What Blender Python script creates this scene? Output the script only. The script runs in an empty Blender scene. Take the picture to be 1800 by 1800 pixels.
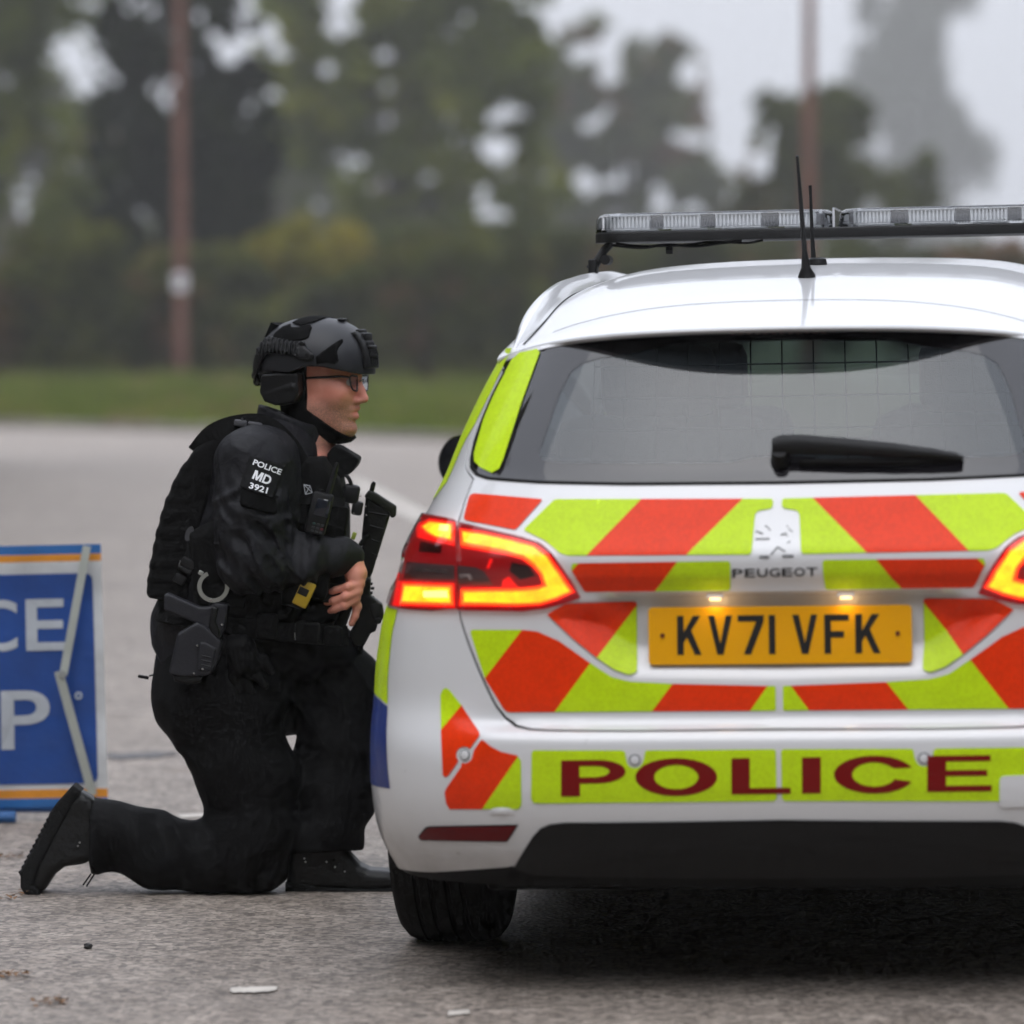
# Roadside police stop on a misty overcast day: kneeling officer beside a marked estate car.
import bpy, bmesh, math, random
import numpy as np
from mathutils import Vector, Matrix
from mathutils.geometry import delaunay_2d_cdt

scene = bpy.context.scene
COL = scene.collection
R = math.radians
random.seed(7)

# ------------------------------------------------------------------ camera
F_PX, CX, CY, HOR = 7650.0, 900.0, 900.0, 575.0      # focal length / centre / horizon row in 1800-px photo units
CAM_H = 1.35
PITCH = math.atan((CY - HOR) / F_PX)
cam_d = bpy.data.cameras.new('camera')
cam = bpy.data.objects.new('camera', cam_d)
COL.objects.link(cam)
cam.location = (0, 0, CAM_H)
cam.rotation_euler = (R(90) - PITCH, 0, 0)
cam_d.sensor_width = 36.0
cam_d.sensor_fit = 'HORIZONTAL'
cam_d.lens = F_PX / 1800.0 * 36.0
cam_d.clip_start = 0.1
cam_d.clip_end = 4000
cam_d.dof.use_dof = True
cam_d.dof.focus_distance = 9.85
cam_d.dof.aperture_fstop = 2.7
cam_d.dof.aperture_blades = 0
scene.camera = cam

# ------------------------------------------------------------------ world: even overcast sky
world = bpy.data.worlds.new('World')
scene.world = world
world.use_nodes = True
wn, wl = world.node_tree.nodes, world.node_tree.links
wn.clear()
SUN_EL, SUN_AZ = R(62), R(200)
sky = wn.new('ShaderNodeTexSky'); sky.sky_type = 'NISHITA'; sky.sun_disc = False
sky.sun_elevation = SUN_EL; sky.sun_rotation = SUN_AZ
sky.air_density = 1.0; sky.dust_density = 6.0; sky.ozone_density = 1.0
hs = wn.new('ShaderNodeHueSaturation'); hs.inputs['Saturation'].default_value = 0.22
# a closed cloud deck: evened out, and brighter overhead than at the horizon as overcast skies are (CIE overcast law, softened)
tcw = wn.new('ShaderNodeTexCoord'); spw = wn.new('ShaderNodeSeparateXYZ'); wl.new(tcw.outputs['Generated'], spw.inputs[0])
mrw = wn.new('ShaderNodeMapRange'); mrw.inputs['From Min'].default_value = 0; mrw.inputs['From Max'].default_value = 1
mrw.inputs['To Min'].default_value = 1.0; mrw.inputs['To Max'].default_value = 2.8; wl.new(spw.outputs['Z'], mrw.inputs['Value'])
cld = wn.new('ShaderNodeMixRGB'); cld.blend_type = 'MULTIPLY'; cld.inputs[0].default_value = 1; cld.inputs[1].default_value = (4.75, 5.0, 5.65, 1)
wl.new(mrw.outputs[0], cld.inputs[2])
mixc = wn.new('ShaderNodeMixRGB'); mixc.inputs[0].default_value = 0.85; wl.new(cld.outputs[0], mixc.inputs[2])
bg = wn.new('ShaderNodeBackground'); bg.inputs['Strength'].default_value = 0.125
wo = wn.new('ShaderNodeOutputWorld')
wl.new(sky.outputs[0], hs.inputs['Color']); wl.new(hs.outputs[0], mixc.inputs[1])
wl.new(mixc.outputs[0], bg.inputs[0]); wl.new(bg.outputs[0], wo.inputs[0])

# ------------------------------------------------------------------ sun behind thick cloud
sun_d = bpy.data.lights.new('sun', 'SUN'); sun_d.energy = 0.6; sun_d.angle = R(60)
sun_d.color = (1.0, 0.98, 0.95)
sun = bpy.data.objects.new('sun', sun_d); COL.objects.link(sun)
sd = Vector((math.sin(SUN_AZ) * math.cos(SUN_EL), math.cos(SUN_AZ) * math.cos(SUN_EL), math.sin(SUN_EL)))
sun.rotation_euler = sd.to_track_quat('Z', 'Y').to_euler()

vs = scene.view_settings
vs.view_transform = 'Standard'; vs.look = 'None'; vs.exposure = 0.35; vs.gamma = 1.0
vs.use_curve_mapping = False
scene.render.engine = 'CYCLES'
cy = scene.cycles
cy.use_denoising = True
cy.max_bounces = 8; cy.diffuse_bounces = 3; cy.glossy_bounces = 3; cy.transmission_bounces = 4
cy.transparent_max_bounces = 16; cy.volume_bounces = 0
cy.use_adaptive_sampling = True; cy.adaptive_threshold = .03
cy.sample_clamp_indirect = 6.0

# ------------------------------------------------------------------ helpers
def ray(px, py):
    xc, yc = (px - CX) / F_PX, (CY - py) / F_PX
    s, c = math.sin(PITCH), math.cos(PITCH)
    return Vector((xc, c + yc * s, -s + yc * c))

def W(px, py, Y):
    """world point at depth Y that the photo shows at (px, py)"""
    d = ray(px, py)
    return Vector((0, 0, CAM_H)) + d * (Y / d.y)

def G(px, py):
    d = ray(px, py)
    return Vector((0, 0, CAM_H)) + d * (-CAM_H / d.z)

def proj(p):
    s, c = math.sin(PITCH), math.cos(PITCH)
    v = Vector(p) - Vector((0, 0, CAM_H))
    zc = v.y * c - v.z * s
    yc = v.y * s + v.z * c
    return (CX + F_PX * v.x / zc, CY - F_PX * yc / zc)

def sm(a, b, x):
    t = min(1, max(0, (x - a) / (b - a))); return t * t * (3 - 2 * t)

def tag(o, label=None, cat=None, group=None, kind=None):
    if label: o['label'] = label
    if cat: o['category'] = cat
    if group: o['group'] = group
    if kind: o['kind'] = kind
    return o

def empty(name, loc=(0, 0, 0), parent=None):
    o = bpy.data.objects.new(name, None); COL.objects.link(o)
    o.location = loc; o.empty_display_size = 0.1
    if parent: o.parent = parent
    return o

def mesh_obj(name, verts, faces, mat, parent=None, smooth=True, sharp=35, recalc=False):
    me = bpy.data.meshes.new(name)
    me.from_pydata([tuple(v) for v in verts], [], [tuple(f) for f in faces])
    if recalc:
        bm = bmesh.new(); bm.from_mesh(me)
        bmesh.ops.recalc_face_normals(bm, faces=bm.faces); bm.to_mesh(me); bm.free()
    me.update()
    if smooth:
        me.polygons.foreach_set('use_smooth', [True] * len(me.polygons))
        if sharp: me.set_sharp_from_angle(angle=R(sharp))
    o = bpy.data.objects.new(name, me); COL.objects.link(o)
    if mat is not None:
        for m in (mat if isinstance(mat, (list, tuple)) else [mat]): me.materials.append(m)
    if parent:
        o.parent = parent
        # parts are modelled in world space unless the parent carries a transform of its own
    return o

class MB:
    """collects shapes into one mesh"""
    def __init__(s): s.v = []; s.f = []
    def add(s, v, f):
        n = len(s.v); s.v += [Vector(p) for p in v]; s.f += [tuple(i + n for i in q) for q in f]
    def box(s, c, size, rot=None, bev=0.0):
        hx, hy, hz = [k / 2 for k in size]
        m = rot if rot is not None else Matrix.Identity(3)
        if bev <= 0:
            v = [m @ Vector((x, y, z)) + Vector(c) for x in (-hx, hx) for y in (-hy, hy) for z in (-hz, hz)]
            s.add(v, [(0, 1, 3, 2), (4, 6, 7, 5), (0, 4, 5, 1), (2, 3, 7, 6), (0, 2, 6, 4), (1, 5, 7, 3)])
        else:
            b = min(bev, hx * .95, hy * .95, hz * .95)
            bm = bmesh.new(); bmesh.ops.create_cube(bm, size=1)
            for w in bm.verts: w.co = Vector((w.co.x * 2 * hx, w.co.y * 2 * hy, w.co.z * 2 * hz))
            bmesh.ops.bevel(bm, geom=list(bm.edges), offset=b, segments=2, affect='EDGES', profile=.5)
            bm.verts.index_update()
            s.add([m @ w.co + Vector(c) for w in bm.verts], [[w.index for w in f.verts] for f in bm.faces]); bm.free()
    def tube(s, pts, rad, n=8, caps=True):
        pts = [Vector(p) for p in pts]; k = len(pts)
        rad = rad if isinstance(rad, (list, tuple)) else [rad] * k
        rings = []; up = None
        for i in range(k):
            t = (pts[min(i + 1, k - 1)] - pts[max(i - 1, 0)]).normalized()
            if up is None:
                up = Vector((0, 0, 1)) if abs(t.z) < .9 else Vector((1, 0, 0))
            a = t.cross(up)
            if a.length < 1e-6: a = t.orthogonal()
            a.normalize(); b = t.cross(a).normalized(); up = b.cross(t) if False else -b
            up = b
            rings.append([pts[i] + (a * math.cos(2 * math.pi * j / n) + b * math.sin(2 * math.pi * j / n)) * rad[i] for j in range(n)])
            up = a.cross(t)
        v = [p for r_ in rings for p in r_]; f = []
        for i in range(k - 1):
            for j in range(n):
                f.append((i * n + j, i * n + (j + 1) % n, (i + 1) * n + (j + 1) % n, (i + 1) * n + j))
        if caps:
            f.append(tuple(range(n))[::-1]); f.append(tuple((k - 1) * n + j for j in range(n)))
        s.add(v, f)
    def prism(s, poly, d):
        """extrude a planar polygon of 3d points by vector d"""
        n = len(poly); d = Vector(d)
        v = [Vector(p) for p in poly] + [Vector(p) + d for p in poly]
        s.add(v, [tuple(range(n))[::-1], tuple(range(n, 2 * n))] + [(i, (i + 1) % n, n + (i + 1) % n, n + i) for i in range(n)])
    def build(s, name, mat, parent=None, smooth=True, sharp=35):
        return mesh_obj(name, s.v, s.f, mat, parent, smooth, sharp, recalc=True)

def rounded(poly, r, seg=4):
    """round the corners of a 2d polygon; r may be one number or one per corner"""
    n = len(poly); out = []
    rr = r if isinstance(r, (list, tuple)) else [r] * n
    for i in range(n):
        p = Vector(poly[i]); a = Vector(poly[i - 1]); b = Vector(poly[(i + 1) % n])
        da, db = a - p, b - p
        if rr[i] <= 0 or da.length < 1e-9 or db.length < 1e-9: out.append(tuple(p)); continue
        k = min(rr[i], da.length * .45, db.length * .45)
        p0 = p + da.normalized() * k; p1 = p + db.normalized() * k
        for j in range(seg + 1):
            t = j / seg
            q = p0 * (1 - t) ** 2 + p * 2 * t * (1 - t) + p1 * t * t
            out.append((q.x, q.y))
    return out

def spline(pts, per=6, closed=False):
    """Catmull-Rom through points (any dimension)"""
    P = [np.array(p, float) for p in pts]; n = len(P); out = []
    rng = range(n) if closed else range(n - 1)
    for i in rng:
        if closed: a, b, c, d = P[i - 1], P[i], P[(i + 1) % n], P[(i + 2) % n]
        else: a, b, c, d = P[max(i - 1, 0)], P[i], P[i + 1], P[min(i + 2, n - 1)]
        for j in range(per):
            t = j / per
            out.append(tuple(.5 * (2 * b + (c - a) * t + (2 * a - 5 * b + 4 * c - d) * t * t + (3 * b - a - 3 * c + d) * t ** 3)))
    if not closed: out.append(tuple(P[-1]))
    return out

def clip_half(poly, a, b):
    """keep the part of a 2d polygon on the left of the line a->b"""
    out = []; ax, ay = a; bx, by = b
    sd_ = lambda p: (bx - ax) * (p[1] - ay) - (by - ay) * (p[0] - ax)
    for i in range(len(poly)):
        p, q = poly[i], poly[(i + 1) % len(poly)]
        sp, sq = sd_(p), sd_(q)
        if sp >= 0: out.append(p)
        if (sp > 0 and sq < 0) or (sp < 0 and sq > 0):
            t = sp / (sp - sq); out.append((p[0] + (q[0] - p[0]) * t, p[1] + (q[1] - p[1]) * t))
    return out

# ------------------------------------------------------------------ materials
def mat_new(name):
    m = bpy.data.materials.new(name); m.use_nodes = True
    return m, m.node_tree.nodes, m.node_tree.links, m.node_tree.nodes['Principled BSDF']

def simple(name, col, rough=.5, metal=0.0, bump=0.0, bscale=200, var=0.0, vscale=20, coat=0.0, spec=.5, emit=None, estr=0, sheen=0):
    m, n, l, b = mat_new(name)
    b.inputs['Base Color'].default_value = (*col, 1)
    b.inputs['Roughness'].default_value = rough
    b.inputs['Metallic'].default_value = metal
    b.inputs['Specular IOR Level'].default_value = spec
    b.inputs['Coat Weight'].default_value = coat
    if sheen: b.inputs['Sheen Weight'].default_value = sheen
    if emit:
        b.inputs['Emission Color'].default_value = (*emit, 1); b.inputs['Emission Strength'].default_value = estr
    tc = None
    if var or bump: tc = n.new('ShaderNodeTexCoord')
    if var:
        t = n.new('ShaderNodeTexNoise'); t.inputs['Scale'].default_value = vscale; t.inputs['Detail'].default_value = 6
        l.new(tc.outputs['Object'], t.inputs['Vector'])
        r_ = n.new('ShaderNodeMapRange'); r_.inputs['From Min'].default_value = .3; r_.inputs['From Max'].default_value = .7
        r_.inputs['To Min'].default_value = 1 - var; r_.inputs['To Max'].default_value = 1 + var
        l.new(t.outputs[0], r_.inputs['Value'])
        mx = n.new('ShaderNodeMixRGB'); mx.blend_type = 'MULTIPLY'; mx.inputs[0].default_value = 1
        mx.inputs[1].default_value = (*col, 1); l.new(r_.outputs[0], mx.inputs[2]); l.new(mx.outputs[0], b.inputs['Base Color'])
    if bump:
        t = n.new('ShaderNodeTexNoise'); t.inputs['Scale'].default_value = bscale; t.inputs['Detail'].default_value = 5
        l.new(tc.outputs['Object'], t.inputs['Vector'])
        bp = n.new('ShaderNodeBump'); bp.inputs['Strength'].default_value = bump; bp.inputs['Distance'].default_value = .01
        l.new(t.outputs[0], bp.inputs['Height']); l.new(bp.outputs[0], b.inputs['Normal'])
    return m

def text_polys(txt, bold=0.0):
    """flat triangulated glyph mesh of a string: (verts2d, faces), from Blender's built-in font"""
    cu = bpy.data.curves.new('t', 'FONT'); cu.body = txt; cu.offset = bold; cu.resolution_u = 6
    o = bpy.data.objects.new('t', cu); COL.objects.link(o)
    bpy.context.view_layer.update()
    dg = bpy.context.evaluated_depsgraph_get()
    me = bpy.data.meshes.new_from_object(o.evaluated_get(dg))
    v = [(p.co.x, p.co.y) for p in me.vertices]; f = [tuple(p.vertices) for p in me.polygons]
    bpy.data.objects.remove(o); bpy.data.curves.remove(cu); bpy.data.meshes.remove(me)
    return v, f

def fit_text(txt, bold=0.0):
    """glyph mesh scaled to the unit square"""
    v, f = text_polys(txt, bold)
    xs = [p[0] for p in v]; ys = [p[1] for p in v]
    x0, x1, y0, y1 = min(xs), max(xs), min(ys), max(ys)
    return [((p[0] - x0) / (x1 - x0), (p[1] - y0) / (y1 - y0)) for p in v], f

GREEN_GROUND = None
def camber(x, y):
    """the road's cross fall: it rises gently to the right, fading out with distance"""
    k = 0.0192 * (min(max(x + .22, 0), 2.4))
    if x > 2.6: k *= 1 - sm(2.6, 5, x)
    return k * (1 - sm(16, 34, y))
# ================================================================== GROUND
def asphalt():
    m, n, l, b = mat_new('asphalt')
    tc = n.new('ShaderNodeTexCoord')
    def noise(scale, det=4, rough=.6):
        t = n.new('ShaderNodeTexNoise'); t.inputs['Scale'].default_value = scale; t.inputs['Detail'].default_value = det; t.inputs['Roughness'].default_value = rough
        l.new(tc.outputs['Object'], t.inputs['Vector']); return t
    big, mid, fine = noise(.9, 5), noise(7, 5), noise(90, 3, .7)
    vo = n.new('ShaderNodeTexVoronoi'); vo.inputs['Scale'].default_value = 70; l.new(tc.outputs['Object'], vo.inputs['Vector'])
    cr = n.new('ShaderNodeValToRGB'); cr.color_ramp.elements[0].position = .32; cr.color_ramp.elements[1].position = .70
    cr.color_ramp.elements[0].color = (.180, .149, .124, 1); cr.color_ramp.elements[1].color = (.302, .258, .221, 1)
    l.new(mid.outputs[0], cr.inputs[0])
    # stones: each cell its own shade
    sr = n.new('ShaderNodeMapRange'); sr.inputs['From Min'].default_value = 0; sr.inputs['From Max'].default_value = 1
    sr.inputs['To Min'].default_value = .42; sr.inputs['To Max'].default_value = 1.50
    hs_ = n.new('ShaderNodeSeparateColor'); l.new(vo.outputs['Color'], hs_.inputs[0]); l.new(hs_.outputs[0], sr.inputs['Value'])
    m1 = n.new('ShaderNodeMixRGB'); m1.blend_type = 'MULTIPLY'; m1.inputs[0].default_value = 1; l.new(cr.outputs[0], m1.inputs[1]); l.new(sr.outputs[0], m1.inputs[2])
    bigr = n.new('ShaderNodeMapRange'); bigr.inputs['From Min'].default_value = .3; bigr.inputs['From Max'].default_value = .7; bigr.inputs['To Min'].default_value = .86; bigr.inputs['To Max'].default_value = 1.14
    l.new(big.outputs[0], bigr.inputs['Value'])
    m2 = n.new('ShaderNodeMixRGB'); m2.blend_type = 'MULTIPLY'; m2.inputs[0].default_value = 1; l.new(m1.outputs[0], m2.inputs[1]); l.new(bigr.outputs[0], m2.inputs[2])
    # tar-dark pits and rusty stains
    pit = n.new('ShaderNodeMapRange'); pit.inputs['From Min'].default_value = .36; pit.inputs['From Max'].default_value = .28; l.new(fine.outputs[0], pit.inputs['Value'])
    m3 = n.new('ShaderNodeMixRGB'); m3.inputs[2].default_value = (.045, .042, .04, 1); l.new(pit.outputs[0], m3.inputs[0]); l.new(m2.outputs[0], m3.inputs[1])
    st = noise(2.3, 6, .7); stm = n.new('ShaderNodeMapRange'); stm.inputs['From Min'].default_value = .64; stm.inputs['From Max'].default_value = .75; stm.inputs['To Max'].default_value = .35
    l.new(st.outputs[0], stm.inputs['Value'])
    m4 = n.new('ShaderNodeMixRGB'); m4.inputs[2].default_value = (.22, .125, .06, 1); l.new(stm.outputs[0], m4.inputs[0]); l.new(m3.outputs[0], m4.inputs[1])
    l.new(m4.outputs[0], b.inputs['Base Color'])
    b.inputs['Roughness'].default_value = .62
    ad = n.new('ShaderNodeMath'); ad.operation = 'MULTIPLY_ADD'; ad.inputs[1].default_value = .8; l.new(fine.outputs[0], ad.inputs[0]); l.new(vo.outputs['Distance'], ad.inputs[2])
    bp = n.new('ShaderNodeBump'); bp.inputs['Strength'].default_value = .6; bp.inputs['Distance'].default_value = .006
    l.new(ad.outputs[0], bp.inputs['Height']); l.new(bp.outputs[0], b.inputs['Normal'])
    return m
M_ASPH = asphalt()
def grid_sheet(name, xs, ys, zf, mat, kind='structure', keep=None):
    v = [(x, y, zf(x, y)) for y in ys for x in xs]; n = len(xs)
    f = [(j * n + i, j * n + i + 1, (j + 1) * n + i + 1, (j + 1) * n + i) for j in range(len(ys) - 1) for i in range(n - 1)
         if keep is None or keep((xs[i] + xs[i + 1]) / 2, (ys[j] + ys[j + 1]) / 2)]
    return tag(mesh_obj(name, v, f, mat), kind=kind)
EDGE = [(-400, 205), (-60, 92), (-25, 68), (-12, 61.5), (-6.9, 58.8), (-3.2, 55), (-.5, 51), (3, 47.5), (8, 45.5), (20, 44), (60, 44), (400, 60)]      # far edge of the road
def edge_y(x): return float(np.interp(x, [e[0] for e in EDGE], [e[1] for e in EDGE]))
xs = sorted(set([-400, -200, -100, -60, -40, -25] + list(np.linspace(-16, 16, 81)) + [25, 40, 60, 100, 200, 400]))
tj = list(np.linspace(0, 1, 60) ** 1.5)
v = []; 
for t in tj:
    for x in xs:
        y = -30 + (edge_y(x) + 30) * t; v.append((x, y, camber(x, y)))
n = len(xs)
tag(mesh_obj('road', v, [(j * n + i, j * n + i + 1, (j + 1) * n + i + 1, (j + 1) * n + i) for j in range(len(tj) - 1) for i in range(n - 1)], M_ASPH), kind='structure')

def soil():
    m, n, l, b = mat_new('verge_soil'); tc = n.new('ShaderNodeTexCoord')
    t = n.new('ShaderNodeTexNoise'); t.inputs['Scale'].default_value = .35; t.inputs['Detail'].default_value = 8; l.new(tc.outputs['Object'], t.inputs['Vector'])
    cr = n.new('ShaderNodeValToRGB'); e = cr.color_ramp.elements; e[0].position = .35; e[1].position = .65
    e[0].color = (.06, .08, .02, 1); e[1].color = (.11, .14, .035, 1); l.new(t.outputs[0], cr.inputs[0]); l.new(cr.outputs[0], b.inputs['Base Color'])
    b.inputs['Roughness'].default_value = .95; return m
M_SOIL = soil()
def verge_z(x, y):
    d = y - edge_y(x)
    return .10 * sm(0, .6, d) + .10 * sm(4, 30, d)
v = []; td = [0, .15, .35, .6, 1, 2, 3, 5, 7, 10, 13, 16, 20, 26, 35, 60, 120, 300, 700, 1600]
for d in td:
    for x in xs: v.append((x * (1 + d / 160), edge_y(x) + d, .004 + verge_z(x, edge_y(x) + d)))
tag(mesh_obj('grass_verge', v, [(j * n + i, j * n + i + 1, (j + 1) * n + i + 1, (j + 1) * n + i) for j in range(len(td) - 1) for i in range(n - 1)], M_SOIL), kind='structure')
# kerb line along the far edge
kv = []
ex = list(np.linspace(-40, 30, 120))
for x in ex:
    y = edge_y(x); kv += [(x, y - .12, camber(x, y - .12) - .05), (x, y - .12, .085), (x, y + .03, .095), (x, y + .03, -.05)]
tag(mesh_obj('kerb', kv, [(i * 4 + k, (i + 1) * 4 + k, (i + 1) * 4 + k + 1, i * 4 + k + 1) for i in range(len(ex) - 1) for k in range(3)], simple('kerb_stone', (.17, .15, .13), .9, var=.3, vscale=3), sharp=30), kind='structure')

# road paint: worn centre-line length and small leftover flecks, plus a tar strip and brown leaf streaks
M_PAINT = simple('road_paint', (.52, .48, .43), .7, var=.35, vscale=5, bump=.4, bscale=120)
M_TAR = simple('tar_strip', (.075, .07, .07), .6, var=.3, vscale=9)
M_LEAF = simple('leaf_litter', (.16, .085, .04), .9, var=.5, vscale=25)
def ground_poly(name, pts, mat, lift=.004, jag=0.0, kind='structure'):
    P = []
    for i, p in enumerate(pts):
        q = G(*p); P.append(q)
    out = []
    for i in range(len(P)):
        a, b_ = P[i], P[(i + 1) % len(P)]; k = 5
        for j in range(k):
            q = a.lerp(b_, j / k)
            if jag: q += Vector((random.uniform(-jag, jag), random.uniform(-jag, jag) * 2, 0))
            out.append((q.x, q.y, camber(q.x, q.y) + lift))
    return tag(mesh_obj(name, out, [tuple(range(len(out)))], mat, smooth=False), kind=kind)
a, b_ = G(618, 846), G(748, 913); d = (b_ - a).normalized(); w = Vector((d.y, -d.x, 0)) * .075
lv = []
for t in np.linspace(0, 1, 40):
    p = a.lerp(b_, t); j = random.uniform(-.012, .012)
    lv += [p + w * (1 + j * 6) + Vector((0, 0, .004)), p - w * (1 - j * 6) + Vector((0, 0, .004))]
tag(mesh_obj('road_marking', lv, [(i * 2, i * 2 + 2, i * 2 + 3, i * 2 + 1) for i in range(39)], M_PAINT), kind='structure')
ground_poly('road_marking', [(404, 1739), (430, 1738), (486, 1737), (484, 1745), (450, 1747), (406, 1748)], M_PAINT, jag=.004)
ground_poly('road_marking', [(788, 1781), (824, 1780), (824, 1787), (790, 1789)], M_PAINT, jag=.003)
ground_poly('road_marking', [(312, 1434), (362, 1432), (366, 1437), (316, 1440)], M_PAINT, jag=.003)
ground_poly('tar_patch', [(192, 1327), (250, 1324), (304, 1323), (300, 1330), (240, 1336), (194, 1338)], M_TAR, jag=.02)
lv, lf = [], []
for (x0, y0, x1, y1, k) in ((-20, 1510, 44, 1505, 60), (-20, 1581, 42, 1577, 45), (-20, 1718, 54, 1717, 70), (55, 1768, 118, 1763, 60)):
    for i in range(k):
        t = random.random(); g_ = G(x0 + (x1 - x0) * t, y0 + (y1 - y0) * t); c = Vector((g_.x + random.gauss(0, .006), g_.y + random.gauss(0, .028), .005 + random.random() * .006))
        a_ = random.uniform(0, 6.3); l_ = random.uniform(.003, .009); e1 = Vector((math.cos(a_), math.sin(a_), random.uniform(-.4, .4))) * l_; e2 = Vector((-math.sin(a_), math.cos(a_), random.uniform(-.4, .4))) * l_ * .6
        n0 = len(lv); lv += [c - e1, c - e2, c + e1, c + e2]; lf.append((n0, n0 + 1, n0 + 2, n0 + 3))
tag(mesh_obj('leaf_litter', lv, lf, M_LEAF, smooth=False), 'scraps of brown leaf litter on the road at lower left', 'leaves', kind='stuff')
p = G(155, 1668); m = MB(); 
for i in range(5): m.box((p.x + random.uniform(-.006, .006), p.y + random.uniform(-.006, .006), .006), (.012, .010, .009), Matrix.Rotation(random.random() * 3, 3, 'Z') @ Matrix.Rotation(random.random(), 3, 'X'), .003)
bm = bmesh.new()
bmesh.ops.create_icosphere(bm, subdivisions=2, radius=.0085)
for q in bm.verts: q.co = Vector((q.co.x * 1.15, q.co.y, q.co.z * .8)) * (1 + .25 * math.sin(q.co.x * 700) * math.cos(q.co.y * 900))
tag(mesh_obj('pebble', [q.co + Vector((p.x, p.y, .006)) for q in bm.verts], [[w_.index for w_ in f.verts] for f in bm.faces], simple('dark_pebble', (.012, .011, .010), .7), smooth=False), 'small black stone lying on the asphalt in the left foreground', 'stone'); bm.free()

# ================================================================== VEGETATION
def leaf_mat(name, dark, mid, light, scale=.5, warm=None):
    m, n, l, b = mat_new(name); n.remove(b); out = n['Material Output']
    tc = n.new('ShaderNodeTexCoord'); t = n.new('ShaderNodeTexNoise'); t.inputs['Scale'].default_value = scale; t.inputs['Detail'].default_value = 4
    l.new(tc.outputs['Object'], t.inputs['Vector'])
    cr = n.new('ShaderNodeValToRGB'); e = cr.color_ramp.elements; e[0].position = .34; e[1].position = .68
    e[0].color = (*dark, 1); e[1].color = (*light, 1); k = e.new(.5); k.color = (*mid, 1)
    l.new(t.outputs[0], cr.inputs[0]); col = cr.outputs[0]
    if warm:
        t2 = n.new('ShaderNodeTexNoise'); t2.inputs['Scale'].default_value = scale * .8
        mp = n.new('ShaderNodeMapping'); mp.inputs['Location'].default_value = (31, 17, 5); l.new(tc.outputs['Object'], mp.inputs[0]); l.new(mp.outputs[0], t2.inputs['Vector'])
        mr = n.new('ShaderNodeMapRange'); mr.inputs['From Min'].default_value = .56; mr.inputs['From Max'].default_value = .66; l.new(t2.outputs[0], mr.inputs['Value'])
        mx = n.new('ShaderNodeMixRGB'); mx.inputs[2].default_value = (*warm, 1); l.new(mr.outputs[0], mx.inputs[0]); l.new(col, mx.inputs[1]); col = mx.outputs[0]
    df = n.new('ShaderNodeBsdfDiffuse'); tr = n.new('ShaderNodeBsdfTranslucent'); l.new(col, df.inputs[0]); l.new(col, tr.inputs[0])
    mx = n.new('ShaderNodeMixShader'); mx.inputs[0].default_value = .5; l.new(df.outputs[0], mx.inputs[1]); l.new(tr.outputs[0], mx.inputs[2]); l.new(mx.outputs[0], out.inputs[0])
    return m
ML_DARK = leaf_mat('leaf_ivy_dark', (.006, .009, .004), (.012, .018, .006), (.032, .042, .012), .6)
ML_GREEN = leaf_mat('leaf_green', (.070, .085, .014), (.13, .155, .022), (.25, .25, .035), .45)
ML_OLIVE = leaf_mat('leaf_olive', (.045, .052, .016), (.080, .092, .026), (.12, .13, .036), .5, (.17, .095, .055))
ML_GOLD = leaf_mat('leaf_gold', (.13, .13, .02), (.25, .23, .03), (.34, .27, .045), .8, (.26, .12, .06))
ML_HEDGE = leaf_mat('leaf_hedge', (.034, .040, .012), (.080, .090, .021), (.16, .165, .036), .8, (.15, .085, .038))
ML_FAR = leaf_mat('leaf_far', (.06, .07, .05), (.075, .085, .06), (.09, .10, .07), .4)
M_BARK = simple('bark', (.055, .042, .032), .95, bump=.6, bscale=8, var=.4, vscale=2)
rng = np.random.default_rng(11)

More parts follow.
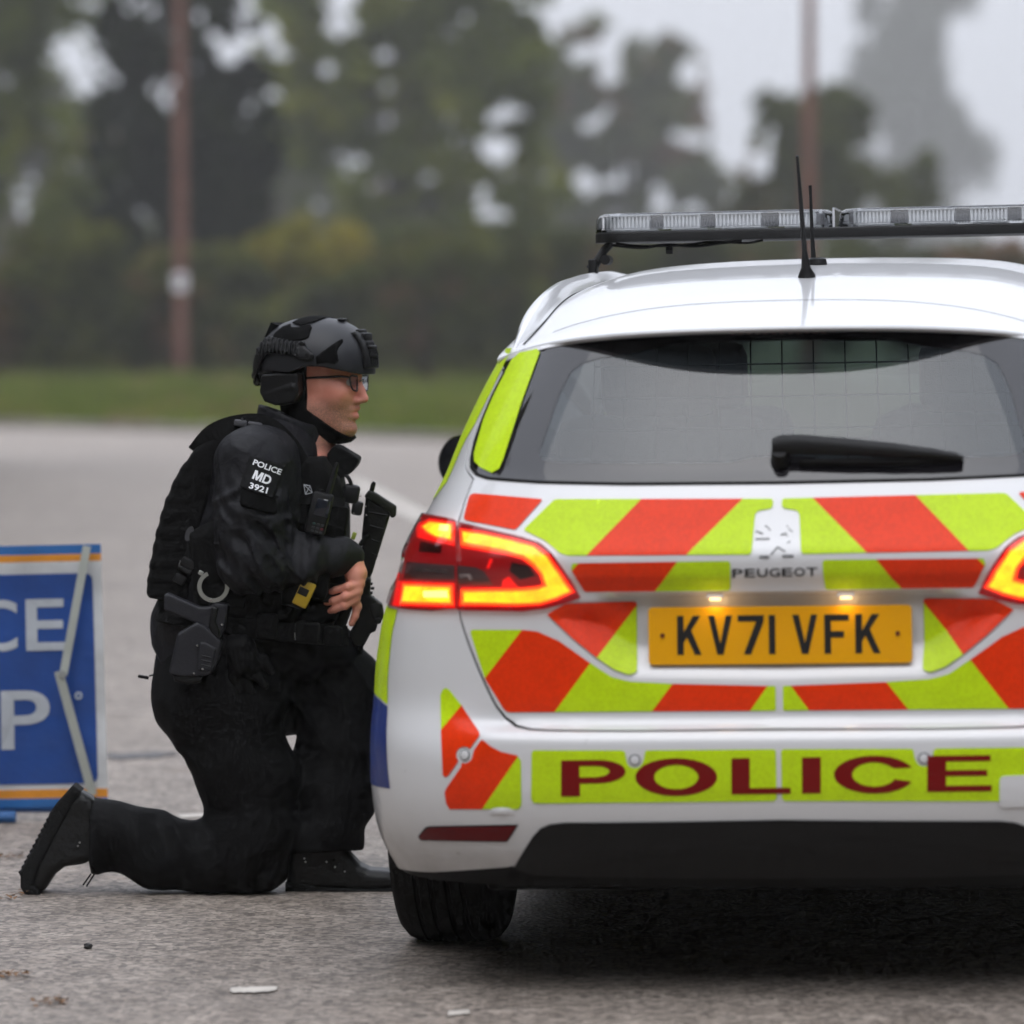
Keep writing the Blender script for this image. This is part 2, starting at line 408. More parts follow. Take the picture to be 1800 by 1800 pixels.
def leaves(name, centers, radii, n_leaf, size, mat, parent, shell=.45, seed=0, gap=.0, floor=.05):
    """leaf-clump faces scattered through a union of ellipsoidal lobes, thinned where a noise field is low"""
    r_ = np.random.default_rng(seed)
    C = np.array(centers, float); Rr = np.array(radii, float)
    # every lobe breaks up into uneven boughs
    sub_c, sub_r = [], []
    for c, q in zip(C, Rr):
        k = 16
        dd = r_.normal(size=(k, 3)); dd /= np.linalg.norm(dd, axis=1, keepdims=True)
        sub_c.append(c + dd * (r_.random((k, 1)) ** .45) * q * 1.02); sub_r.append(q * r_.uniform(.20, .50, (k, 1)))
    C = np.concatenate(sub_c); Rr = np.concatenate(sub_r)
    vol = (Rr[:, 0] * Rr[:, 1] * Rr[:, 2]) ** .85; pick = r_.choice(len(C), n_leaf * 3, p=vol / vol.sum())
    d = r_.normal(size=(n_leaf * 3, 3)); d /= np.linalg.norm(d, axis=1, keepdims=True)
    rad = r_.random(n_leaf * 3) ** shell * (1 + .25 * r_.random(n_leaf * 3) ** 6)
    P = C[pick] + d * rad[:, None] * Rr[pick]
    if floor is not None: P[:, 2] = np.maximum(P[:, 2], floor + r_.random(len(P)) * .1)
    # clumps: pull leaves towards random sprig centres
    ns = max(30, n_leaf // 22); spr = P[r_.choice(len(P), ns)]
    near = r_.choice(ns, len(P)); 
    # nearest of a few random sprigs
    best = None
    for _ in range(12):
        cand = r_.choice(ns, len(P)); dd = np.linalg.norm(spr[cand] - P, axis=1)
        if best is None: best, near = dd, cand
        else:
            k = dd < best; best = np.where(k, dd, best); near = np.where(k, cand, near)
    P = P + (spr[near] - P) * np.minimum(.6, .5 / (best[:, None] + .2)) * .5
    if gap > 0:
        # openings run through the crown, large and small
        ph = r_.random((7, 2)) * 6; fr = r_.normal(size=(7, 3)) * np.array([1.5, .25, 1.5])
        fld = sum(np.sin(P @ fr[i] + ph[i, 0]) for i in range(7)) / 2.6
        fr2 = r_.normal(size=(7, 3)) * np.array([4.2, .5, 4.2]) * (.17 / size)
        fl2 = sum(np.sin(P @ fr2[i] + ph[i, 1]) for i in range(7)) / 2.6
        P = P[(fld * .75 + fl2 * .75) > -1 + gap * 1.6]
    P = P[:n_leaf]; n = len(P)
    a = r_.normal(size=(n, 3)); a /= np.linalg.norm(a, axis=1, keepdims=True)
    b = np.cross(a, r_.normal(size=(n, 3))); b /= np.linalg.norm(b, axis=1, keepdims=True)
    s_ = size * (.6 + .8 * r_.random((n, 1)))
    a *= s_; b *= s_ * .62
    V = np.stack([P - a, P - b * .9, P + a, P + b * .9], 1).reshape(-1, 3)
    me = bpy.data.meshes.new(name); me.vertices.add(len(V)); me.vertices.foreach_set('co', V.ravel())
    me.loops.add(4 * n); me.loops.foreach_set('vertex_index', np.arange(4 * n, dtype=np.int32))
    me.polygons.add(n); me.polygons.foreach_set('loop_start', np.arange(0, 4 * n, 4, dtype=np.int32))
    me.update(calc_edges=True); me.materials.append(mat)
    o = bpy.data.objects.new(name, me); COL.objects.link(o); o.parent = parent
    return o

def tree(label, base, H, crown, n_leaf, size, mat, seed, trunk_r=.28, trunk_h=None, gap=.35, limbs=7, name='broadleaf_tree', shell=.5, group=None):
    """crown: list of (dx, dy, z, rx, ry, rz) lobes relative to the base"""
    t = empty(name, base); tag(t, label, 'tree', group)
    r_ = random.Random(seed); m = MB(); th = trunk_h or H * .75
    P = [Vector((0, 0, -.3))]; x = y = 0
    for i in range(1, 8):
        x += r_.uniform(-.12, .12); y += r_.uniform(-.12, .12); P.append(Vector((x, y, th * i / 7)))
    m.tube(P, [trunk_r * (1.25 - 1.05 * i / 7) for i in range(8)], 9)
    tr = m.build('trunk', M_BARK, t)
    for i in range(limbs):
        k = r_.randint(2, 6); s = P[k]; c = crown[r_.randrange(len(crown))]
        e = Vector((c[0] + r_.uniform(-.5, .5) * c[3], c[1] + r_.uniform(-.5, .5) * c[4], c[2] + r_.uniform(-.3, .6) * c[5]))
        mid = s.lerp(e, .5) + Vector((r_.uniform(-.3, .3), r_.uniform(-.3, .3), .3)); m = MB()
        m.tube(spline([s, s.lerp(mid, .5), mid, e], 4), [trunk_r * .42 * (1 - .85 * j / 12) for j in range(13)], 6); m.build('limb', M_BARK, t)
    leaves('crown', [(c[0], c[1], c[2]) for c in crown], [(c[3], c[4], c[5]) for c in crown], n_leaf, size, mat, t, shell, seed, gap)
    return t
def px_base(px, Y): return W(px, 690, Y).x
def lobes_px(base, Y, items):
    """lobes given as photo ellipses (px, py, rx, ry) at the tree's distance"""
    out = []; k = Y / F_PX
    for (px, py, rx, ry, *dy) in items:
        w = W(px, py, Y); out.append((w.x - base[0], (dy[0] if dy else 0), w.z - base[2], rx * k, (rx + ry) / 2 * k * .8, ry * k))
    return out
def tree_px(label, px, Y, items, n_leaf, size, mat, seed, **kw):
    base = (W(px, 690, Y).x, Y, verge_z(W(px, 690, Y).x, Y))
    lob = lobes_px(base, Y, items); H = max(l_[2] + l_[5] for l_ in lob)
    return tree(label, base, H, lob, n_leaf, size, mat, seed, **kw)

tree_px('loose green tree at the far left edge with its crown out of frame', -60, 112,
        [(-40, 60, 170, 190), (60, -60, 150, 140), (-90, 300, 150, 140), (70, 330, 75, 110), (40, 170, 85, 80), (10, 430, 90, 70), (110, 250, 60, 90), (150, 360, 60, 80), (-20, 160, 120, 110)], 14000, .17, ML_GREEN, 21, trunk_r=.3, gap=.40)
tree_px('tall dark ivy-covered tree behind the left telegraph pole', 320, 98,
        [(320, 90, 95, 180), (330, 300, 135, 150), (250, 370, 120, 120), (420, 240, 75, 150), (380, 420, 110, 80), (190, 100, 60, 90), (330, -120, 120, 130), (240, 210, 90, 100), (330, 480, 130, 60)], 26000, .16, ML_DARK, 22, trunk_r=.42, gap=.22)
tree_px('broad green tree with many sky gaps right of the dark ivy-covered tree', 690, 124,
        [(560, 60, 110, 120), (700, 120, 140, 150), (830, 110, 120, 160), (640, 320, 120, 110), (800, 330, 130, 120), (900, 250, 70, 160), (520, 230, 70, 100), (740, -80, 190, 110), (600, -60, 110, 90), (930, 30, 55, 90), (700, 430, 150, 70), (860, 420, 120, 70), (480, 120, 60, 120), (930, 330, 70, 110), (900, 130, 90, 120), (600, 190, 90, 90)], 22000, .20, ML_GREEN, 23, trunk_r=.36, gap=.44, limbs=11)
tree_px('hazy rounded tree between the broad green tree and the right pole', 1110, 200,
        [(1080, 130, 100, 90), (1170, 200, 90, 120), (1050, 280, 100, 120), (1150, 350, 130, 110), (1010, 400, 90, 110), (1230, 330, 50, 100), (1030, 80, 60, 50), (970, 200, 60, 110), (1100, 420, 160, 80), (1040, 190, 90, 110), (1120, 240, 100, 110), (990, 320, 80, 110)], 17000, .30, ML_OLIVE, 24, trunk_r=.34, gap=.28)
tree_px('small dark tree with russet tips around the right telegraph pole', 1425, 120,
        [(1390, 280, 80, 80), (1450, 240, 90, 70), (1500, 330, 80, 90), (1350, 380, 70, 90), (1430, 380, 130, 100), (1350, 200, 40, 50), (1480, 190, 60, 40), (1300, 400, 60, 70), (1560, 400, 60, 70)], 17000, .18, ML_OLIVE, 25, trunk_r=.22, gap=.38)
tree_px('thin sapling with sparse leaves in front of the hazy poplar', 1600, 118,
        [(1620, 300, 38, 36), (1635, 345, 26, 24), (1600, 380, 40, 40)], 900, .13, ML_OLIVE, 26, trunk_r=.06, gap=.5, limbs=3, name='sapling')
# far rise with the poplar on it
hv3 = []; hx = np.linspace(-160, 260, 43); hyy = np.linspace(380, 740, 37)
def rise(x, y): return .2 + 11.5 * math.exp(-((x - 55) / 90) ** 2 - ((y - 560) / 85) ** 2)
grid_sheet('hill', list(hx), list(hyy), lambda x, y: rise(x, y) - .15, M_SOIL)
_vz = verge_z
def verge_z(x, y): return max(_vz(x, y), rise(x, y) - .15) if y > 380 else _vz(x, y)
tree_px('tall columnar poplar almost lost in the mist at upper right', 1615, 555,
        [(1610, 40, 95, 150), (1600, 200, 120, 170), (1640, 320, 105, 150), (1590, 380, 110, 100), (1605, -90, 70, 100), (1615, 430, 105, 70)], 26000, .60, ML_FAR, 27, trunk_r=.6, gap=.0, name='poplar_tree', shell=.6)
tree_px('hazy grey-green tree seen between the far left tree and the dark ivy-covered tree', 150, 175,
        [(110, 290, 110, 120), (60, 400, 130, 110), (170, 400, 110, 110), (60, 170, 70, 90), (120, 480, 140, 90)], 11000, .26, ML_OLIVE, 28, trunk_r=.35, gap=.30)
tree_px('hazy grey-green tree seen between the dark ivy-covered tree and the broad green tree', 520, 180,
        [(520, 330, 110, 100), (490, 250, 70, 90), (570, 420, 130, 90), (660, 390, 120, 80), (470, 420, 100, 90), (780, 420, 120, 80)], 13000, .26, ML_OLIVE, 29, trunk_r=.35, gap=.30)
# hedgerow: separate shrubs one can tell apart
def shrub(label, px, Y, items, n, size, mat, seed, group=None):
    base = (W(px, 690, Y).x, Y, verge_z(W(px, 690, Y).x, Y)); t = empty('hedge_shrub', base); tag(t, label, 'shrub', group)
    lob = lobes_px(base, Y, items); m = MB(); r_ = random.Random(seed)
    for i in range(4):
        c = lob[r_.randrange(len(lob))]
        st = MB(); st.tube(spline([(r_.uniform(-.3, .3), 0, -.2), (c[0] * .5, c[1], c[2] * .45), (c[0], c[1], c[2])], 4), [.05 * (1 - .08 * j) for j in range(9)], 6); st.build('stem', M_BARK, t)
    leaves('foliage', [(c[0], c[1], c[2]) for c in lob], [(c[3], c[4], c[5]) for c in lob], n, size, mat, t, .6, seed, .0)
shrub('dark hedge shrub filling the far left below the loose green tree', 60, 90, [(20, 590, 130, 90), (130, 560, 90, 100), (-80, 560, 110, 130), (60, 500, 90, 60), (-20, 640, 130, 55), (120, 650, 100, 45), (150, 480, 70, 50), (80, 560, 110, 90), (0, 530, 90, 70), (140, 430, 80, 60), (60, 450, 90, 50)], 26000, .11, ML_HEDGE, 41)
shrub('dark hedge shrub at the foot of the left telegraph pole', 330, 92, [(250, 580, 110, 100), (380, 570, 110, 110), (300, 480, 100, 60), (200, 620, 70, 60), (300, 645, 120, 50), (400, 650, 100, 45), (420, 500, 70, 60), (330, 540, 120, 80)], 20000, .11, ML_HEDGE, 42)
shrub('yellow-green shrub rising above the hedge behind the officer\'s helmet', 530, 94, [(530, 460, 85, 85), (580, 520, 100, 90), (470, 480, 60, 70), (510, 420, 50, 50), (600, 450, 60, 60)], 17000, .11, ML_GOLD, 43)
shrub('russet-tinged hedge shrub below the yellow-green shrub', 580, 90, [(560, 600, 110, 90), (660, 570, 90, 110), (470, 610, 90, 80), (620, 530, 60, 50), (560, 650, 120, 45), (680, 650, 90, 45), (690, 480, 80, 60), (540, 560, 100, 70)], 20000, .11, ML_HEDGE, 44)
shrub('dark hedge shrub between the officer and the police car', 770, 90, [(760, 560, 120, 130), (850, 540, 120, 140), (700, 600, 90, 80), (820, 440, 90, 60), (780, 650, 120, 45), (740, 470, 90, 60)], 20000, .11, ML_HEDGE, 45)
shrub('olive hedge shrub seen just left of the car\'s light bar', 960, 93, [(960, 520, 110, 130), (1010, 450, 90, 70), (920, 450, 70, 60), (1060, 560, 110, 110), (930, 640, 120, 50)], 13000, .11, ML_OLIVE, 46)
shrub('olive hedge shrub showing between light bar and roof', 1230, 93, [(1180, 500, 120, 90), (1300, 520, 130, 90), (1240, 450, 90, 50)], 10000, .11, ML_OLIVE, 47)
shrub('olive hedge shrub behind the right half of the light bar', 1580, 93, [(1480, 520, 130, 90), (1620, 520, 130, 90), (1760, 520, 120, 90), (1600, 450, 130, 45)], 11000, .11, ML_OLIVE, 48)

# grass on the verge: blades in tufts, one uncountable mass
def grass(name, n, seed):
    r_ = np.random.default_rng(seed)
    x = r_.uniform(-10, 6, n); d = r_.uniform(.05, 30, n) ** 1.0; y = np.array([edge_y(a) for a in x]) + d
    z = np.array([verge_z(a, b) for a, b in zip(x, y)])
    h = r_.uniform(.06, .17, n) * (1 + .9 * (np.sin(x * 2.1) * np.sin(y * .9) > .2)) * np.clip(.5 + d / 9, .5, 1.2)
    a = r_.uniform(0, math.pi, n); w = r_.uniform(.02, .05, n); lean = r_.normal(size=(n, 2)) * .08
    dx, dy = np.cos(a) * w, np.sin(a) * w
    V = np.stack([np.stack([x - dx, y - dy, z], -1), np.stack([x + dx, y + dy, z], -1), np.stack([x + lean[:, 0], y + lean[:, 1], z + h], -1)], 1).reshape(-1, 3)
    me = bpy.data.meshes.new(name); me.vertices.add(len(V)); me.vertices.foreach_set('co', V.ravel())
    me.loops.add(3 * n); me.loops.foreach_set('vertex_index', np.arange(3 * n, dtype=np.int32))
    me.polygons.add(n); me.polygons.foreach_set('loop_start', np.arange(0, 3 * n, 3, dtype=np.int32)); me.update(calc_edges=True)
    me.materials.append(leaf_mat('grass_blades', (.08, .10, .022), (.13, .165, .034), (.20, .215, .055), .9, (.20, .15, .07)))
    o = bpy.data.objects.new(name, me); COL.objects.link(o); return o
tag(grass('grass', 60000, 5), 'rough green grass growing on the verge beyond the road', 'grass', kind='stuff')

# ================================================================== TELEGRAPH POLES
M_POLE = simple('creosoted_pole', (.13, .052, .036), .9, var=.25, vscale=3, bump=.5, bscale=30)
def pole(label, px, Y, H, plate):
    x = W(px, 600, Y).x; z = verge_z(x, Y); o = empty('telegraph_pole', (x, Y, z)); tag(o, label, 'pole', 'telegraph poles along the hedge')
    m = MB(); m.tube([(0, 0, -.3), (0, 0, 2), (0, 0, 5), (0, 0, H)], [.135, .130, .118, .095], 16); m.build('shaft', M_POLE, o)
    m = MB(); m.box((0, -.16, H - .5), (1.6, .10, .12), bev=.01); m.build('cross_arm', M_POLE, o)
    for sx in (-.7, -.3, .3, .7):
        m = MB(); m.tube([(sx, -.16, H - .44), (sx, -.16, H - .36), (sx, -.16, H - .28)], [.03, .05, .03], 8); m.build('insulator', simple('insulator', (.35, .33, .3), .3), o)
    if plate:
        zc = W(px, 497, Y).z - z
        m = MB(); m.box((0, -.142, zc), (.26, .012, .34), bev=.004); p_ = m.build('notice_plate', simple('notice_white', (.75, .72, .75), .5), o)
        m = MB(); m.box((0, -.1505, zc + .03), (.14, .004, .13)); m.build('notice_mark', simple('notice_mauve', (.22, .16, .22), .6), p_)
    else:
        m = MB()
        for k in range(5): m.tube([(-.20, 0, 3.2 + k * .45), (.20, 0, 3.2 + k * .45)], .012, 6) if False else None
pole('brown telegraph pole at left with a small white notice plate', 318, 89, 9.2, True)
pole('brown telegraph pole rising behind the car\'s light bar', 1421, 84, 8.8, False)

# unseen leaf mass, added beside and behind the viewer to block low sky light
def leaf_screen_mesh(name, n, seed):
    r_ = np.random.default_rng(seed); P = []
    runs = [((-6.4, -12), (-6.6, 44), 8.0, .46), ((7.4, -12), (7.4, 38), 6.5, .36), ((-7, -11), (8, -11), 14.0, .28)]
    for (p0, p1, h, fr) in runs:
        k = int(n * fr); t = r_.random(k); x = p0[0] + (p1[0] - p0[0]) * t; y = p0[1] + (p1[1] - p0[1]) * t
        top = h * (.80 + .12 * np.sin(t * 37) + .08 * np.sin(t * 91 + 1)); z = r_.random(k) ** .8 * top
        w_ = 1.1 * np.sqrt(np.clip(1 - (z / top) ** 3, .1, 1)); off = r_.uniform(-1, 1, k) * w_
        if abs(p1[0] - p0[0]) < 1: x = x + off
        else: y = y + off
        P.append(np.stack([x, y, z], -1))
    P = np.concatenate(P); n = len(P)
    a = r_.normal(size=(n, 3)); a /= np.linalg.norm(a, axis=1, keepdims=True); b = np.cross(a, r_.normal(size=(n, 3))); b /= np.linalg.norm(b, axis=1, keepdims=True)
    s_ = .26 * (.6 + .8 * r_.random((n, 1))); a *= s_; b *= s_ * .7
    V = np.stack([P - a, P - b, P + a, P + b], 1).reshape(-1, 3); V[:, 2] = np.maximum(V[:, 2], .01)
    me = bpy.data.meshes.new(name); me.vertices.add(len(V)); me.vertices.foreach_set('co', V.ravel())
    me.loops.add(4 * n); me.loops.foreach_set('vertex_index', np.arange(4 * n, dtype=np.int32))
    me.polygons.add(n); me.polygons.foreach_set('loop_start', np.arange(0, 4 * n, 4, dtype=np.int32)); me.update(calc_edges=True); me.materials.append(ML_HEDGE)
    o = bpy.data.objects.new(name, me); COL.objects.link(o); return o
tag(leaf_screen_mesh('unseen_leaf_screen', 44000, 77), 'unseen leafy mass added beside and behind the viewer to block the low sky', 'light_blocker', kind='stuff')

# ================================================================== MIST
hz = bpy.data.materials.new('mist'); hz.use_nodes = True; hn = hz.node_tree.nodes; hn.clear()
ho = hn.new('ShaderNodeOutputMaterial'); hv = hn.new('ShaderNodeVolumePrincipled')
hv.inputs['Color'].default_value = (1.0, .985, .955, 1); hv.inputs['Density'].default_value = .0009; hv.inputs['Anisotropy'].default_value = .25
hz.node_tree.links.new(hv.outputs[0], ho.inputs['Volume'])
m = MB(); m.box((0, 330, 29), (460, 900, 62)); o = m.build('haze', hz, None, False); tag(o, 'thin pale mist hanging over the road and the trees', 'mist', kind='stuff')
# haze box reaches below the ground
for vtx in o.data.vertices:
    if vtx.co.z < 0: vtx.co.z = -1.5

# ================================================================== POLICE CAR
PSI, ROLL = R(7.7), R(1.1)
CAR0 = Vector((.532, 8.5, .015))
CAR_M = Matrix.Translation(CAR0) @ Matrix.Rotation(-PSI, 4, 'Z') @ Matrix.Rotation(-ROLL, 4, 'Y')
CAR_I = CAR_M.inverted()
car = empty('police_car')
car.matrix_world = CAR_M
tag(car, 'white police estate car with lime and orange chevrons on its rear', 'car')

ZT = np.array([.18, .24, .28, .33, .39, .49, .55, .65, .75, .82, .88, .93, .96, 1.04, 1.11, 1.17, 1.23, 1.30, 1.36, 1.42])
WT = np.array([.822, .846, .865, .876, .881, .881, .881, .877, .862, .836, .812, .792, .774, .737, .716, .693, .667, .632, .595, .55]) + .0165 - .0192 * ZT
ZR = np.array([.18, .24, .30, .37, .40, .43, .50, .532, .546, .556, .575, .60, .66, .75, .815, .835, .845, .88, .90, .91, .95, 1.0, 1.035, 1.05, 1.36, 1.42])
YR = np.array([.13, .085, .042, .014, .006, .002, 0, .002, .020, .042, .046, .045, .047, .05, .050, .042, .030, .024, .030, .038, .061, .088, .110, .122, .315, .36])
ZF = np.array([.18, .4, .6, .7, .8, .9, .97, 1.04, 1.36, 1.42])
YF = np.array([4.40, 4.55, 4.58, 4.5, 4.3, 4.0, 3.68, 3.55, 3.02, 2.9])
zd = np.linspace(.16, 1.44, 641)
def gsm(a, s):
    k = np.exp(-.5 * (np.arange(-30, 31) * .002 / s) ** 2); k /= k.sum()
    p = np.pad(a, 30, mode='reflect', reflect_type='odd'); return np.convolve(p, k, 'valid')
Wd = gsm(np.interp(zd, ZT, WT), .02); Rd = gsm(np.interp(zd, ZR, YR), .0035); Fd = gsm(np.interp(zd, ZF, YF), .02)
Rs = gsm(gsm(np.interp(zd, ZR, YR), .024), .024)          # corners: no ledge, softened profile
SL, SN = .75, 4.0
def r_at(x, z):
    t = np.clip((np.abs(x) - .56) / .12, 0, 1) * (z < .72) ; t = t * t * (3 - 2 * t)
    return np.interp(z, zd, Rd) * (1 - t) + np.interp(z, zd, Rs) * t
_ph = np.linspace(0, math.pi / 2, 4001) ** 1.0
_x = .85 * np.sin(_ph) ** (2 / SN); _y = SL * (1 - np.cos(_ph) ** (2 / SN))
_s = np.concatenate([[0], np.cumsum(np.hypot(np.diff(_x), np.diff(_y)))]); S_LEN = _s[-1]; _u = _s / S_LEN
_f = np.linspace(0, math.pi / 2, 500)

REC_PX = [(1035, 1044), (1008, 1052), (958, 1082), (1000, 1126), (1045, 1166), (1085, 1190), (1115, 1198), (1363, 1202)]
REC = None      # filled below: left half of the number-plate recess in (|x|, z)
def recess(x, z):
    if REC is None: return np.zeros_like(x)
    ax = np.abs(x); d = np.full(ax.shape, 9.0); inside = np.zeros(ax.shape, bool)
    P = REC + [(-.5, REC[-1][1]), (-.5, REC[0][1])]
    for i in range(len(P)):
        (x0, z0), (x1, z1) = P[i], P[(i + 1) % len(P)]
        c = ((z0 > z) != (z1 > z)) & (ax < (x1 - x0) * (z - z0) / (z1 - z0 + 1e-12) + x0)
        inside ^= c
        if i < len(REC) - 1:
            dx, dz = x1 - x0, z1 - z0
            t = np.clip(((ax - x0) * dx + (z - z0) * dz) / (dx * dx + dz * dz), 0, 1)
            d = np.minimum(d, np.hypot(ax - x0 - t * dx, z - z0 - t * dz))
    t = np.clip(d / .075, 0, 1); dep = .040 * (t * t * (3 - 2 * t))
    return np.where(inside, dep, 0)

def S(u, z, off=0.0):
    """car skin: u 0..1 rear centre to flank, 1..2 flank, 2..3 nose; sign of u is the side"""
    u = np.asarray(u, float); z = np.asarray(z, float); a = np.abs(u); sg = np.where(u < 0, -1., 1.)
    w = np.interp(z, zd, Wd); yf = np.interp(z, zd, Fd)
    ph = np.interp(np.clip(a, 0, 1), _u, _ph)
    x = w * np.sin(ph) ** (2 / SN); r0 = r_at(x, z); y = r0 + SL * (1 - np.cos(ph) ** (2 / SN))
    y = y + recess(x, z) * (a < .8)
    ya = r0 + SL; yb = yf - .8; t = np.clip(a - 1, 0, 1)
    y = np.where(a > 1, ya + (yb - ya) * t, y)
    p2 = np.clip(a - 2, 0, 1) * math.pi / 2
    wn_ = w * (1 - .06 * t * t)
    x = np.where(a > 1, wn_, x)
    x = np.where(a > 2, wn_ * np.cos(p2) ** (2 / 3.2), x); y = np.where(a > 2, yb + .8 * np.sin(p2) ** (2 / 2.4), y)
    P = np.stack([x * sg, y, z], -1)
    if off:
        e = 1e-3
        du = S(u + e, z) - S(u - e, z); dz = S(u, z + e) - S(u, z - e)
        n = np.cross(du, dz); n /= np.linalg.norm(n, axis=-1, keepdims=True) + 1e-12
        P = P + n * off
    return P

def rear_y(x, z):
    w = np.interp(z, zd, Wd); q = np.clip(np.abs(x) / w, 0, 1)
    return r_at(x, z) + SL * (1 - (1 - q ** SN) ** (1 / SN)) + recess(x, z)
def x_to_u(x, z):
    w = np.interp(z, zd, Wd); q = np.clip(np.abs(x) / w, 0, 1)
    return float(np.sign(x) * np.interp(np.arcsin(q ** (SN / 2)), _ph, _u))
def px_uz(px, py):
    """photo pixel -> (u, z) on the car's rear skin"""
    o = CAR_I @ Vector((0, 0, CAM_H)); d = CAR_I.to_3x3() @ ray(px, py)
    ys = np.linspace(-.15, 1.4, 3101); t = (ys - o.y) / d.y
    x = o.x + d.x * t; z = np.clip(o.z + d.z * t, .17, 1.43)
    w = np.interp(z, zd, Wd)
    hit = np.where((np.abs(x) < w) & (ys >= rear_y(x, z)))[0]
    k = hit[0] if len(hit) else int(np.argmin(np.abs(np.abs(x) - w) + (ys < .3) * 9))
    return (x_to_u(x[k], z[k]), float(z[k]))
def px_local(px, py, y):
    """photo pixel -> car-local point at local depth y"""
    o = CAR_I @ Vector((0, 0, CAM_H)); d = CAR_I.to_3x3() @ ray(px, py)
    return o + d * ((y - o.y) / d.y)
REC = [(lambda p: (abs(float(S(*p)[0])), p[1]))(px_uz(*q)) for q in REC_PX]

def inside_poly(P, pts):
    pts = np.asarray(pts); x, y = pts[:, 0], pts[:, 1]; r_ = np.zeros(len(pts), bool)
    for i in range(len(P)):
        (x0, y0), (x1, y1) = P[i], P[(i + 1) % len(P)]
        r_ ^= ((y0 > y) != (y1 > y)) & (x < (x1 - x0) * (y - y0) / (y1 - y0 + 1e-15) + x0)
    return r_
def densify(P, h):
    out = []
    for i in range(len(P)):
        a, b = np.array(P[i]), np.array(P[(i + 1) % len(P)]); L = np.hypot(*(b - a)); k = max(1, int(math.ceil(L / h)))
        for j in range(k): out.append(tuple(a + (b - a) * j / k))
    return out
def tri_mesh(loops, h):
    """triangulate an outline with holes, filled with a grid of points"""
    loops = [densify(l, h) for l in loops]
    vs_, es = [], []
    for l in loops:
        n = len(vs_); vs_ += l; es += [(n + i, n + (i + 1) % len(l)) for i in range(len(l))]
    A = np.array(vs_); lo, hi = A.min(0), A.max(0)
    gx, gy = np.meshgrid(np.arange(lo[0] + h / 2, hi[0], h), np.arange(lo[1] + h / 2, hi[1], h))
    g = np.stack([gx.ravel(), gy.ravel()], -1)
    if len(g):
        m = inside_poly(loops[0], g)
        for l in loops[1:]: m &= ~inside_poly(l, g)
        g = g[m]
        if len(g):
            dmin = np.full(len(g), 9.)
            for a in A: dmin = np.minimum(dmin, np.hypot(g[:, 0] - a[0], g[:, 1] - a[1]))
            g = g[dmin > h * .45]
    allv = [Vector(p) for p in vs_] + [Vector(p) for p in g]
    v, e, f, *_ = delaunay_2d_cdt(allv, es, [], 0, 1e-6)
    v = [(p.x, p.y) for p in v]
    c = np.array([[sum(v[i][k] for i in q) / len(q) for k in (0, 1)] for q in f])
    m = inside_poly(loops[0], c)
    for l in loops[1:]: m &= ~inside_poly(l, c)
    return v, [tuple(q) for q, k in zip(f, m) if k]

def patch(name, loops, mat, parent, off=.0, thick=0.0, h=.014, mirror=False, smooth=True):
    """a panel lying on the car skin; loops are (u, z) outlines, first the border, then holes"""
    L2 = [[(u * S_LEN, z) for u, z in l] for l in loops]
    v2, f = tri_mesh(L2, h)
    A = np.array(v2); u = A[:, 0] / S_LEN
    if mirror: u = -u
    P = S(u, A[:, 1], off); P = [tuple(p) for p in P]
    # outward facing: rear faces look towards -y
    f = [q if (A[q[1]][0] - A[q[0]][0]) * (A[q[2]][1] - A[q[0]][1]) - (A[q[1]][1] - A[q[0]][1]) * (A[q[2]][0] - A[q[0]][0]) > 0 else q[::-1] for q in f]
    if mirror: f = [q[::-1] for q in f]
    if thick:
        from collections import Counter
        cnt = Counter(tuple(sorted((q[i], q[(i + 1) % 3]))) for q in f for i in range(3))
        Q = S(u, A[:, 1], off - thick); n = len(P)
        rim = {}
        nf = []
        for q in f:
            for i in range(3):
                a, b = q[i], q[(i + 1) % 3]
                if cnt[tuple(sorted((a, b)))] == 1:
                    for k in (a, b):
                        if k not in rim: rim[k] = len(P); P.append(tuple(Q[k]))
                    nf.append((b, a, rim[a], rim[b]))
        f = f + nf
    return mesh_obj(name, P, f, mat, parent, smooth, 50)

def uz(pts): return [px_uz(*p) for p in pts]

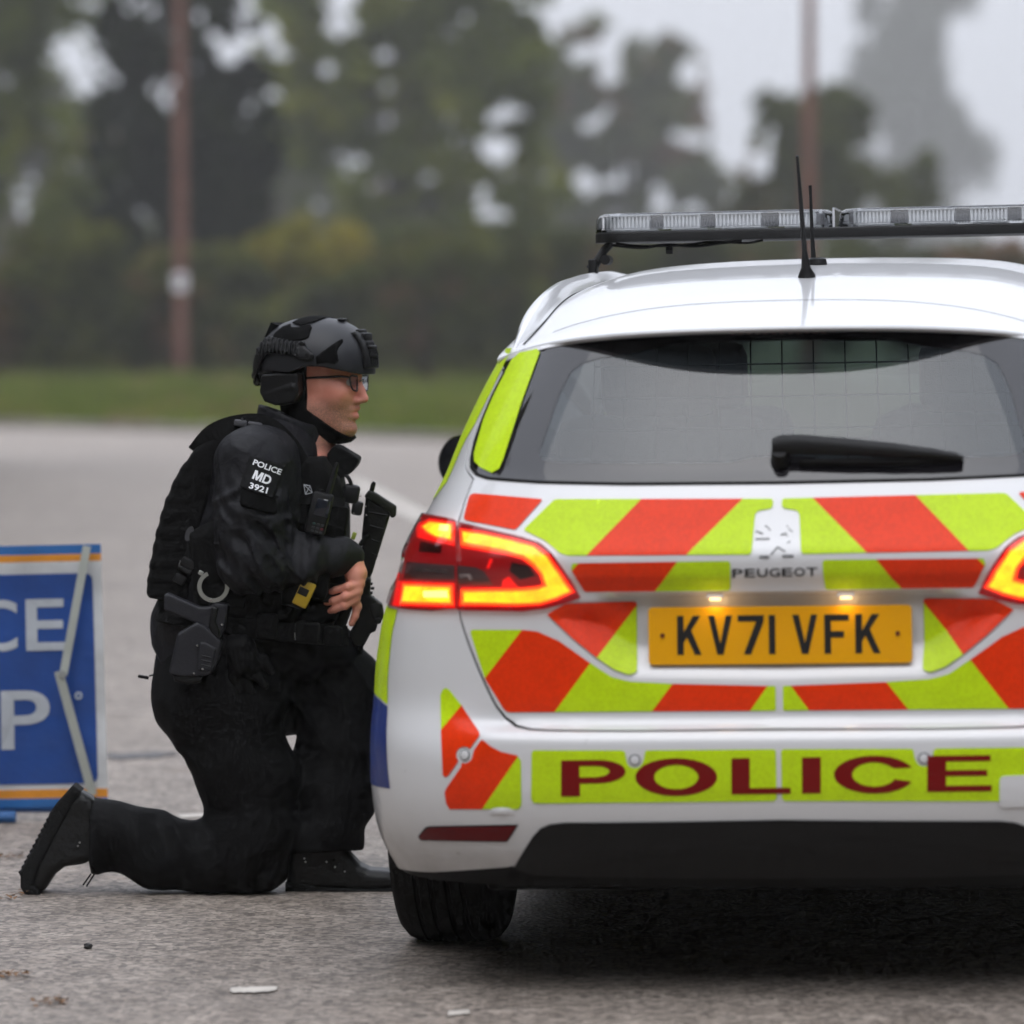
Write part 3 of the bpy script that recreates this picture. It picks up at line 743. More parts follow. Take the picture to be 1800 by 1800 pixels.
# ---- materials
def paint_white():
    m, n, l, b = mat_new('white_paint')
    b.inputs['Roughness'].default_value = .32; b.inputs['Coat Weight'].default_value = .8; b.inputs['Coat Roughness'].default_value = .06
    tc = n.new('ShaderNodeTexCoord'); sp = n.new('ShaderNodeSeparateXYZ'); l.new(tc.outputs['Object'], sp.inputs[0])
    # road dirt thrown up on the lowest panels, broken up by noise
    nz = n.new('ShaderNodeTexNoise'); nz.inputs['Scale'].default_value = 9; nz.inputs['Detail'].default_value = 8; nz.inputs['Roughness'].default_value = .65
    l.new(tc.outputs['Object'], nz.inputs['Vector'])
    mr = n.new('ShaderNodeMapRange'); mr.inputs['From Min'].default_value = .36; mr.inputs['From Max'].default_value = .22
    l.new(sp.outputs['Z'], mr.inputs['Value'])
    mu = n.new('ShaderNodeMath'); mu.operation = 'MULTIPLY'; l.new(mr.outputs[0], mu.inputs[0]); l.new(nz.outputs[0], mu.inputs[1])
    # fine specks
    n2 = n.new('ShaderNodeTexNoise'); n2.inputs['Scale'].default_value = 45; n2.inputs['Detail'].default_value = 3
    l.new(tc.outputs['Object'], n2.inputs['Vector'])
    cr = n.new('ShaderNodeMapRange'); cr.inputs['From Min'].default_value = .735; cr.inputs['From Max'].default_value = .80
    l.new(n2.outputs[0], cr.inputs['Value'])
    m2 = n.new('ShaderNodeMath'); m2.operation = 'MULTIPLY'; m2.inputs[1].default_value = .55; l.new(cr.outputs[0], m2.inputs[0])
    ad = n.new('ShaderNodeMath'); ad.operation = 'MAXIMUM'; l.new(mu.outputs[0], ad.inputs[0]); l.new(m2.outputs[0], ad.inputs[1])
    mx = n.new('ShaderNodeMixRGB'); mx.inputs[1].default_value = (.68, .68, .685, 1); mx.inputs[2].default_value = (.10, .075, .055, 1)
    l.new(ad.outputs[0], mx.inputs[0]); l.new(mx.outputs[0], b.inputs['Base Color'])
    return m
M_WHITE = paint_white()
def film(name, col):
    """retroreflective film with a faint cell pattern"""
    m, n, l, b = mat_new(name)
    b.inputs['Roughness'].default_value = .42; b.inputs['Specular IOR Level'].default_value = .12; b.inputs['Coat Weight'].default_value = .2; b.inputs['Coat Roughness'].default_value = .1
    tc = n.new('ShaderNodeTexCoord'); wv = n.new('ShaderNodeTexVoronoi'); wv.inputs['Scale'].default_value = 140
    l.new(tc.outputs['Object'], wv.inputs['Vector'])
    nz = n.new('ShaderNodeTexNoise'); nz.inputs['Scale'].default_value = 30; l.new(tc.outputs['Object'], nz.inputs['Vector'])
    ad = n.new('ShaderNodeMath'); ad.operation = 'ADD'; l.new(wv.outputs['Distance'], ad.inputs[0]); l.new(nz.outputs[0], ad.inputs[1])
    mr = n.new('ShaderNodeMapRange'); mr.inputs['From Min'].default_value = .4; mr.inputs['From Max'].default_value = 1.3
    mr.inputs['To Min'].default_value = .90; mr.inputs['To Max'].default_value = 1.08; l.new(ad.outputs[0], mr.inputs['Value'])
    mx = n.new('ShaderNodeMixRGB'); mx.blend_type = 'MULTIPLY'; mx.inputs[0].default_value = 1; mx.inputs[1].default_value = (*col, 1)
    l.new(mr.outputs[0], mx.inputs[2]); l.new(mx.outputs[0], b.inputs['Base Color'])
    return m
M_LIME = film('lime_film', (.50, .70, .006))
M_ORANGE = film('orange_film', (.76, .036, .0008))
M_BLUE = film('blue_film', (.018, .036, .17))
M_DARKRED = simple('dark_red_film', (.18, .002, .002), .5, spec=.2)
M_SHELL = simple('inner_shell_black', (.005, .005, .005), .7, spec=.2)
M_PLASTIC = simple('black_plastic', (.005, .005, .0052), .5, bump=.15, bscale=900, spec=.3)
M_GLOSSBLK = simple('gloss_black', (.012, .012, .014), .08)
M_FRIT = simple('frit_glass', (.012, .011, .013), .04, spec=.75)
M_RUBBER = simple('tyre_rubber', (.009, .0085, .008), .85, bump=.2, bscale=120, var=.3, vscale=14, spec=.15)
M_ALLOY = simple('alloy', (.45, .46, .48), .35, metal=1)
M_STEEL = simple('bright_steel', (.6, .6, .6), .25, metal=1)
def glass_mat(name, tint, dust, rough=.0, ior=1.5, boost=1.0):
    m, n, l, b = mat_new(name); n.remove(b); out = n['Material Output']
    tr = n.new('ShaderNodeBsdfTransparent'); tr.inputs[0].default_value = (*tint, 1)
    gl = n.new('ShaderNodeBsdfGlossy'); gl.inputs['Roughness'].default_value = rough
    df = n.new('ShaderNodeBsdfDiffuse'); df.inputs[0].default_value = (.38, .47, .54, 1)
    fr = n.new('ShaderNodeFresnel'); fr.inputs['IOR'].default_value = ior
    mu = n.new('ShaderNodeMath'); mu.operation = 'MULTIPLY'; mu.inputs[1].default_value = boost; mu.use_clamp = True
    l.new(fr.outputs[0], mu.inputs[0])
    nz = n.new('ShaderNodeTexNoise'); nz.inputs['Scale'].default_value = 5; nz.inputs['Detail'].default_value = 6
    tc = n.new('ShaderNodeTexCoord'); l.new(tc.outputs['Object'], nz.inputs['Vector'])
    mr = n.new('ShaderNodeMapRange'); mr.inputs['To Min'].default_value = dust * .75; mr.inputs['To Max'].default_value = dust * 1.25
    l.new(nz.outputs[0], mr.inputs['Value'])
    m1 = n.new('ShaderNodeMixShader'); l.new(mr.outputs[0], m1.inputs[0]); l.new(tr.outputs[0], m1.inputs[1]); l.new(df.outputs[0], m1.inputs[2])
    m2 = n.new('ShaderNodeMixShader'); l.new(mu.outputs[0], m2.inputs[0]); l.new(m1.outputs[0], m2.inputs[1]); l.new(gl.outputs[0], m2.inputs[2])
    l.new(m2.outputs[0], out.inputs[0])
    return m
M_GLASS = glass_mat('car_glass', (.58, .66, .70), .06, boost=1.75)
M_GLASS_D = glass_mat('side_glass', (.25, .28, .28), .05, boost=1.5)
M_CLEAR = glass_mat('clear_plastic', (.95, .96, .97), .012, rough=.02)
M_REDLENS = glass_mat('lens_cover', (.96, .9, .9), .0, rough=.02, ior=1.45)

# ---- roof and spoiler --------------------------------------------------------
RY = np.array([.16, .20, .28, .40, .6, .9, 1.3, 1.7, 2.1, 2.5, 2.85, 3.0])
RZ = np.array([1.334, 1.340, 1.354, 1.376, 1.405, 1.443, 1.476, 1.496, 1.504, 1.496, 1.462, 1.43])
ry = np.linspace(.16, 3.0, 400); rz = np.interp(ry, RY, RZ)
k_ = np.exp(-.5 * (np.arange(-20, 21) / 7.) ** 2); k_ /= k_.sum()
rz2 = np.convolve(np.pad(rz, 20, mode='reflect', reflect_type='odd'), k_, 'valid')
rz = np.where(ry < .3, rz, rz2)
def roof_z(x, y):
    w = .615 - .02 * sm(1.2, 3, y); q = min(abs(x) / w, 1)
    return float(np.interp(y, ry, rz)) - .026 * q * q - .085 * q ** (3.4 + 3.6 * sm(.45, 1.2, y))
def roof_w(y): return .615 - .02 * sm(1.2, 3, y)
def lip_y(a): return .20 + .33 * abs(a) ** 2.8
def top_z(x):                      # where the tailgate glass runs under the spoiler lip
    a = min(1.0, abs(x) / .60); y = lip_y(a); return roof_z(a * roof_w(y), y) - .011
TOPX = [-.60, -.575, -.54, -.49, -.42, -.32, -.2, -.1]
# ---- main panels -------------------------------------------------------------
def loop_grid(name, us, zs, mat, keep, off, parent):
    U, Z = np.meshgrid(us, zs); P = S(U.ravel(), Z.ravel(), off); nu = len(us); f = []
    for j in range(len(zs) - 1):
        for i in range(nu - 1):
            c = P[[j * nu + i, j * nu + i + 1, (j + 1) * nu + i + 1, (j + 1) * nu + i]].mean(0)
            if keep(us[i] * .5 + us[i + 1] * .5, c): f.append((j * nu + i, j * nu + i + 1, (j + 1) * nu + i + 1, (j + 1) * nu + i))
    used = sorted({i for q in f for i in q}); mp = {k: i for i, k in enumerate(used)}
    return mesh_obj(name, [P[k] for k in used], [tuple(mp[i] for i in q) for q in f], mat, parent)

GLASS_PX = [(905, 623), (887, 655), (868, 692), (850, 734), (836, 774), (829, 806), (829, 822), (838, 834), (858, 841),
            (950, 848), (1100, 851), (1363, 849)]
glass_l = uz(GLASS_PX)
zt = top_z(.6)
glass_top = [(x_to_u(x, top_z(x)), top_z(x)) for x in TOPX][::-1]
glass_l = [p for p in glass_l if p[1] < zt - .004]
def mirror_loop(left):            # left half outline, ends on the centre line -> closed loop
    return left + [(-u, z) for u, z in left[::-1] if abs(u) > 1e-3]
GLASS = mirror_loop([(0.0, top_z(0))] + glass_top + glass_l[:-1] + [(0.0, glass_l[-1][1])])
CLEAR_PX = [(1110, 620), (1056, 628), (1026, 636), (1003, 652), (983, 690), (965, 742), (949, 788), (946, 798), (954, 808), (987, 812), (1140, 813), (1284, 811), (1318, 803), (1363, 799)]
cl = uz(CLEAR_PX)
zc2 = 1.312
cl = [(x_to_u(-.10, zc2), zc2), (x_to_u(-.22, 1.308), 1.308)] + cl
CLEAR = mirror_loop(cl[:-1] + [(0.0, cl[-1][1])])

arch_c = (.955, .315); ARCH_R = .375
def in_arch(c): return any(math.hypot(c[1] - yy, c[2] - .315) < ARCH_R + .02 and abs(c[0]) > .6 for yy in (.955, 3.685))
def shell_keep(u, c):
    if in_arch(c): return False
    if c[1] < .95 and c[2] > top_z(c[0]) - .012: return False
    if abs(u) < 1 and 1.075 < c[2] < 1.33 and abs(c[0]) < .62 - (c[2] - 1.07) * .35: return False
    if abs(u) > .93 and 1.03 < c[2] < 1.335 and c[1] > 1.0: return False
    return True
us_r = np.concatenate([np.linspace(0, 1, 60), np.linspace(1, 2, 60)[1:], np.linspace(2, 3, 30)[1:]])
us_all = np.concatenate([-us_r[::-1], us_r[1:]])
loop_grid('body_shell', us_all, np.linspace(.22, 1.33, 96), M_SHELL, shell_keep, -.007, car)

# tailgate: lower edge and sides from its shut line
TG_LOW = [(808, 1070), (815, 1098), (829, 1140), (845, 1180), (860, 1213), (874, 1240), (890, 1260), (910, 1274), (935, 1280), (965, 1282), (1100, 1283), (1363, 1280)]
tl = uz(TG_LOW)
up = uz([(834, 842), (819, 880), (808, 918)])
side_top = [(u * 1.035, z) for u, z in glass_l[0:7]]
tgl = [(0.0, top_z(0) + .004)] + [(x_to_u(x * 1.03, top_z(x) + .004), top_z(x) + .004) for x in TOPX[::-1]] + side_top + up + tl[:-1] + [(0.0, tl[-1][1])]
TG = mirror_loop(tgl)
tailgate = patch('tailgate', [TG, GLASS], M_WHITE, car, 0, .010, .011)
# bumper: below the tailgate and the lights, wrapped round to the wheel arches
def y_to_u(y, z):                 # flank point at depth y
    a = np.linspace(.5, 3, 4000); P = S(a, np.full(4000, z)); return float(np.interp(y, P[:, 1], a))
gap = .0045 / S_LEN
bl = []
for u, z in tl[:-1]: bl.append((u - gap * .9, z - .004))
bl[0] = (tl[0][0] - gap, tl[0][1])
BLACK_PX = [(905, 1523), (920, 1497), (937, 1470), (950, 1456), (967, 1449), (993, 1446), (1200, 1444), (1363, 1441)]
blk = uz(BLACK_PX)
light_bot = uz([(760, 1074), (715, 1071), (690, 1066)])
zb = light_bot[-1][1] - .002
arch_pts = []
for a in np.linspace(150, 196, 10):
    yy, zz = .955 + ARCH_R * math.cos(R(a)), .315 + ARCH_R * math.sin(R(a)); arch_pts.append((-y_to_u(yy, zz), zz))
side_split = (-y_to_u(.60, .60), .60)
bump_left = [(0.0, tl[-1][1] - .0045)] + bl[::-1] + [(light_bot[0][0], light_bot[0][1])] + light_bot[1:] + [(-y_to_u(.42, zb), zb), (-y_to_u(.52, .66), .66)]
bump_left += arch_pts[:]
bump_left += uz([(703, 1535), (760, 1533), (840, 1528)]) + blk[:-1] + [(0.0, blk[-1][1])]
BUMP = bump_left + [(-u, z) for u, z in bump_left[::-1] if abs(u) > 1e-3]
bumper = patch('rear_bumper', [BUMP], M_WHITE, car, 0, .012, .010)
# black diffuser insert
dif = blk[:-1] + [(0.0, blk[-1][1])]
dl = [(blk[0][0] * 1.02, .268), (x_to_u(-.5, .252), .252), (x_to_u(-.2, .247), .247)]
DIF = [(0.0, .247)] + dl[::-1] + dif
DIF = DIF + [(-u, z) for u, z in DIF[::-1] if abs(u) > 1e-3]
patch('bumper_insert', [DIF], M_PLASTIC, car, .004, .02, .02)
# quarter panels and doors (flanks)
for sgn in (-1, 1):
    mir = sgn > 0
    q = [(u - .006, z) for u, z in [(x_to_u(-.628, zt), zt)] + side_top + up]          # along the tailgate
    qz = [(light_bot[0][0] - .004, light_bot[0][1])]
    loop = q + [(light_bot[0][0] - .01, light_bot[0][1] + .003)] + [(u, z + .003) for u, z in light_bot[1:]] + \
        [(-y_to_u(.42, zb) , zb + .003), (-y_to_u(.525, .66) , .66)]
    ap = []
    for a in np.linspace(148, 92, 10):
        yy, zz = .955 + ARCH_R * math.cos(R(a)), .315 + ARCH_R * math.sin(R(a)); ap.append((-y_to_u(yy, zz), zz))
    loop += ap + [(-y_to_u(.96, .70), .70), (-y_to_u(.98, 1.02), 1.02), (-y_to_u(.80, 1.10), 1.10), (-y_to_u(.92, 1.325), 1.325), (-y_to_u(.70, 1.30), 1.30)]
    patch('quarter_panel', [loop], M_WHITE, car, 0, .01, .02, mirror=mir)
    for k, (ya, yb, nm) in enumerate(((.965, 1.86, 'rear_door'), (1.868, 2.95, 'front_door'), (2.958, 4.05, 'front_wing'))):
        zlow = .27
        pts = [(-y_to_u(ya, 1.02), 1.02), (-y_to_u(ya, .72), .72)]
        if k == 0:
            for a in np.linspace(88, 18, 8):
                yy, zz = .955 + ARCH_R * math.cos(R(a)), .315 + ARCH_R * math.sin(R(a)); pts.append((-y_to_u(yy, zz), zz))
            pts += [(-y_to_u(1.34, zlow), zlow)]
        else: pts += [(-y_to_u(ya, zlow), zlow)]
        if k == 2:
            pts = [(-y_to_u(ya, .90), .90), (-y_to_u(ya, zlow), zlow), (-y_to_u(3.25, zlow), zlow)]
            for a in np.linspace(180, 30, 12):
                yy, zz = 3.685 + (ARCH_R + .03) * math.cos(R(a)), .315 + (ARCH_R + .03) * math.sin(R(a)); pts.append((-y_to_u(yy, zz), zz))
            pts += [(-y_to_u(yb, .62), .62), (-y_to_u(yb - .1, .86), .86)]
        else: pts += [(-y_to_u(yb, zlow), zlow), (-y_to_u(yb, 1.02), 1.02)]
        d = patch(nm, [pts], M_WHITE, car, 0, .01, .03, mirror=mir)
        if k < 2:
            hz = .86; c = S(sgn * y_to_u(ya + .12, hz), hz); m = MB()
            m.box((c[0] + sgn * .02, c[1], hz), (.03, .19, .025), bev=.008); m.build('handle', M_WHITE, d)
            # side livery blocks
            for j in range(2):
                y0 = ya + .02 + j * (yb - ya) * .5; y1 = y0 + (yb - ya) * .5 - .03
                patch('livery_block', [[(-y_to_u(y0, .99), .99), (-y_to_u(y0, .70), .70), (-y_to_u(y1, .70), .70), (-y_to_u(y1, .99), .99)]], (M_BLUE, M_LIME)[(j + k) % 2], d, .0012, 0, .04, mirror=mir)
                patch('livery_block', [[(-y_to_u(y0, .69), .69), (-y_to_u(y0, .42), .42), (-y_to_u(y1, .42), .42), (-y_to_u(y1, .69), .69)]], (M_LIME, M_BLUE)[(j + k) % 2], d, .0012, 0, .04, mirror=mir)
    # side glass band
    sg = [(-y_to_u(1.0, 1.03), 1.03), (-y_to_u(3.0, 1.03), 1.03), (-y_to_u(2.45, 1.335), 1.335), (-y_to_u(.95, 1.335), 1.335), (-y_to_u(.83, 1.10), 1.10)]
    patch('side_window', [sg], M_GLASS_D, car, -.003, 0, .03, mirror=mir)
# front end: nose, bonnet and windscreen, closed so that the car is whole from any side
loop_grid('front_panel', np.concatenate([-np.linspace(2, 3, 30)[::-1], np.linspace(2, 3, 30)[1:]]) * .999 + 0, np.linspace(.24, .96, 40), M_WHITE, lambda u, c: not in_arch(c), 0, car)
b = []
for j, zz in enumerate(np.linspace(.965, 1.41, 14)):
    for i, uu in enumerate(np.linspace(-1, 1, 15)):
        u3 = 3 - abs(uu) * .72
        b.append(S(np.array(u3 if uu >= 0 else -u3), np.array(zz)))
mesh_obj('windscreen', b, [(j * 15 + i, j * 15 + i + 1, (j + 1) * 15 + i + 1, (j + 1) * 15 + i) for j in range(13) for i in range(14)], M_GLASS_D, car)

# ---- roof skin ---
nu, ny = 49, 70
uu = np.linspace(-1, 1, nu)
LIPS = {a: lip_y(a) for a in uu}
yy_ = np.concatenate([np.linspace(0, .12, 10), np.linspace(.12, 1, ny - 9)[1:]])
rv, rf = [], []
for t in yy_:
    for a in uu:
        lip = LIPS[a]
        y = lip + (2.98 - lip) * t
        x = a * roof_w(y)
        z = roof_z(x, y) - (.003 * (1 - sm(0, .02, t)) if t < .02 else 0)
        rv.append((x, y, z))
N = len(yy_)
rf = [(j * nu + i, j * nu + i + 1, (j + 1) * nu + i + 1, (j + 1) * nu + i) for j in range(N - 1) for i in range(nu - 1)]
roof = mesh_obj('roof', rv, rf, M_WHITE, car)
# rolled lip and dark underside of the spoiler
sv = []
for a in uu:
    lip = LIPS[a]; x = a * roof_w(lip); z = rv[int(round((a + 1) / 2 * (nu - 1)))][2]
    sv += [(x, lip, z), (x, lip - .002, z - .005), (x * .998, lip + .010, z - .011), (x * .985, lip + .05, z - .013), (x * .97, lip + .12, z - .010), (x * .97, lip + .22, z - .002)]
mesh_obj('spoiler_lip', sv, [(i * 6 + k, (i + 1) * 6 + k, (i + 1) * 6 + k + 1, i * 6 + k + 1) for i in range(nu - 1) for k in range(2)], M_WHITE, roof, recalc=True)
mesh_obj('spoiler_underside', sv, [(i * 6 + k, (i + 1) * 6 + k, (i + 1) * 6 + k + 1, i * 6 + k + 1) for i in range(nu - 1) for k in range(2, 5)], M_PLASTIC, roof, recalc=True)
# third brake lamp tucked under the lip
m = MB()
for i in range(12): m.box((-.095 + i * .0165, .222, 1.325), (.010, .006, .006), bev=.002)
m.build('high_brake_light', simple('brake_strip', (.10, .06, .055), .3), car)
# join of spoiler and roof: fine recessed line
m = MB(); pts = []
for a in np.linspace(-.8, .8, 40):
    y = max(.50, lip_y(a) + .05) if abs(a) > .6 else .50; x = a * roof_w(y); pts.append((x, y, roof_z(x, y) + .0002))
m.tube(pts, .0006, 5); m.build('roof_seam', M_SHELL, roof)
# header: closes the top of the cabin sides
for sgn in (-1, 1):
    pv = []
    for y in np.linspace(lip_y(1.0) + .02, 2.95, 40):
        w0 = roof_w(y); z0 = roof_z(w0, y); wz = float(np.interp(1.325, zd, Wd)) * (1 - .02 * sm(1.6, 3, y))
        zl = min(1.325, z0 - .012); fr_ = min(1., max(0., (y - float(np.interp(zl, zd, Rd))) / SL)); wz = float(np.interp(zl, zd, Wd)) * (1 - .02 * sm(1.6, 3, y)) * (1 - (1 - fr_) ** 4) ** .25; pv += [(sgn * (w0 - .004), y, z0 + .002), (sgn * wz, y, zl)]
    mesh_obj('roof_gutter', pv, [(i * 2, i * 2 + 2, i * 2 + 3, i * 2 + 1) for i in range(39)], M_WHITE, roof)
# roof rails
for sgn in (-1, 1):
    key = [(.576, .50, 1.345), (.570, .58, 1.375), (.563, .72, 1.412), (.560, .95, 1.452), (.566, 1.3, 1.483), (.562, 1.7, 1.499), (.555, 2.1, 1.503), (.548, 2.45, 1.488), (.540, 2.7, 1.455)]
    P = spline(key, 6); m = MB(); n = len(P)
    v = []
    for i, p in enumerate(P):
        t = i / (n - 1); h = .050 * sm(-.06, .34, t) * (1 - sm(.9, 1, t)) + .001; wd = .008 + .013 * sm(0, .30, t)
        base = roof_z(p[0], p[1]) - .004; top = base + h
        for (dx, z) in ((-wd * 1.25, base), (-wd * .7, top - .010), (-wd * .3, top), (wd * .45, top - .003), (wd, top - .014), (wd * 1.1, base - .01)):
            v.append((sgn * (p[0] + dx), p[1], z))
    f = [(i * 6 + k, i * 6 + k + 1, (i + 1) * 6 + k + 1, (i + 1) * 6 + k) for i in range(n - 1) for k in range(5)]
    f += [tuple(range(6)), tuple((n - 1) * 6 + k for k in range(6))]
    mesh_obj('roof_rail', v, f, M_WHITE, car, recalc=True)
    m = MB(); m.tube([(sgn * (p[0] - .0215), p[1], roof_z(p[0] - .0215, p[1]) + .0005) for p in P], .0022, 5); m.build('rail_seal', M_SHELL, roof)

# ---- rear window -------------------------------------------------------------
patch('rear_window', [CLEAR], M_GLASS, car, -.003, 0, .02)
frit = patch('window_border', [GLASS, CLEAR], M_FRIT, car, -.002, .006, .009)
YEL_PX = [(944, 613), (949, 619), (918, 704), (884, 809), (877, 824), (865, 831), (845, 822), (834, 811), (833, 797), (851, 733), (877, 674), (899, 633), (913, 620)]
for mir in (False, True): patch('lime_strip', [uz(densify(YEL_PX, 10))], M_LIME, frit, .0006, 0, .009, mirror=mir)
# seal round the glass: thin black bead
m = MB(); GP = np.array(densify([(u * S_LEN, z) for u, z in GLASS], .02)); pts = S(GP[:, 0] / S_LEN, GP[:, 1], .0005)
kk = [i for i in range(len(pts)) if pts[i][2] < top_z(pts[i][0]) - .016]
k0 = next((j for j in range(len(kk)) if kk[j] != kk[j - 1] + 1), 0); kk = kk[k0:] + kk[:k0]
m.tube([tuple(pts[i]) for i in kk], .0035, 6); m.build('window_seal', M_RUBBER, car)
# wiper: boss, arm and blade standing off the glass
def on_rear(px, py, off):
    u, z = px_uz(px, py); return Vector(S(np.array(u), np.array(z), off))
m = MB()
prof = [(1359, 799, 15, .028), (1372, 797, 18, .031), (1405, 796, 18, .032), (1480, 799, 16, .030), (1573, 804, 13, .027), (1640, 807, 9, .021), (1680, 809, 6, .016), (1694, 810, 2, .012)]
rings = []
for px, py, hw, off in prof:
    k = 1 / 895.; c = on_rear(px, py, off); rings.append((c, hw * k))
v = []
for c, hh in rings:
    for dz, dy in ((-1, .010), (-1, -.004), (-.4, -.011), (.4, -.011), (1, -.004), (1, .010)):
        v.append(c + Vector((0, dy + dz * hh * .35 * 0, dz * hh)))
f = [(i * 6 + k, i * 6 + (k + 1) % 6, (i + 1) * 6 + (k + 1) % 6, (i + 1) * 6 + k) for i in range(len(rings) - 1) for k in range(6)]
f += [tuple(range(6)), tuple((len(rings) - 1) * 6 + k for k in range(6))]
wiper = mesh_obj('wiper_arm', v, f, M_PLASTIC, car, recalc=True, sharp=60)
m = MB(); m.tube([on_rear(1372, 812, .0), on_rear(1372, 806, .03)], [.020, .016], 12); m.build('pivot', M_PLASTIC, wiper)
m = MB(); A = [on_rear(px, py, .012) for px, py in ((1405, 817), (1500, 817), (1600, 816), (1690, 811))]
m.tube(A, [.004, .008, .007, .003], 6); m.tube([p + Vector((0, .004, -.006)) for p in A], .003, 4)
m.build('wiper_blade', M_RUBBER, wiper)

# ---- chevron livery ----------------------------------------------------------
def chevrons(outline, cuts, first, parent, h=.010, off=.0018):
    """split an outline at slanted cuts (each top->bottom in pixels), alternating lime and orange; both sides"""
    rest = outline; mats = (M_LIME, M_ORANGE); k = first
    pieces = []
    for (a, b_) in cuts:
        left = clip_half(rest, a, b_); right = clip_half(rest, b_, a)
        # the piece nearer the car's left side comes first
        cl_ = sum(p[0] for p in left) / max(len(left), 1); cr_ = sum(p[0] for p in right) / max(len(right), 1)
        if cl_ > cr_: left, right = right, left
        pieces.append((left, k)); rest = right; k ^= 1
    pieces.append((rest, k))
    for poly, c in pieces:
        if len(poly) < 3: continue
        q = [(min(u, -.002), z) for u, z in uz(densify(poly, 9))]
        for mir in (False, True): patch('chevron_stripe', [q], mats[c], parent, off, 0, h, mirror=mir)
# upper band
patch_px = rounded([(827, 867), (955, 878), (907, 932), (815, 914)], [10, 5, 5, 6])
chevrons(patch_px, [], 1, tailgate)
o1 = rounded([(975, 878), (1359, 877), (1359, 894), (1328, 899), (1321, 975), (1000, 977), (985, 973), (957, 950), (920, 932)], [6, 5, 9, 10, 7, 3, 3, 3, 5])
chevrons(o1, [((1129, 876), (1029, 979)), ((1308, 875), (1203, 979))], 0, tailgate)
o2 = rounded([(1006, 990), (1284, 986), (1284, 1038), (1028, 1040), (1004, 1001)], [4, 7, 7, 5, 4])
chevrons(o2, [((1022, 984), (1004, 1005)), ((1193, 984), (1148, 1043))], 0, tailgate)
# beside the number plate
o3 = rounded([(962, 1080), (995, 1061), (1030, 1058), (1120, 1057), (1120, 1183), (1106, 1187), (1080, 1178), (1050, 1158), (1007, 1123)], [4, 3, 2, 7, 5, 3, 3, 0, 0])
chevrons(o3, [((1121, 1062), (1044, 1163))], 1, tailgate, h=.007, off=.0042)
# lower band
o4 = rounded([(826, 1107), (917, 1107), (945, 1110), (983, 1127), (1037, 1165), (1075, 1190), (1107, 1198), (1183, 1202), (1366, 1206), (1366, 1249), (890, 1252), (853, 1193)],
             [8, 0, 4, 0, 0, 5, 5, 0, 7, 7, 8, 0])
chevrons(o4, [((921, 1103), (850, 1196)), ((1041, 1161), (973, 1254)), ((1186, 1197), (1142, 1256)), ((1352, 1202), (1315, 1254))], 0, tailgate)
# bumper corner pieces
def arc(cx_, cy_, r_, a0, a1, n=8): return [(cx_ + r_ * math.cos(R(a0 + (a1 - a0) * i / n)), cy_ + r_ * math.sin(R(a0 + (a1 - a0) * i / n))) for i in range(n + 1)]
p1 = [(775, 1222), (779, 1212), (785, 1209), (791, 1213), (812, 1240), (843, 1288), (844, 1293), (829, 1313)] + arc(817, 1327, 14.5, -45, -225, 8) + [(804, 1342), (788, 1364), (783, 1366), (779, 1362), (776, 1290)]
chevrons(p1, [((814, 1237), (773, 1287))], 0, bumper)
p2 = [(850, 1301), (863, 1312), (880, 1321), (897, 1325), (910, 1328), (916, 1337), (917, 1414), (912, 1422), (791, 1422), (785, 1412), (782, 1393), (786, 1384), (811, 1348)] + arc(817, 1327, 14.5, 110, 0, 6) + [(834, 1318), (846, 1301)]
chevrons(p2, [((914, 1325), (845, 1426))], 1, bumper)
# POLICE panel on the bumper
pl = [(935, 1323), (939, 1319), (1094, 1319), (1099, 1322)] + arc(1116, 1334, 16, 205, -25, 9)[:] + [(1134, 1321), (1138, 1319), (1360, 1317), (1366, 1320), (1366, 1404), (1360, 1408), (950, 1412), (938, 1411), (934, 1404)]
pl[4:14] = [(1101, 1334), (1103, 1342), (1108, 1348), (1116, 1350), (1124, 1348), (1129, 1342), (1132, 1334)]
q = [(min(u, -.001), z) for u, z in uz(densify(pl, 9))]
for mir in (False, True): patch('lime_panel', [q], M_LIME, bumper, .0018, 0, .010, mirror=mir)
def ell(cx_, cy_, rx, ry_, a0=0, a1=360, n=28, close=True):
    return [(cx_ + rx * math.cos(R(a0 + (a1 - a0) * i / n)), cy_ + ry_ * math.sin(R(a0 + (a1 - a0) * i / n))) for i in range(n if close else n + 1)]
def letter(loops): return patch('letter', [uz(densify(l, 6)) for l in loops], M_DARKRED, bumper, .0030, 0, .010)
yl, yr = 1336.5, 1327.0                        # top of the lettering rises to the right with the car's lean
def ly(x, t): return yl + (yr - yl) * (x - 987) / (1743 - 987) + t * 63
def LP(pts): return [(x, ly(x, t)) for x, t in pts]
letter([LP([(987, 0), (1052, 0)]) + [(x, ly(x, .325) + y) for x, y in ell(1052, 0, 48, 20.5, -90, 90, 14, False)] + LP([(1020, .65), (1020, 1), (987, 1)]),
        LP([(1019, .16), (1048, .16)]) + [(x, ly(x, .32) + y) for x, y in ell(1048, 0, 24, 9.8, -80, 80, 8, False)] + LP([(1048, .48), (1019, .48)])])
letter([[(x, ly(1189, .5) + y) for x, y in ell(1189, 0, 72, 33)], [(x, ly(1189, .5) + y) for x, y in ell(1189, 0, 39, 21.5)]])
letter([LP([(1286, 0), (1318, 0), (1318, .84), (1390, .84), (1390, 1), (1286, 1)])])
letter([LP([(1410, 0), (1443, 0), (1443, 1), (1410, 1)])])
co = ell(1537, 0, 71, 33, 28, 335, 28, False); ci = ell(1537, 0, 39, 21.5, 335 - 4, 28 + 4, 20, False)
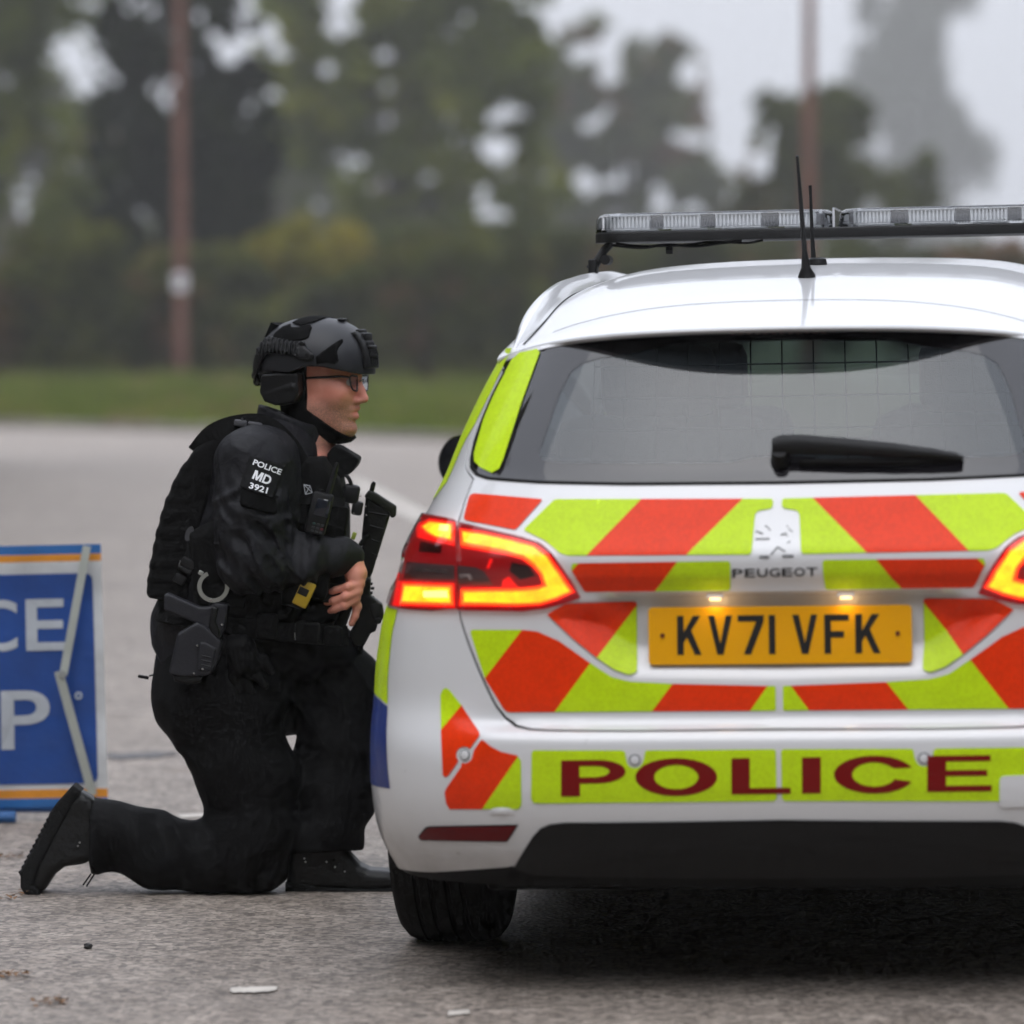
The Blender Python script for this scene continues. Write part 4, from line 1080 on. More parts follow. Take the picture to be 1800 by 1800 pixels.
letter([[(x, ly(1537, .5) + y) for x, y in co + [(1573, -10), ] + ci[:] + [(1573, 9)]][:]]) if False else \
    letter([[(x, ly(1537, .5) + y) for x, y in ell(1537, 0, 71, 33, 22, 338, 30, False) + [(1572, -11)] + ell(1537, 0, 39, 21.5, 325, 35, 22, False) + [(1572, 8)]]])
letter([LP([(1630, 0), (1741, 0), (1741, .16), (1663, .16), (1663, .41), (1735, .41), (1735, .57), (1663, .57), (1663, .84), (1743, .84), (1743, 1), (1630, 1)])])
# parking sensors
for px, py in ((817, 1327), (1116, 1336)):
    u, z = px_uz(px, py)
    for sgn in (1, -1):
        c = Vector(S(np.array(u * sgn), np.array(z), 0)); n_ = (Vector(S(np.array(u * sgn), np.array(z), .01)) - c).normalized()
        m = MB(); m.tube([c - n_ * .004, c + n_ * .002, c + n_ * .003], [.0095, .0095, .007], 16)
        s_ = m.build('parking_sensor', M_WHITE, bumper)
        m = MB(); a = n_.orthogonal().normalized(); b2 = n_.cross(a)
        m.tube([c + n_ * .0012 + (a * math.cos(t) + b2 * math.sin(t)) * .0105 for t in np.linspace(0, 2 * math.pi, 20)], .0011, 4); m.build('sensor_ring', M_PLASTIC, bumper)
# reflectors low on the bumper corners
rp = uz(densify(rounded([(752, 1455), (908, 1452), (890, 1477), (742, 1474), (738, 1470)], [6, 2, 4, 3, 3]), 10))
for mir in (False, True):
    patch('reflector', [rp], simple('reflector_red', (.11, .002, .004), .3, spec=.25), bumper, .004, .006, .02, mirror=mir)
    patch('reflector_frame', [uz(densify(rounded([(750, 1452), (912, 1449), (892, 1480), (740, 1477), (735, 1470)], [6, 2, 4, 3, 3]), 10))], M_PLASTIC, bumper, .0015, 0, .02, mirror=mir)
# moulded bulge under the corner livery and the tow-eye cover on the right
m = MB(); c = on_rear(882, 1427, 0); v = []
for i in range(9):
    for j in range(7):
        a = i / 8 * 2 - 1; b2 = j / 6 * 2 - 1; h = .005 * max(0, 1 - a * a) * max(0, 1 - b2 * b2)
        u, z = px_uz(882 + a * 24, 1426 + b2 * 9); v.append(S(np.array(u), np.array(z), h))
mesh_obj('bumper_moulding', v, [(i * 7 + j, i * 7 + j + 1, (i + 1) * 7 + j + 1, (i + 1) * 7 + j) for i in range(8) for j in range(6)], M_WHITE, bumper, recalc=False)
ue = uz(densify(rounded([(1757, 1364), (1850, 1360), (1850, 1414), (1757, 1419)], 10), 12))
patch('tow_eye_cover', [ue], M_WHITE, bumper, .0042, .006, .010)

# ---- number plate, badge ------------------------------------------------------
M_PLATE = simple('plate_yellow', (.78, .36, .002), .45, spec=.15)
M_CHAR = simple('plate_black', (.012, .012, .012), .35)
ptl, ptr, pbl, pbr = [px_local(px, py, .066) for px, py in ((1141, 1071), (1603, 1062), (1140, 1168), (1604, 1161))]
pc = (ptl + ptr + pbl + pbr) / 4; pc.y = float(min(np.min(rear_y(np.linspace(-.25, .25, 21), np.full(21, pc.z + d_))) for d_ in (-.055, -.03, 0, .03, .055))) - .010
PWID, PHGT = .520, .114
TILT = R(4)
pm = Matrix.Translation(pc) @ Matrix.Rotation(-TILT, 4, 'X')
plate = empty('number_plate', parent=car); plate.matrix_local = pm
def plate_poly(name, loops, mat, y, thick=0):
    v, f = tri_mesh(loops, .02); P = [(a, y, b_) for a, b_ in v]
    return mesh_obj(name, P, [q[::-1] if (v[q[1]][0] - v[q[0]][0]) * (v[q[2]][1] - v[q[0]][1]) - (v[q[1]][1] - v[q[0]][1]) * (v[q[2]][0] - v[q[0]][0]) < 0 else q for q in f], mat, plate, False)
m = MB(); m.prism([(a, .006, b_) for a, b_ in rounded([(-.26, -.057), (.26, -.057), (.26, .057), (-.26, .057)], .010)], (0, -.005, 0)); m.build('plate_board', M_PLATE, plate)
def stroke_letter(kind):          # unit box letters in the style of a British plate
    t = .27
    if kind == 'V': return [[(0, 1), (.26, 1), (.5, .28), (.74, 1), (1, 1), (.63, 0), (.37, 0)]]
    if kind == '1': return [[(0, 0), (1, 0), (1, 1), (0, 1)]]
    if kind == '7': return [[(0, 1), (1, 1), (1, .84), (.50, 0), (.22, 0), (.70, .84), (0, .84)]]
    if kind == 'F': return [[(0, 0), (t, 0), (t, .41), (.80, .41), (.80, .57), (t, .57), (t, .84), (1, .84), (1, 1), (0, 1)]]
    if kind == 'K': return [[(0, 0), (t, 0), (t, .30), (.40, .45), (.73, 0), (1, 0), (.58, .62), (.97, 1), (.66, 1), (t, .58), (t, 1), (0, 1)]]
for ch, x0, x1 in (('K', 1191, 1234), ('V', 1246, 1288), ('7', 1298, 1344), ('1', 1352.5, 1364), ('V', 1394, 1438), ('F', 1450, 1493), ('K', 1504, 1548)):
    a0 = (x0 - 1371.5) / 463 * .52; a1 = (x1 - 1371.5) / 463 * .52
    plate_poly('character', [[(a0 + (a1 - a0) * p, -.0375 + q * .077) for p, q in l] for l in stroke_letter(ch)], M_CHAR, -.0002)
for sx in (-.232, .232):
    m = MB(); m.tube([(sx, .002, .001), (sx, -.003, .001)], [.005, .004], 10); m.build('screw_cap', simple('screw_red', (.10, .004, .004), .4), plate)
# badge: raised lion marks and the maker's name
M_BADGE = simple('badge_dark', (.06, .06, .062), .3, metal=.6)
def marks(name, segs, w):
    for a, b_ in segs:
        m = MB(); pa = [on_rear(a[0] + (b_[0] - a[0]) * t, a[1] + (b_[1] - a[1]) * t, .0012) for t in (0, .5, 1)]
        m.tube(pa, w, 5); m.build(name, M_BADGE, tailgate)
bx = lambda x, y: (1300 + x / 12.857, 880 + y / 12.857)
marks('lion_badge', [(bx(370, 690), bx(530, 750)), (bx(360, 872), bx(680, 862)), (bx(930, 780), bx(1055, 740)),
                     (bx(700, 1225), bx(862, 1050)), (bx(862, 1050), bx(1035, 1150))], .0012)
marks('lion_badge_paw', [(bx(455, 1272), bx(665, 1272)), (bx(970, 1252), bx(1215, 1252))], .0024)
marks('lion_badge_mane', [(bx(575, 565), bx(655, 615)), (bx(655, 615), bx(705, 680)), (bx(1075, 560), bx(1085, 600)), (bx(1110, 640), bx(1200, 705)), (bx(1080, 965), bx(1145, 915)), (bx(1045, 740), bx(1085, 800))], .0008)
for i, ch in enumerate('PEUGEOT'):
    v, f = fit_text(ch, .02); x0 = 1287 + i * 21.8; y0 = 1015 - i * .45
    P = [on_rear(x0 + a * 19, y0 - b_ * 15, .0012) for a, b_ in v]
    mesh_obj('badge_letter', P, f, M_BADGE, tailgate, False)
# number-plate lamps under the lip
M_PLAMP = simple('plate_lamp_lit', (.9, .7, .4), .4, emit=(1.0, .62, .25), estr=2.2)
for px in (1257, 1487):
    c = px_local(px, 1052 - (px - 1257) * .02, pc.y - .005); c.z = float(REC[0][1]) - .010
    m = MB(); m.box(c + Vector((0, .004, .003)), (.034, .016, .008), bev=.002); lp = m.build('plate_lamp', M_WHITE, car)
    m = MB(); m.box(c + Vector((0, .004, -.003)), (.022, .010, .004), bev=.001); m.build('lamp_lens', M_PLAMP, lp)
    ld = bpy.data.lights.new('plate_light', 'POINT'); ld.energy = .06; ld.color = (1, .62, .28); ld.shadow_soft_size = .02
    lo = bpy.data.objects.new('lamp_glow', ld); COL.objects.link(lo); lo.parent = lp; lo.location = c + Vector((0, -.004, -.012))

# ---- tail lights --------------------------------------------------------------
M_LDARK = simple('lamp_deep_red', (.16, .002, .004), .3, emit=(1, .01, .02), estr=.13)
M_LRED = simple('lamp_red_glow', (.35, .004, .004), .3, emit=(1, .012, .01), estr=.75)
M_LEMB = simple('lamp_ember', (.5, .01, .005), .3, emit=(1, .10, .012), estr=1.6)
M_LHOT = simple('lamp_light_guide', (.8, .3, .02), .4, emit=(1.0, .62, .02), estr=1.25)
_n, _l, _b = M_LHOT.node_tree.nodes, M_LHOT.node_tree.links, M_LHOT.node_tree.nodes['Principled BSDF']     # uneven light guide
_t = _n.new('ShaderNodeTexNoise'); _t.inputs['Scale'].default_value = 38; _c = _n.new('ShaderNodeTexCoord'); _l.new(_c.outputs['Object'], _t.inputs['Vector'])
_m = _n.new('ShaderNodeMapRange'); _m.inputs['From Min'].default_value = .3; _m.inputs['From Max'].default_value = .7; _m.inputs['To Min'].default_value = .78; _m.inputs['To Max'].default_value = 1.45
_l.new(_t.outputs[0], _m.inputs['Value']); _l.new(_m.outputs[0], _b.inputs['Emission Strength'])
M_LWHT = simple('lamp_white_hot', (.9, .7, .1), .4, emit=(1.0, .85, .22), estr=1.5)
M_LBLK = simple('lamp_dark_red', (.03, .001, .002), .3)  # dark red of the lamp's own cells and facets
M_LCLR = simple('lamp_reverse', (.22, .17, .18), .25, metal=.2)
M_LSIL = simple('lamp_silver', (.75, .72, .74), .15, metal=.8)
LO = [(740, 909), (755, 907), (778, 911), (804, 917), (805, 1071), (760, 1072), (715, 1069), (690, 1066), (685, 1061), (692, 1038), (704, 1016), (711, 990), (714, 964), (721, 940), (730, 921)]
LI = [(807, 920), (860, 933), (920, 947), (950, 957), (972, 974), (992, 1002), (1010, 1030), (1021, 1050), (990, 1062), (960, 1070), (920, 1075), (809, 1073)]
CO = spline([(812, 933), (850, 938), (900, 949), (940, 960), (964, 977), (986, 1007), (1008, 1039), (980, 1053), (950, 1062), (910, 1064), (812, 1063)], 1)
CI = [(812, 1035), (920, 1033), (946, 1030), (957, 1026), (950, 1008), (938, 994), (920, 982), (890, 974), (812, 960)]
def shrink(poly, d):
    """move an outline inwards by d pixels"""
    n = len(poly); out = []; A = sum(poly[i][0] * poly[(i + 1) % n][1] - poly[(i + 1) % n][0] * poly[i][1] for i in range(n))
    s_ = 1 if A > 0 else -1
    for i in range(n):
        p, a, b_ = Vector(poly[i]), Vector(poly[i - 1]), Vector(poly[(i + 1) % n])
        n1 = Vector((-(p - a).y, (p - a).x)).normalized() * s_; n2 = Vector((-(b_ - p).y, (b_ - p).x)).normalized() * s_
        q_ = (n1 + n2); q_ = q_.normalized() / max(.5, (n1 + n2).length / 2)
        out.append(tuple(p + q_ * d))
    return out
cshape = [CO + CI]
for sgn in (-1, 1):
    mir = sgn > 0; K = dict(mirror=mir)
    tlamp = patch('tail_light', [uz(densify(LO, 12))], M_LDARK, car, .001, .012, .012, **K)
    patch('tail_light_lens', [uz(densify(LO, 12))], M_REDLENS, tlamp, .0085, .007, .012, **K)
    def L(nm, poly, mt, off): patch(nm, [uz(densify(poly, 8))], mt, tlamp, off, 0, .008, **K)
    up_ = [(742, 927), (757, 917), (799, 922), (797, 953), (768, 947), (752, 938)]
    lo_ = [(711, 1026), (797, 1028), (799, 1064), (705, 1062)]
    L('red_glow', [(733, 923), (757, 912), (802, 919), (801, 962), (735, 946)], M_LRED, .003)
    L('red_glow', [(700, 1021), (801, 1023), (802, 1069), (692, 1065)], M_LRED, .003)
    L('ember', up_, M_LEMB, .004); L('ember', lo_, M_LEMB, .004)
    L('light_guide', shrink(up_, 3), M_LHOT, .005); L('light_guide', shrink(lo_, 4.5), M_LHOT, .005)
    L('light_core', shrink([(775, 921), (796, 923), (794, 940), (770, 938)], 3), M_LWHT, .006)
    L('light_core', shrink([(745, 1036), (792, 1034), (794, 1054), (745, 1054)], 3), M_LWHT, .006)
    L('reverse_lamp', [(717, 988), (801, 994), (801, 1018), (712, 1017)], M_LCLR, .003)
    L('silver_bar', [(731, 998), (790, 1001), (790, 1008), (731, 1004)], M_LSIL, .0045)
    L('dark_cell', [(741, 952), (779, 961), (777, 974), (738, 971)], M_LBLK, .0035)
    il = patch('inner_tail_light', [uz(densify(LI, 12))], M_LDARK, tailgate, .001, .012, .012, **K)
    def L2(nm, poly, mt, off): patch(nm, [uz(densify(poly, 8))], mt, il, off, 0, .008, **K)
    def wide(d): return shrink(CO, -d) + shrink(CI[::-1], d)[::-1]
    patch('tail_light_lens', [uz(densify(LI, 12))], M_REDLENS, tailgate, .0085, .007, .012, **K).parent = tailgate
    # the C-shaped light guide: red fringe, ember and hot core
    patch('red_glow', [uz(densify(shrink(CO, -3.5) + [(812, 1031)] + [(x, y - 0) for x, y in shrink(CI, 3.0)[1:-1]] + [(812, 965)], 8))], M_LRED, tailgate, .0032, 0, .008, **K)
    patch('ember', [uz(densify(CO + CI, 8))], M_LEMB, tailgate, .0042, 0, .008, **K)
    hot = shrink(CO, 4)[:-1] + [(818, 1058)] + [(818, 1040), (920, 1038), (948, 1035), (963, 1028), (955, 1006), (942, 990), (922, 977), (891, 969), (818, 955)]
    patch('light_guide', [uz(densify(hot, 8))], M_LHOT, tailgate, .0052, 0, .008, **K)
    patch('reverse_lamp', [uz(densify([(808, 994), (838, 997), (852, 1004), (868, 1027), (808, 1026)], 8))], M_LCLR, tailgate, .003, 0, .008, **K)
    patch('silver_bar', [uz(densify([(810, 1009), (828, 1008), (833, 1016), (828, 1018), (824, 1013), (811, 1015)], 8))], M_LSIL, tailgate, .0045, 0, .008, **K)
    patch('red_facet', [uz(densify([(862, 982), (868, 984), (861, 1000), (856, 998)], 8))], M_LRED, tailgate, .003, 0, .008, **K)
    patch('red_facet', [uz(densify([(884, 1018), (896, 1012), (912, 1030), (882, 1030)], 8))], M_LRED, tailgate, .003, 0, .008, **K)
    patch('dark_facet', [uz(densify([(900, 988), (930, 994), (942, 1012), (915, 1018), (896, 1004)], 8))], M_LBLK, tailgate, .0025, 0, .008, **K)

# ---- side livery seen edge-on round the corner ---------------------------------
edge = uz([(901, 612), (893, 628), (866, 684), (836, 744), (818, 775), (800, 815), (785, 848), (766, 874), (746, 902)])
for mir in (False, True):
    lp_ = edge + [(-y_to_u(.62, .98), .98), (-y_to_u(.78, 1.1), 1.10), (-y_to_u(.86, 1.30), 1.30)]
    patch('side_lime', [lp_], M_LIME, car, .0012, 0, .02, mirror=mir)
    e2 = uz([(699, 1072), (696, 1088), (691, 1108), (687, 1140), (684, 1172), (682, 1205), (682, 1238), (670, 1228)])
    zz = e2[-1][1] + .012
    lp2 = [(-y_to_u(.52, e2[0][1]), e2[0][1])] + e2 + [(-y_to_u(.50, zz), zz)]
    patch('side_lime', [lp2[::-1]], M_LIME, car, .0014, 0, .015, mirror=mir)
    e3 = uz([(682, 1242), (680, 1300), (682, 1350), (686, 1386)])
    lp3 = [(-y_to_u(.50, zz - .004), zz - .004), uz([(668, 1230)])[0]] + e3 + [(-y_to_u(.53, e3[-1][1] - .01), e3[-1][1] - .01)]
    patch('side_blue', [lp3[::-1]], M_BLUE, car, .0014, 0, .015, mirror=mir)

# ---- wheels --------------------------------------------------------------------
def lathe(prof, n, axis_c, name, mat, parent):
    v = []; k = len(prof)
    for i in range(n):
        a = 2 * math.pi * i / n
        for (x, r_) in prof: v.append((axis_c[0] + x, axis_c[1] + r_ * math.cos(a), axis_c[2] + r_ * math.sin(a)))
    f = [(i * k + j, i * k + j + 1, ((i + 1) % n) * k + j + 1, ((i + 1) % n) * k + j) for i in range(n) for j in range(k - 1)]
    return mesh_obj(name, v, f, mat, parent, recalc=True, sharp=40)
for (wx, wy, sgn) in ((-.785, .955, -1), (.785, .955, 1), (-.785, 3.685, -1), (.785, 3.685, 1)):
    wz = .317
    wh = empty('wheel', (wx, wy, wz), car)
    pr = [(-.085, .205), (-.105, .225), (-.113, .262), (-.108, .292), (-.094, .308), (-.075, .315)]
    for gx in (-.05, -.018, .018, .05):
        pr += [(gx - .006, .317), (gx - .004, .3125), (gx + .004, .3125), (gx + .006, .317)]
    pr += [(.075, .315), (.094, .308), (.108, .292), (.113, .262), (.105, .225), (.085, .205)]
    lathe(pr, 72, (0, 0, 0), 'tyre', M_RUBBER, wh)
    s_ = sgn
    lathe([(s_ * .09, .207), (s_ * .095, .200), (s_ * .06, .190), (s_ * .05, .17), (-s_ * .05, .17), (-s_ * .09, .20)], 48, (0, 0, 0), 'rim', M_ALLOY, wh)
    m = MB()
    for k in range(5):
        a = 2 * math.pi * k / 5; m.box((s_ * .07, .11 * math.cos(a), .11 * math.sin(a)), (.02, .17, .045), Matrix.Rotation(a, 3, 'X'), .006)
    m.tube([(s_ * .045, 0, 0), (s_ * .085, 0, 0)], .045, 16); m.build('spokes', M_ALLOY, wh)
    lathe([(s_ * .02, .02), (s_ * .02, .14), (s_ * .03, .14), (s_ * .03, .02)], 32, (0, 0, 0), 'brake_disc', M_STEEL, wh)
# arch liners, floor pan, axle and silencer: dark underside
for yy in (.955, 3.685):
    for sgn in (-1, 1):
        v = []
        for i in range(15):
            a = R(-10 + 200 * i / 14); v += [(sgn * .855, yy + .372 * math.cos(a), .315 + .372 * math.sin(a)), (sgn * .60, yy + .372 * math.cos(a), .315 + .372 * math.sin(a))]
        mesh_obj('arch_liner', v, [(i * 2, i * 2 + 2, i * 2 + 3, i * 2 + 1) for i in range(14)], M_SHELL, car)
m = MB(); m.box((0, 2.3, .215), (1.24, 4.1, .03), bev=.01); m.box((0, .40, .262), (1.2, .40, .05), bev=.015)
for sx in (-1, 1): m.box((sx * .735, 2.31, .225), (.235, 1.9, .04), bev=.01)
m.build('floor_pan', M_SHELL, car)
m = MB(); m.tube([(-.68, .955, .25), (.68, .955, .25)], .045, 10); m.build('rear_axle', M_SHELL, car)
m = MB(); m.tube([(.30, 1.2, .24), (.30, .70, .24), (.30, .48, .245)], [.028, .028, .026], 10); m.build('exhaust_pipe', M_SHELL, car)
# cabin floor below the windows keeps light from showing through
# ---- cabin ---------------------------------------------------------------------
M_SEAT = simple('seat_cloth', (.03, .03, .034), .9, bump=.3, bscale=300)
M_TRIM = simple('cabin_trim', (.035, .036, .038), .85)
M_HEAD = simple('headlining', (.22, .22, .22), .9)
m = MB(); m.box((0, .75, .80), (1.10, 1.0, .02), bev=.004); m.build('cargo_cover', M_TRIM, car)
m = MB(); m.box((0, 2.2, .40), (1.3, 2.4, .04)); m.build('cabin_floor', M_TRIM, car)
m = MB(); m.box((0, 3.15, .90), (1.25, .5, .22), bev=.05); m.build('dashboard', M_TRIM, car)
for sx, yy in ((-.36, 1.45), (.36, 1.45), (-.36, 2.35), (.36, 2.35)):
    st = empty('seat', (sx, yy, .42), car)
    m = MB(); m.box((0, .25, .10), (.5, .5, .16), bev=.05); m.build('cushion', M_SEAT, st)
    m = MB(); m.box((0, -.02, .42), (.48, .13, .62), Matrix.Rotation(R(14), 3, 'X'), .05); m.build('backrest', M_SEAT, st)
    m = MB(); m.box((0, -.10, .80), (.26, .09, .17), Matrix.Rotation(R(10), 3, 'X'), .035); m.build('headrest', M_SEAT, st)
m = MB()
for x in np.linspace(-.52, .52, 15): m.tube([(x, 1.28, .82), (x * .93, 1.22, 1.40)], .0019, 5)
for z in np.linspace(.82, 1.40, 9):
    k = 1 - .07 * (z - .82) / .58; m.tube([(-.52 * k, 1.28 - .06 * (z - .82) / .58, z), (.52 * k, 1.28 - .06 * (z - .82) / .58, z)], .0019, 5)
m.build('cargo_cage', M_SHELL, car)
m = MB(); m.box((.02, 2.95, 1.335), (.23, .03, .07), bev=.015); m.build('rear_view_mirror', M_SHELL, car)
# ---- door mirrors ----------------------------------------------------------------
for sgn in (-1, 1):
    dm = empty('door_mirror', (sgn * .88, 2.72, 1.0), car)
    m = MB(); v = []
    for i, (yo, k) in enumerate(((0, 1.0), (.05, .98), (.10, .78), (.13, .45))):
        for (a, b_) in rounded([(.02, -.045), (.19, -.052), (.205, .02), (.16, .078), (.02, .055)], .035, 4):
            v.append((sgn * (.10 + (a - .10) * k + .0), yo, .01 + (b_ - .01) * k))
    n = len(v) // 4
    f = [(i * n + j, i * n + (j + 1) % n, (i + 1) * n + (j + 1) % n, (i + 1) * n + j) for i in range(3) for j in range(n)] + [tuple(3 * n + j for j in range(n))]
    mesh_obj('mirror_cap', v, f, M_WHITE, dm, recalc=True)
    pv = [(p[0] * .97 + sgn * .003, -.004, .01 + (p[2] - .01) * .95) for p in v[:n]]
    mesh_obj('mirror_glass', pv, [tuple(range(n))], M_GLOSSBLK, dm)
    m = MB(); m.box((0, .03, -.035), (.12, .06, .03), bev=.01); m.build('stalk', M_PLASTIC, dm)
# ---- aerials ---------------------------------------------------------------------
def aerial(name, base, top, r0_, r1_, cone_h, cone_r, ribs):
    m = MB(); b0, t0 = Vector(base), Vector(top); d = (t0 - b0)
    m.tube([b0 - Vector((0, 0, .004)), b0 + Vector((0, 0, .004)), b0 + d * (cone_h * .35), b0 + d * cone_h], [cone_r, cone_r, cone_r * .55, r0_], 14)
    a = m.build(name, M_PLASTIC, car)
    m = MB(); P = [b0 + d * t for t in np.linspace(cone_h, 1, 60)]; rr = [r0_ + (r1_ - r0_) * t + (.0008 * (i % 2) if ribs else 0) for i, t in enumerate(np.linspace(0, 1, 60))]
    m.tube(P, rr, 8); m.build('rod', M_PLASTIC, a)
b0 = px_local(1418, 487, .9); b0.z = roof_z(b0.x, .9); aerial('aerial', b0, px_local(1401, 274, .80), .0055, .0026, .23, .019, True)
b1 = px_local(1437, 466, 1.30); b1.z = roof_z(b1.x, 1.3)
m = MB(); m.tube([b1, b1 + Vector((0, 0, .012)), b1 + Vector((0, 0, .016))], [.022, .020, .014], 14); a2 = m.build('aerial', M_PLASTIC, car)
bb = px_local(1430, 458, 1.30); m = MB(); m.tube([bb, px_local(1427, 400, 1.3), px_local(1425, 345, 1.28), px_local(1424, 326, 1.28)], [.006, .004, .0035, .004], 8); m.build('rod', M_PLASTIC, a2)
# ---- light bar ---------------------------------------------------------------------
LB = empty('light_bar', (.018, 1.90, 1.548), car)
HL = .578
def bar_section(x0, x1, y0, y1, z0, z1, r_, name, mat, taper=0.0, n=8):
    """long rounded box with semicircular plan ends"""
    v = []; outl = []
    hw = (y1 - y0) / 2; yc = (y0 + y1) / 2
    for i in range(n * 2 + 1):
        a = R(90 + 180 * i / (n * 2)); outl.append((x0 + hw * .62 + hw * .62 * math.cos(a), yc + hw * math.sin(a)))
    for i in range(n * 2 + 1):
        a = R(-90 + 180 * i / (n * 2)); outl.append((x1 - hw * .62 + hw * .62 * math.cos(a), yc + hw * math.sin(a)))
    k = len(outl); cx_ = (x0 + x1) / 2
    lev = [(z0, 0), (z1 - r_, -taper * .6), (z1 - r_ * .35, -taper - r_ * .25), (z1, -taper - r_)]
    for z, ins in lev:
        for (x, y) in outl:
            v.append((x + (-ins if x < cx_ else ins), yc + (y - yc) * (1 + ins / hw), z))
    f = [(j * k + i, j * k + (i + 1) % k, (j + 1) * k + (i + 1) % k, (j + 1) * k + i) for j in range(3) for i in range(k)]
    f += [tuple(range(k))[::-1], tuple(3 * k + i for i in range(k))]
    return mesh_obj(name, v, f, mat, LB, recalc=True, sharp=50)
bar_section(-HL, HL, -.14, .14, -.002, .022, .004, 'housing', M_PLASTIC)
bar_section(-HL, -.002, -.135, .135, .0225, .066, .012, 'lens', M_CLEAR, .006)
bar_section(.002, HL, -.135, .135, .0225, .066, .012, 'lens', M_CLEAR, .006)
m = MB(); m.box((0, 0, .012), (HL * 2 - .1, .20, .016)); m.build('trim_strip', simple('strip_grey', (.05, .05, .052), .4), LB)
M_MOD = simple('led_module', (.8, .81, .83), .25, metal=.15)
M_BOARD = simple('led_board', (.16, .16, .17), .5)
m = MB(); m.box((-.28, 0, .045), (.5, .06, .026)); m.box((.28, 0, .045), (.5, .06, .026)); m.build('circuit_spine', M_BOARD, LB)
for face in (-1, 1):
    xs = [-.495, -.362, -.228, -.088, .088, .228, .362, .495]
    for i, x in enumerate(xs):
        wdt = (.115, .088, .110, .088)[i % 4] if i < 4 else (.088, .110, .088, .115)[i % 4]
        md = MB(); yy = face * .098; n = int(wdt / .0085)
        md.box((x, yy - face * .012, .044), (wdt, .02, .030), bev=.004)
        for k in range(n): md.box((x - wdt / 2 + (k + .5) * wdt / n, yy - face * -.001, .044), (wdt / n * .5, .010, .026))
        md.box((x, yy, .0595), (wdt, .012, .002)); md.box((x, yy, .0285), (wdt, .012, .002))
        o = md.build('led_module', M_MOD, LB)
    for i in range(7):
        x = (xs[i] + xs[i + 1]) / 2; md = MB(); yy = face * .088
        for k in range(5): md.box((x - .014 + k * .007, yy, .040), (.003, .016, .018))
        if i != 3: md.build('heat_sink', M_BOARD, LB)
m = MB(); m.box((0, -.134, .044), (.005, .004, .044)); m.box((0, 0, .0668), (.005, .26, .003)); m.build('centre_joint', simple('joint_pale', (.5, .5, .52), .3), LB)
for sgn in (-1, 1):
    m = MB()
    m.tube([(sgn * .535, -.06, -.002), (sgn * .552, -.065, -.02), (sgn * .570, -.07, -.048), (sgn * .585, -.07, -.066)], [.010, .010, .011, .013], 8)
    m.box((sgn * .578, -.07, -.058), (.02, .05, .035), bev=.004)
    m.tube([(sgn * .545, -.11, -.043), (sgn * .545, -.04, -.043)], .012, 10)
    m.build('mount_bracket', M_PLASTIC, LB)
m = MB()
m.tube(spline([(-.53, -.10, -.008), (-.46, -.10, -.016), (-.40, -.10, -.010), (-.33, -.10, -.015), (-.27, -.10, -.009), (-.22, -.10, -.004)], 5), .004, 6)
m.tube(spline([(-.52, -.095, -.004), (-.47, -.095, -.011), (-.38, -.095, -.013), (-.29, -.095, -.006), (-.21, -.095, -.010), (-.17, -.095, -.004)], 5), .003, 6)
m.tube([(-.40, -.10, -.022), (-.385, -.10, -.022)], .010, 8); m.build('cable_loom', M_SHELL, LB)
# ================================================================== POLICE STOP SIGN
SY = 11.86
sign = empty('folding_road_sign', W(-110, 1445, SY)); SO = Vector(sign.location)
tag(sign, 'blue and white folding police stop sign on the road at left', 'sign')
def sgp(px, py, dy=0): 
    k = (px + 405) / 595.0
    return W(px, py + 0, SY + dy) - SO
def fabric(px, py):
    """slack cloth: sign plane with shallow folds"""
    a = math.sin(px * .021 + py * .006) * .006 + math.sin(py * .031 + px * .004) * .004
    return .0 + a
L0, L1 = -400.0, 0
def sheet(name, x0, x1, y0, y1, mat, off, rad=0, nx=24, ny=24, parent=None):
    """cloth area in sign coordinates: x as a fraction of the width, y of the height"""
    out = rounded([(x0, y0), (x1, y0), (x1, y1), (x0, y1)], rad) if rad else [(x0, y0), (x1, y0), (x1, y1), (x0, y1)]
    v, f = tri_mesh([out], .03)
    def mp(a, b_):
        tx0, ty0, tx1, ty1 = -398, 969, 177, 956; bx0, by0, bx1, by1 = -410, 1426, 190, 1417
        px = (tx0 + (tx1 - tx0) * a) * (1 - b_) + (bx0 + (bx1 - bx0) * a) * b_; py = (ty0 + (ty1 - ty0) * a) * (1 - b_) + (by0 + (by1 - by0) * a) * b_
        return sgp(px, py, fabric(px, py) - off)
    return mesh_obj(name, [mp(*p) for p in v], [q if (v[q[1]][0] - v[q[0]][0]) * (v[q[2]][1] - v[q[0]][1]) - (v[q[1]][1] - v[q[0]][1]) * (v[q[2]][0] - v[q[0]][0]) < 0 else q[::-1] for q in f], mat, parent or sign, True, 60), mp
def cloth_mat(name, col, rough=.5):
    return simple(name, col, rough, bump=.25, bscale=26, var=.18, vscale=7, coat=.25)
MS_BLUE = cloth_mat('sign_blue', (.007, .058, .27)); MS_WHITE = cloth_mat('sign_white', (.60, .61, .62)); MS_ORG = cloth_mat('sign_orange', (.70, .27, .02)); MS_EDGE = cloth_mat('sign_edge_blue', (.02, .13, .38))
MS_LET = cloth_mat('sign_letter', (.46, .49, .53)); MS_BAR = simple('strut_pale', (.42, .44, .40), .45, var=.1, vscale=9)
_, mp = sheet('edge_strip', 0, 1, 0, .036, MS_EDGE, .002)
sheet('orange_strip', 0, 1, .0365, .064, MS_ORG, .002)
panel, mp = sheet('white_cloth', 0, 1.0, .0645, .932, MS_WHITE, .002)
sheet('orange_strip', 0, 1, .9325, .966, MS_ORG, .002); sheet('edge_strip', 0, 1, .9665, 1, MS_EDGE, .002)
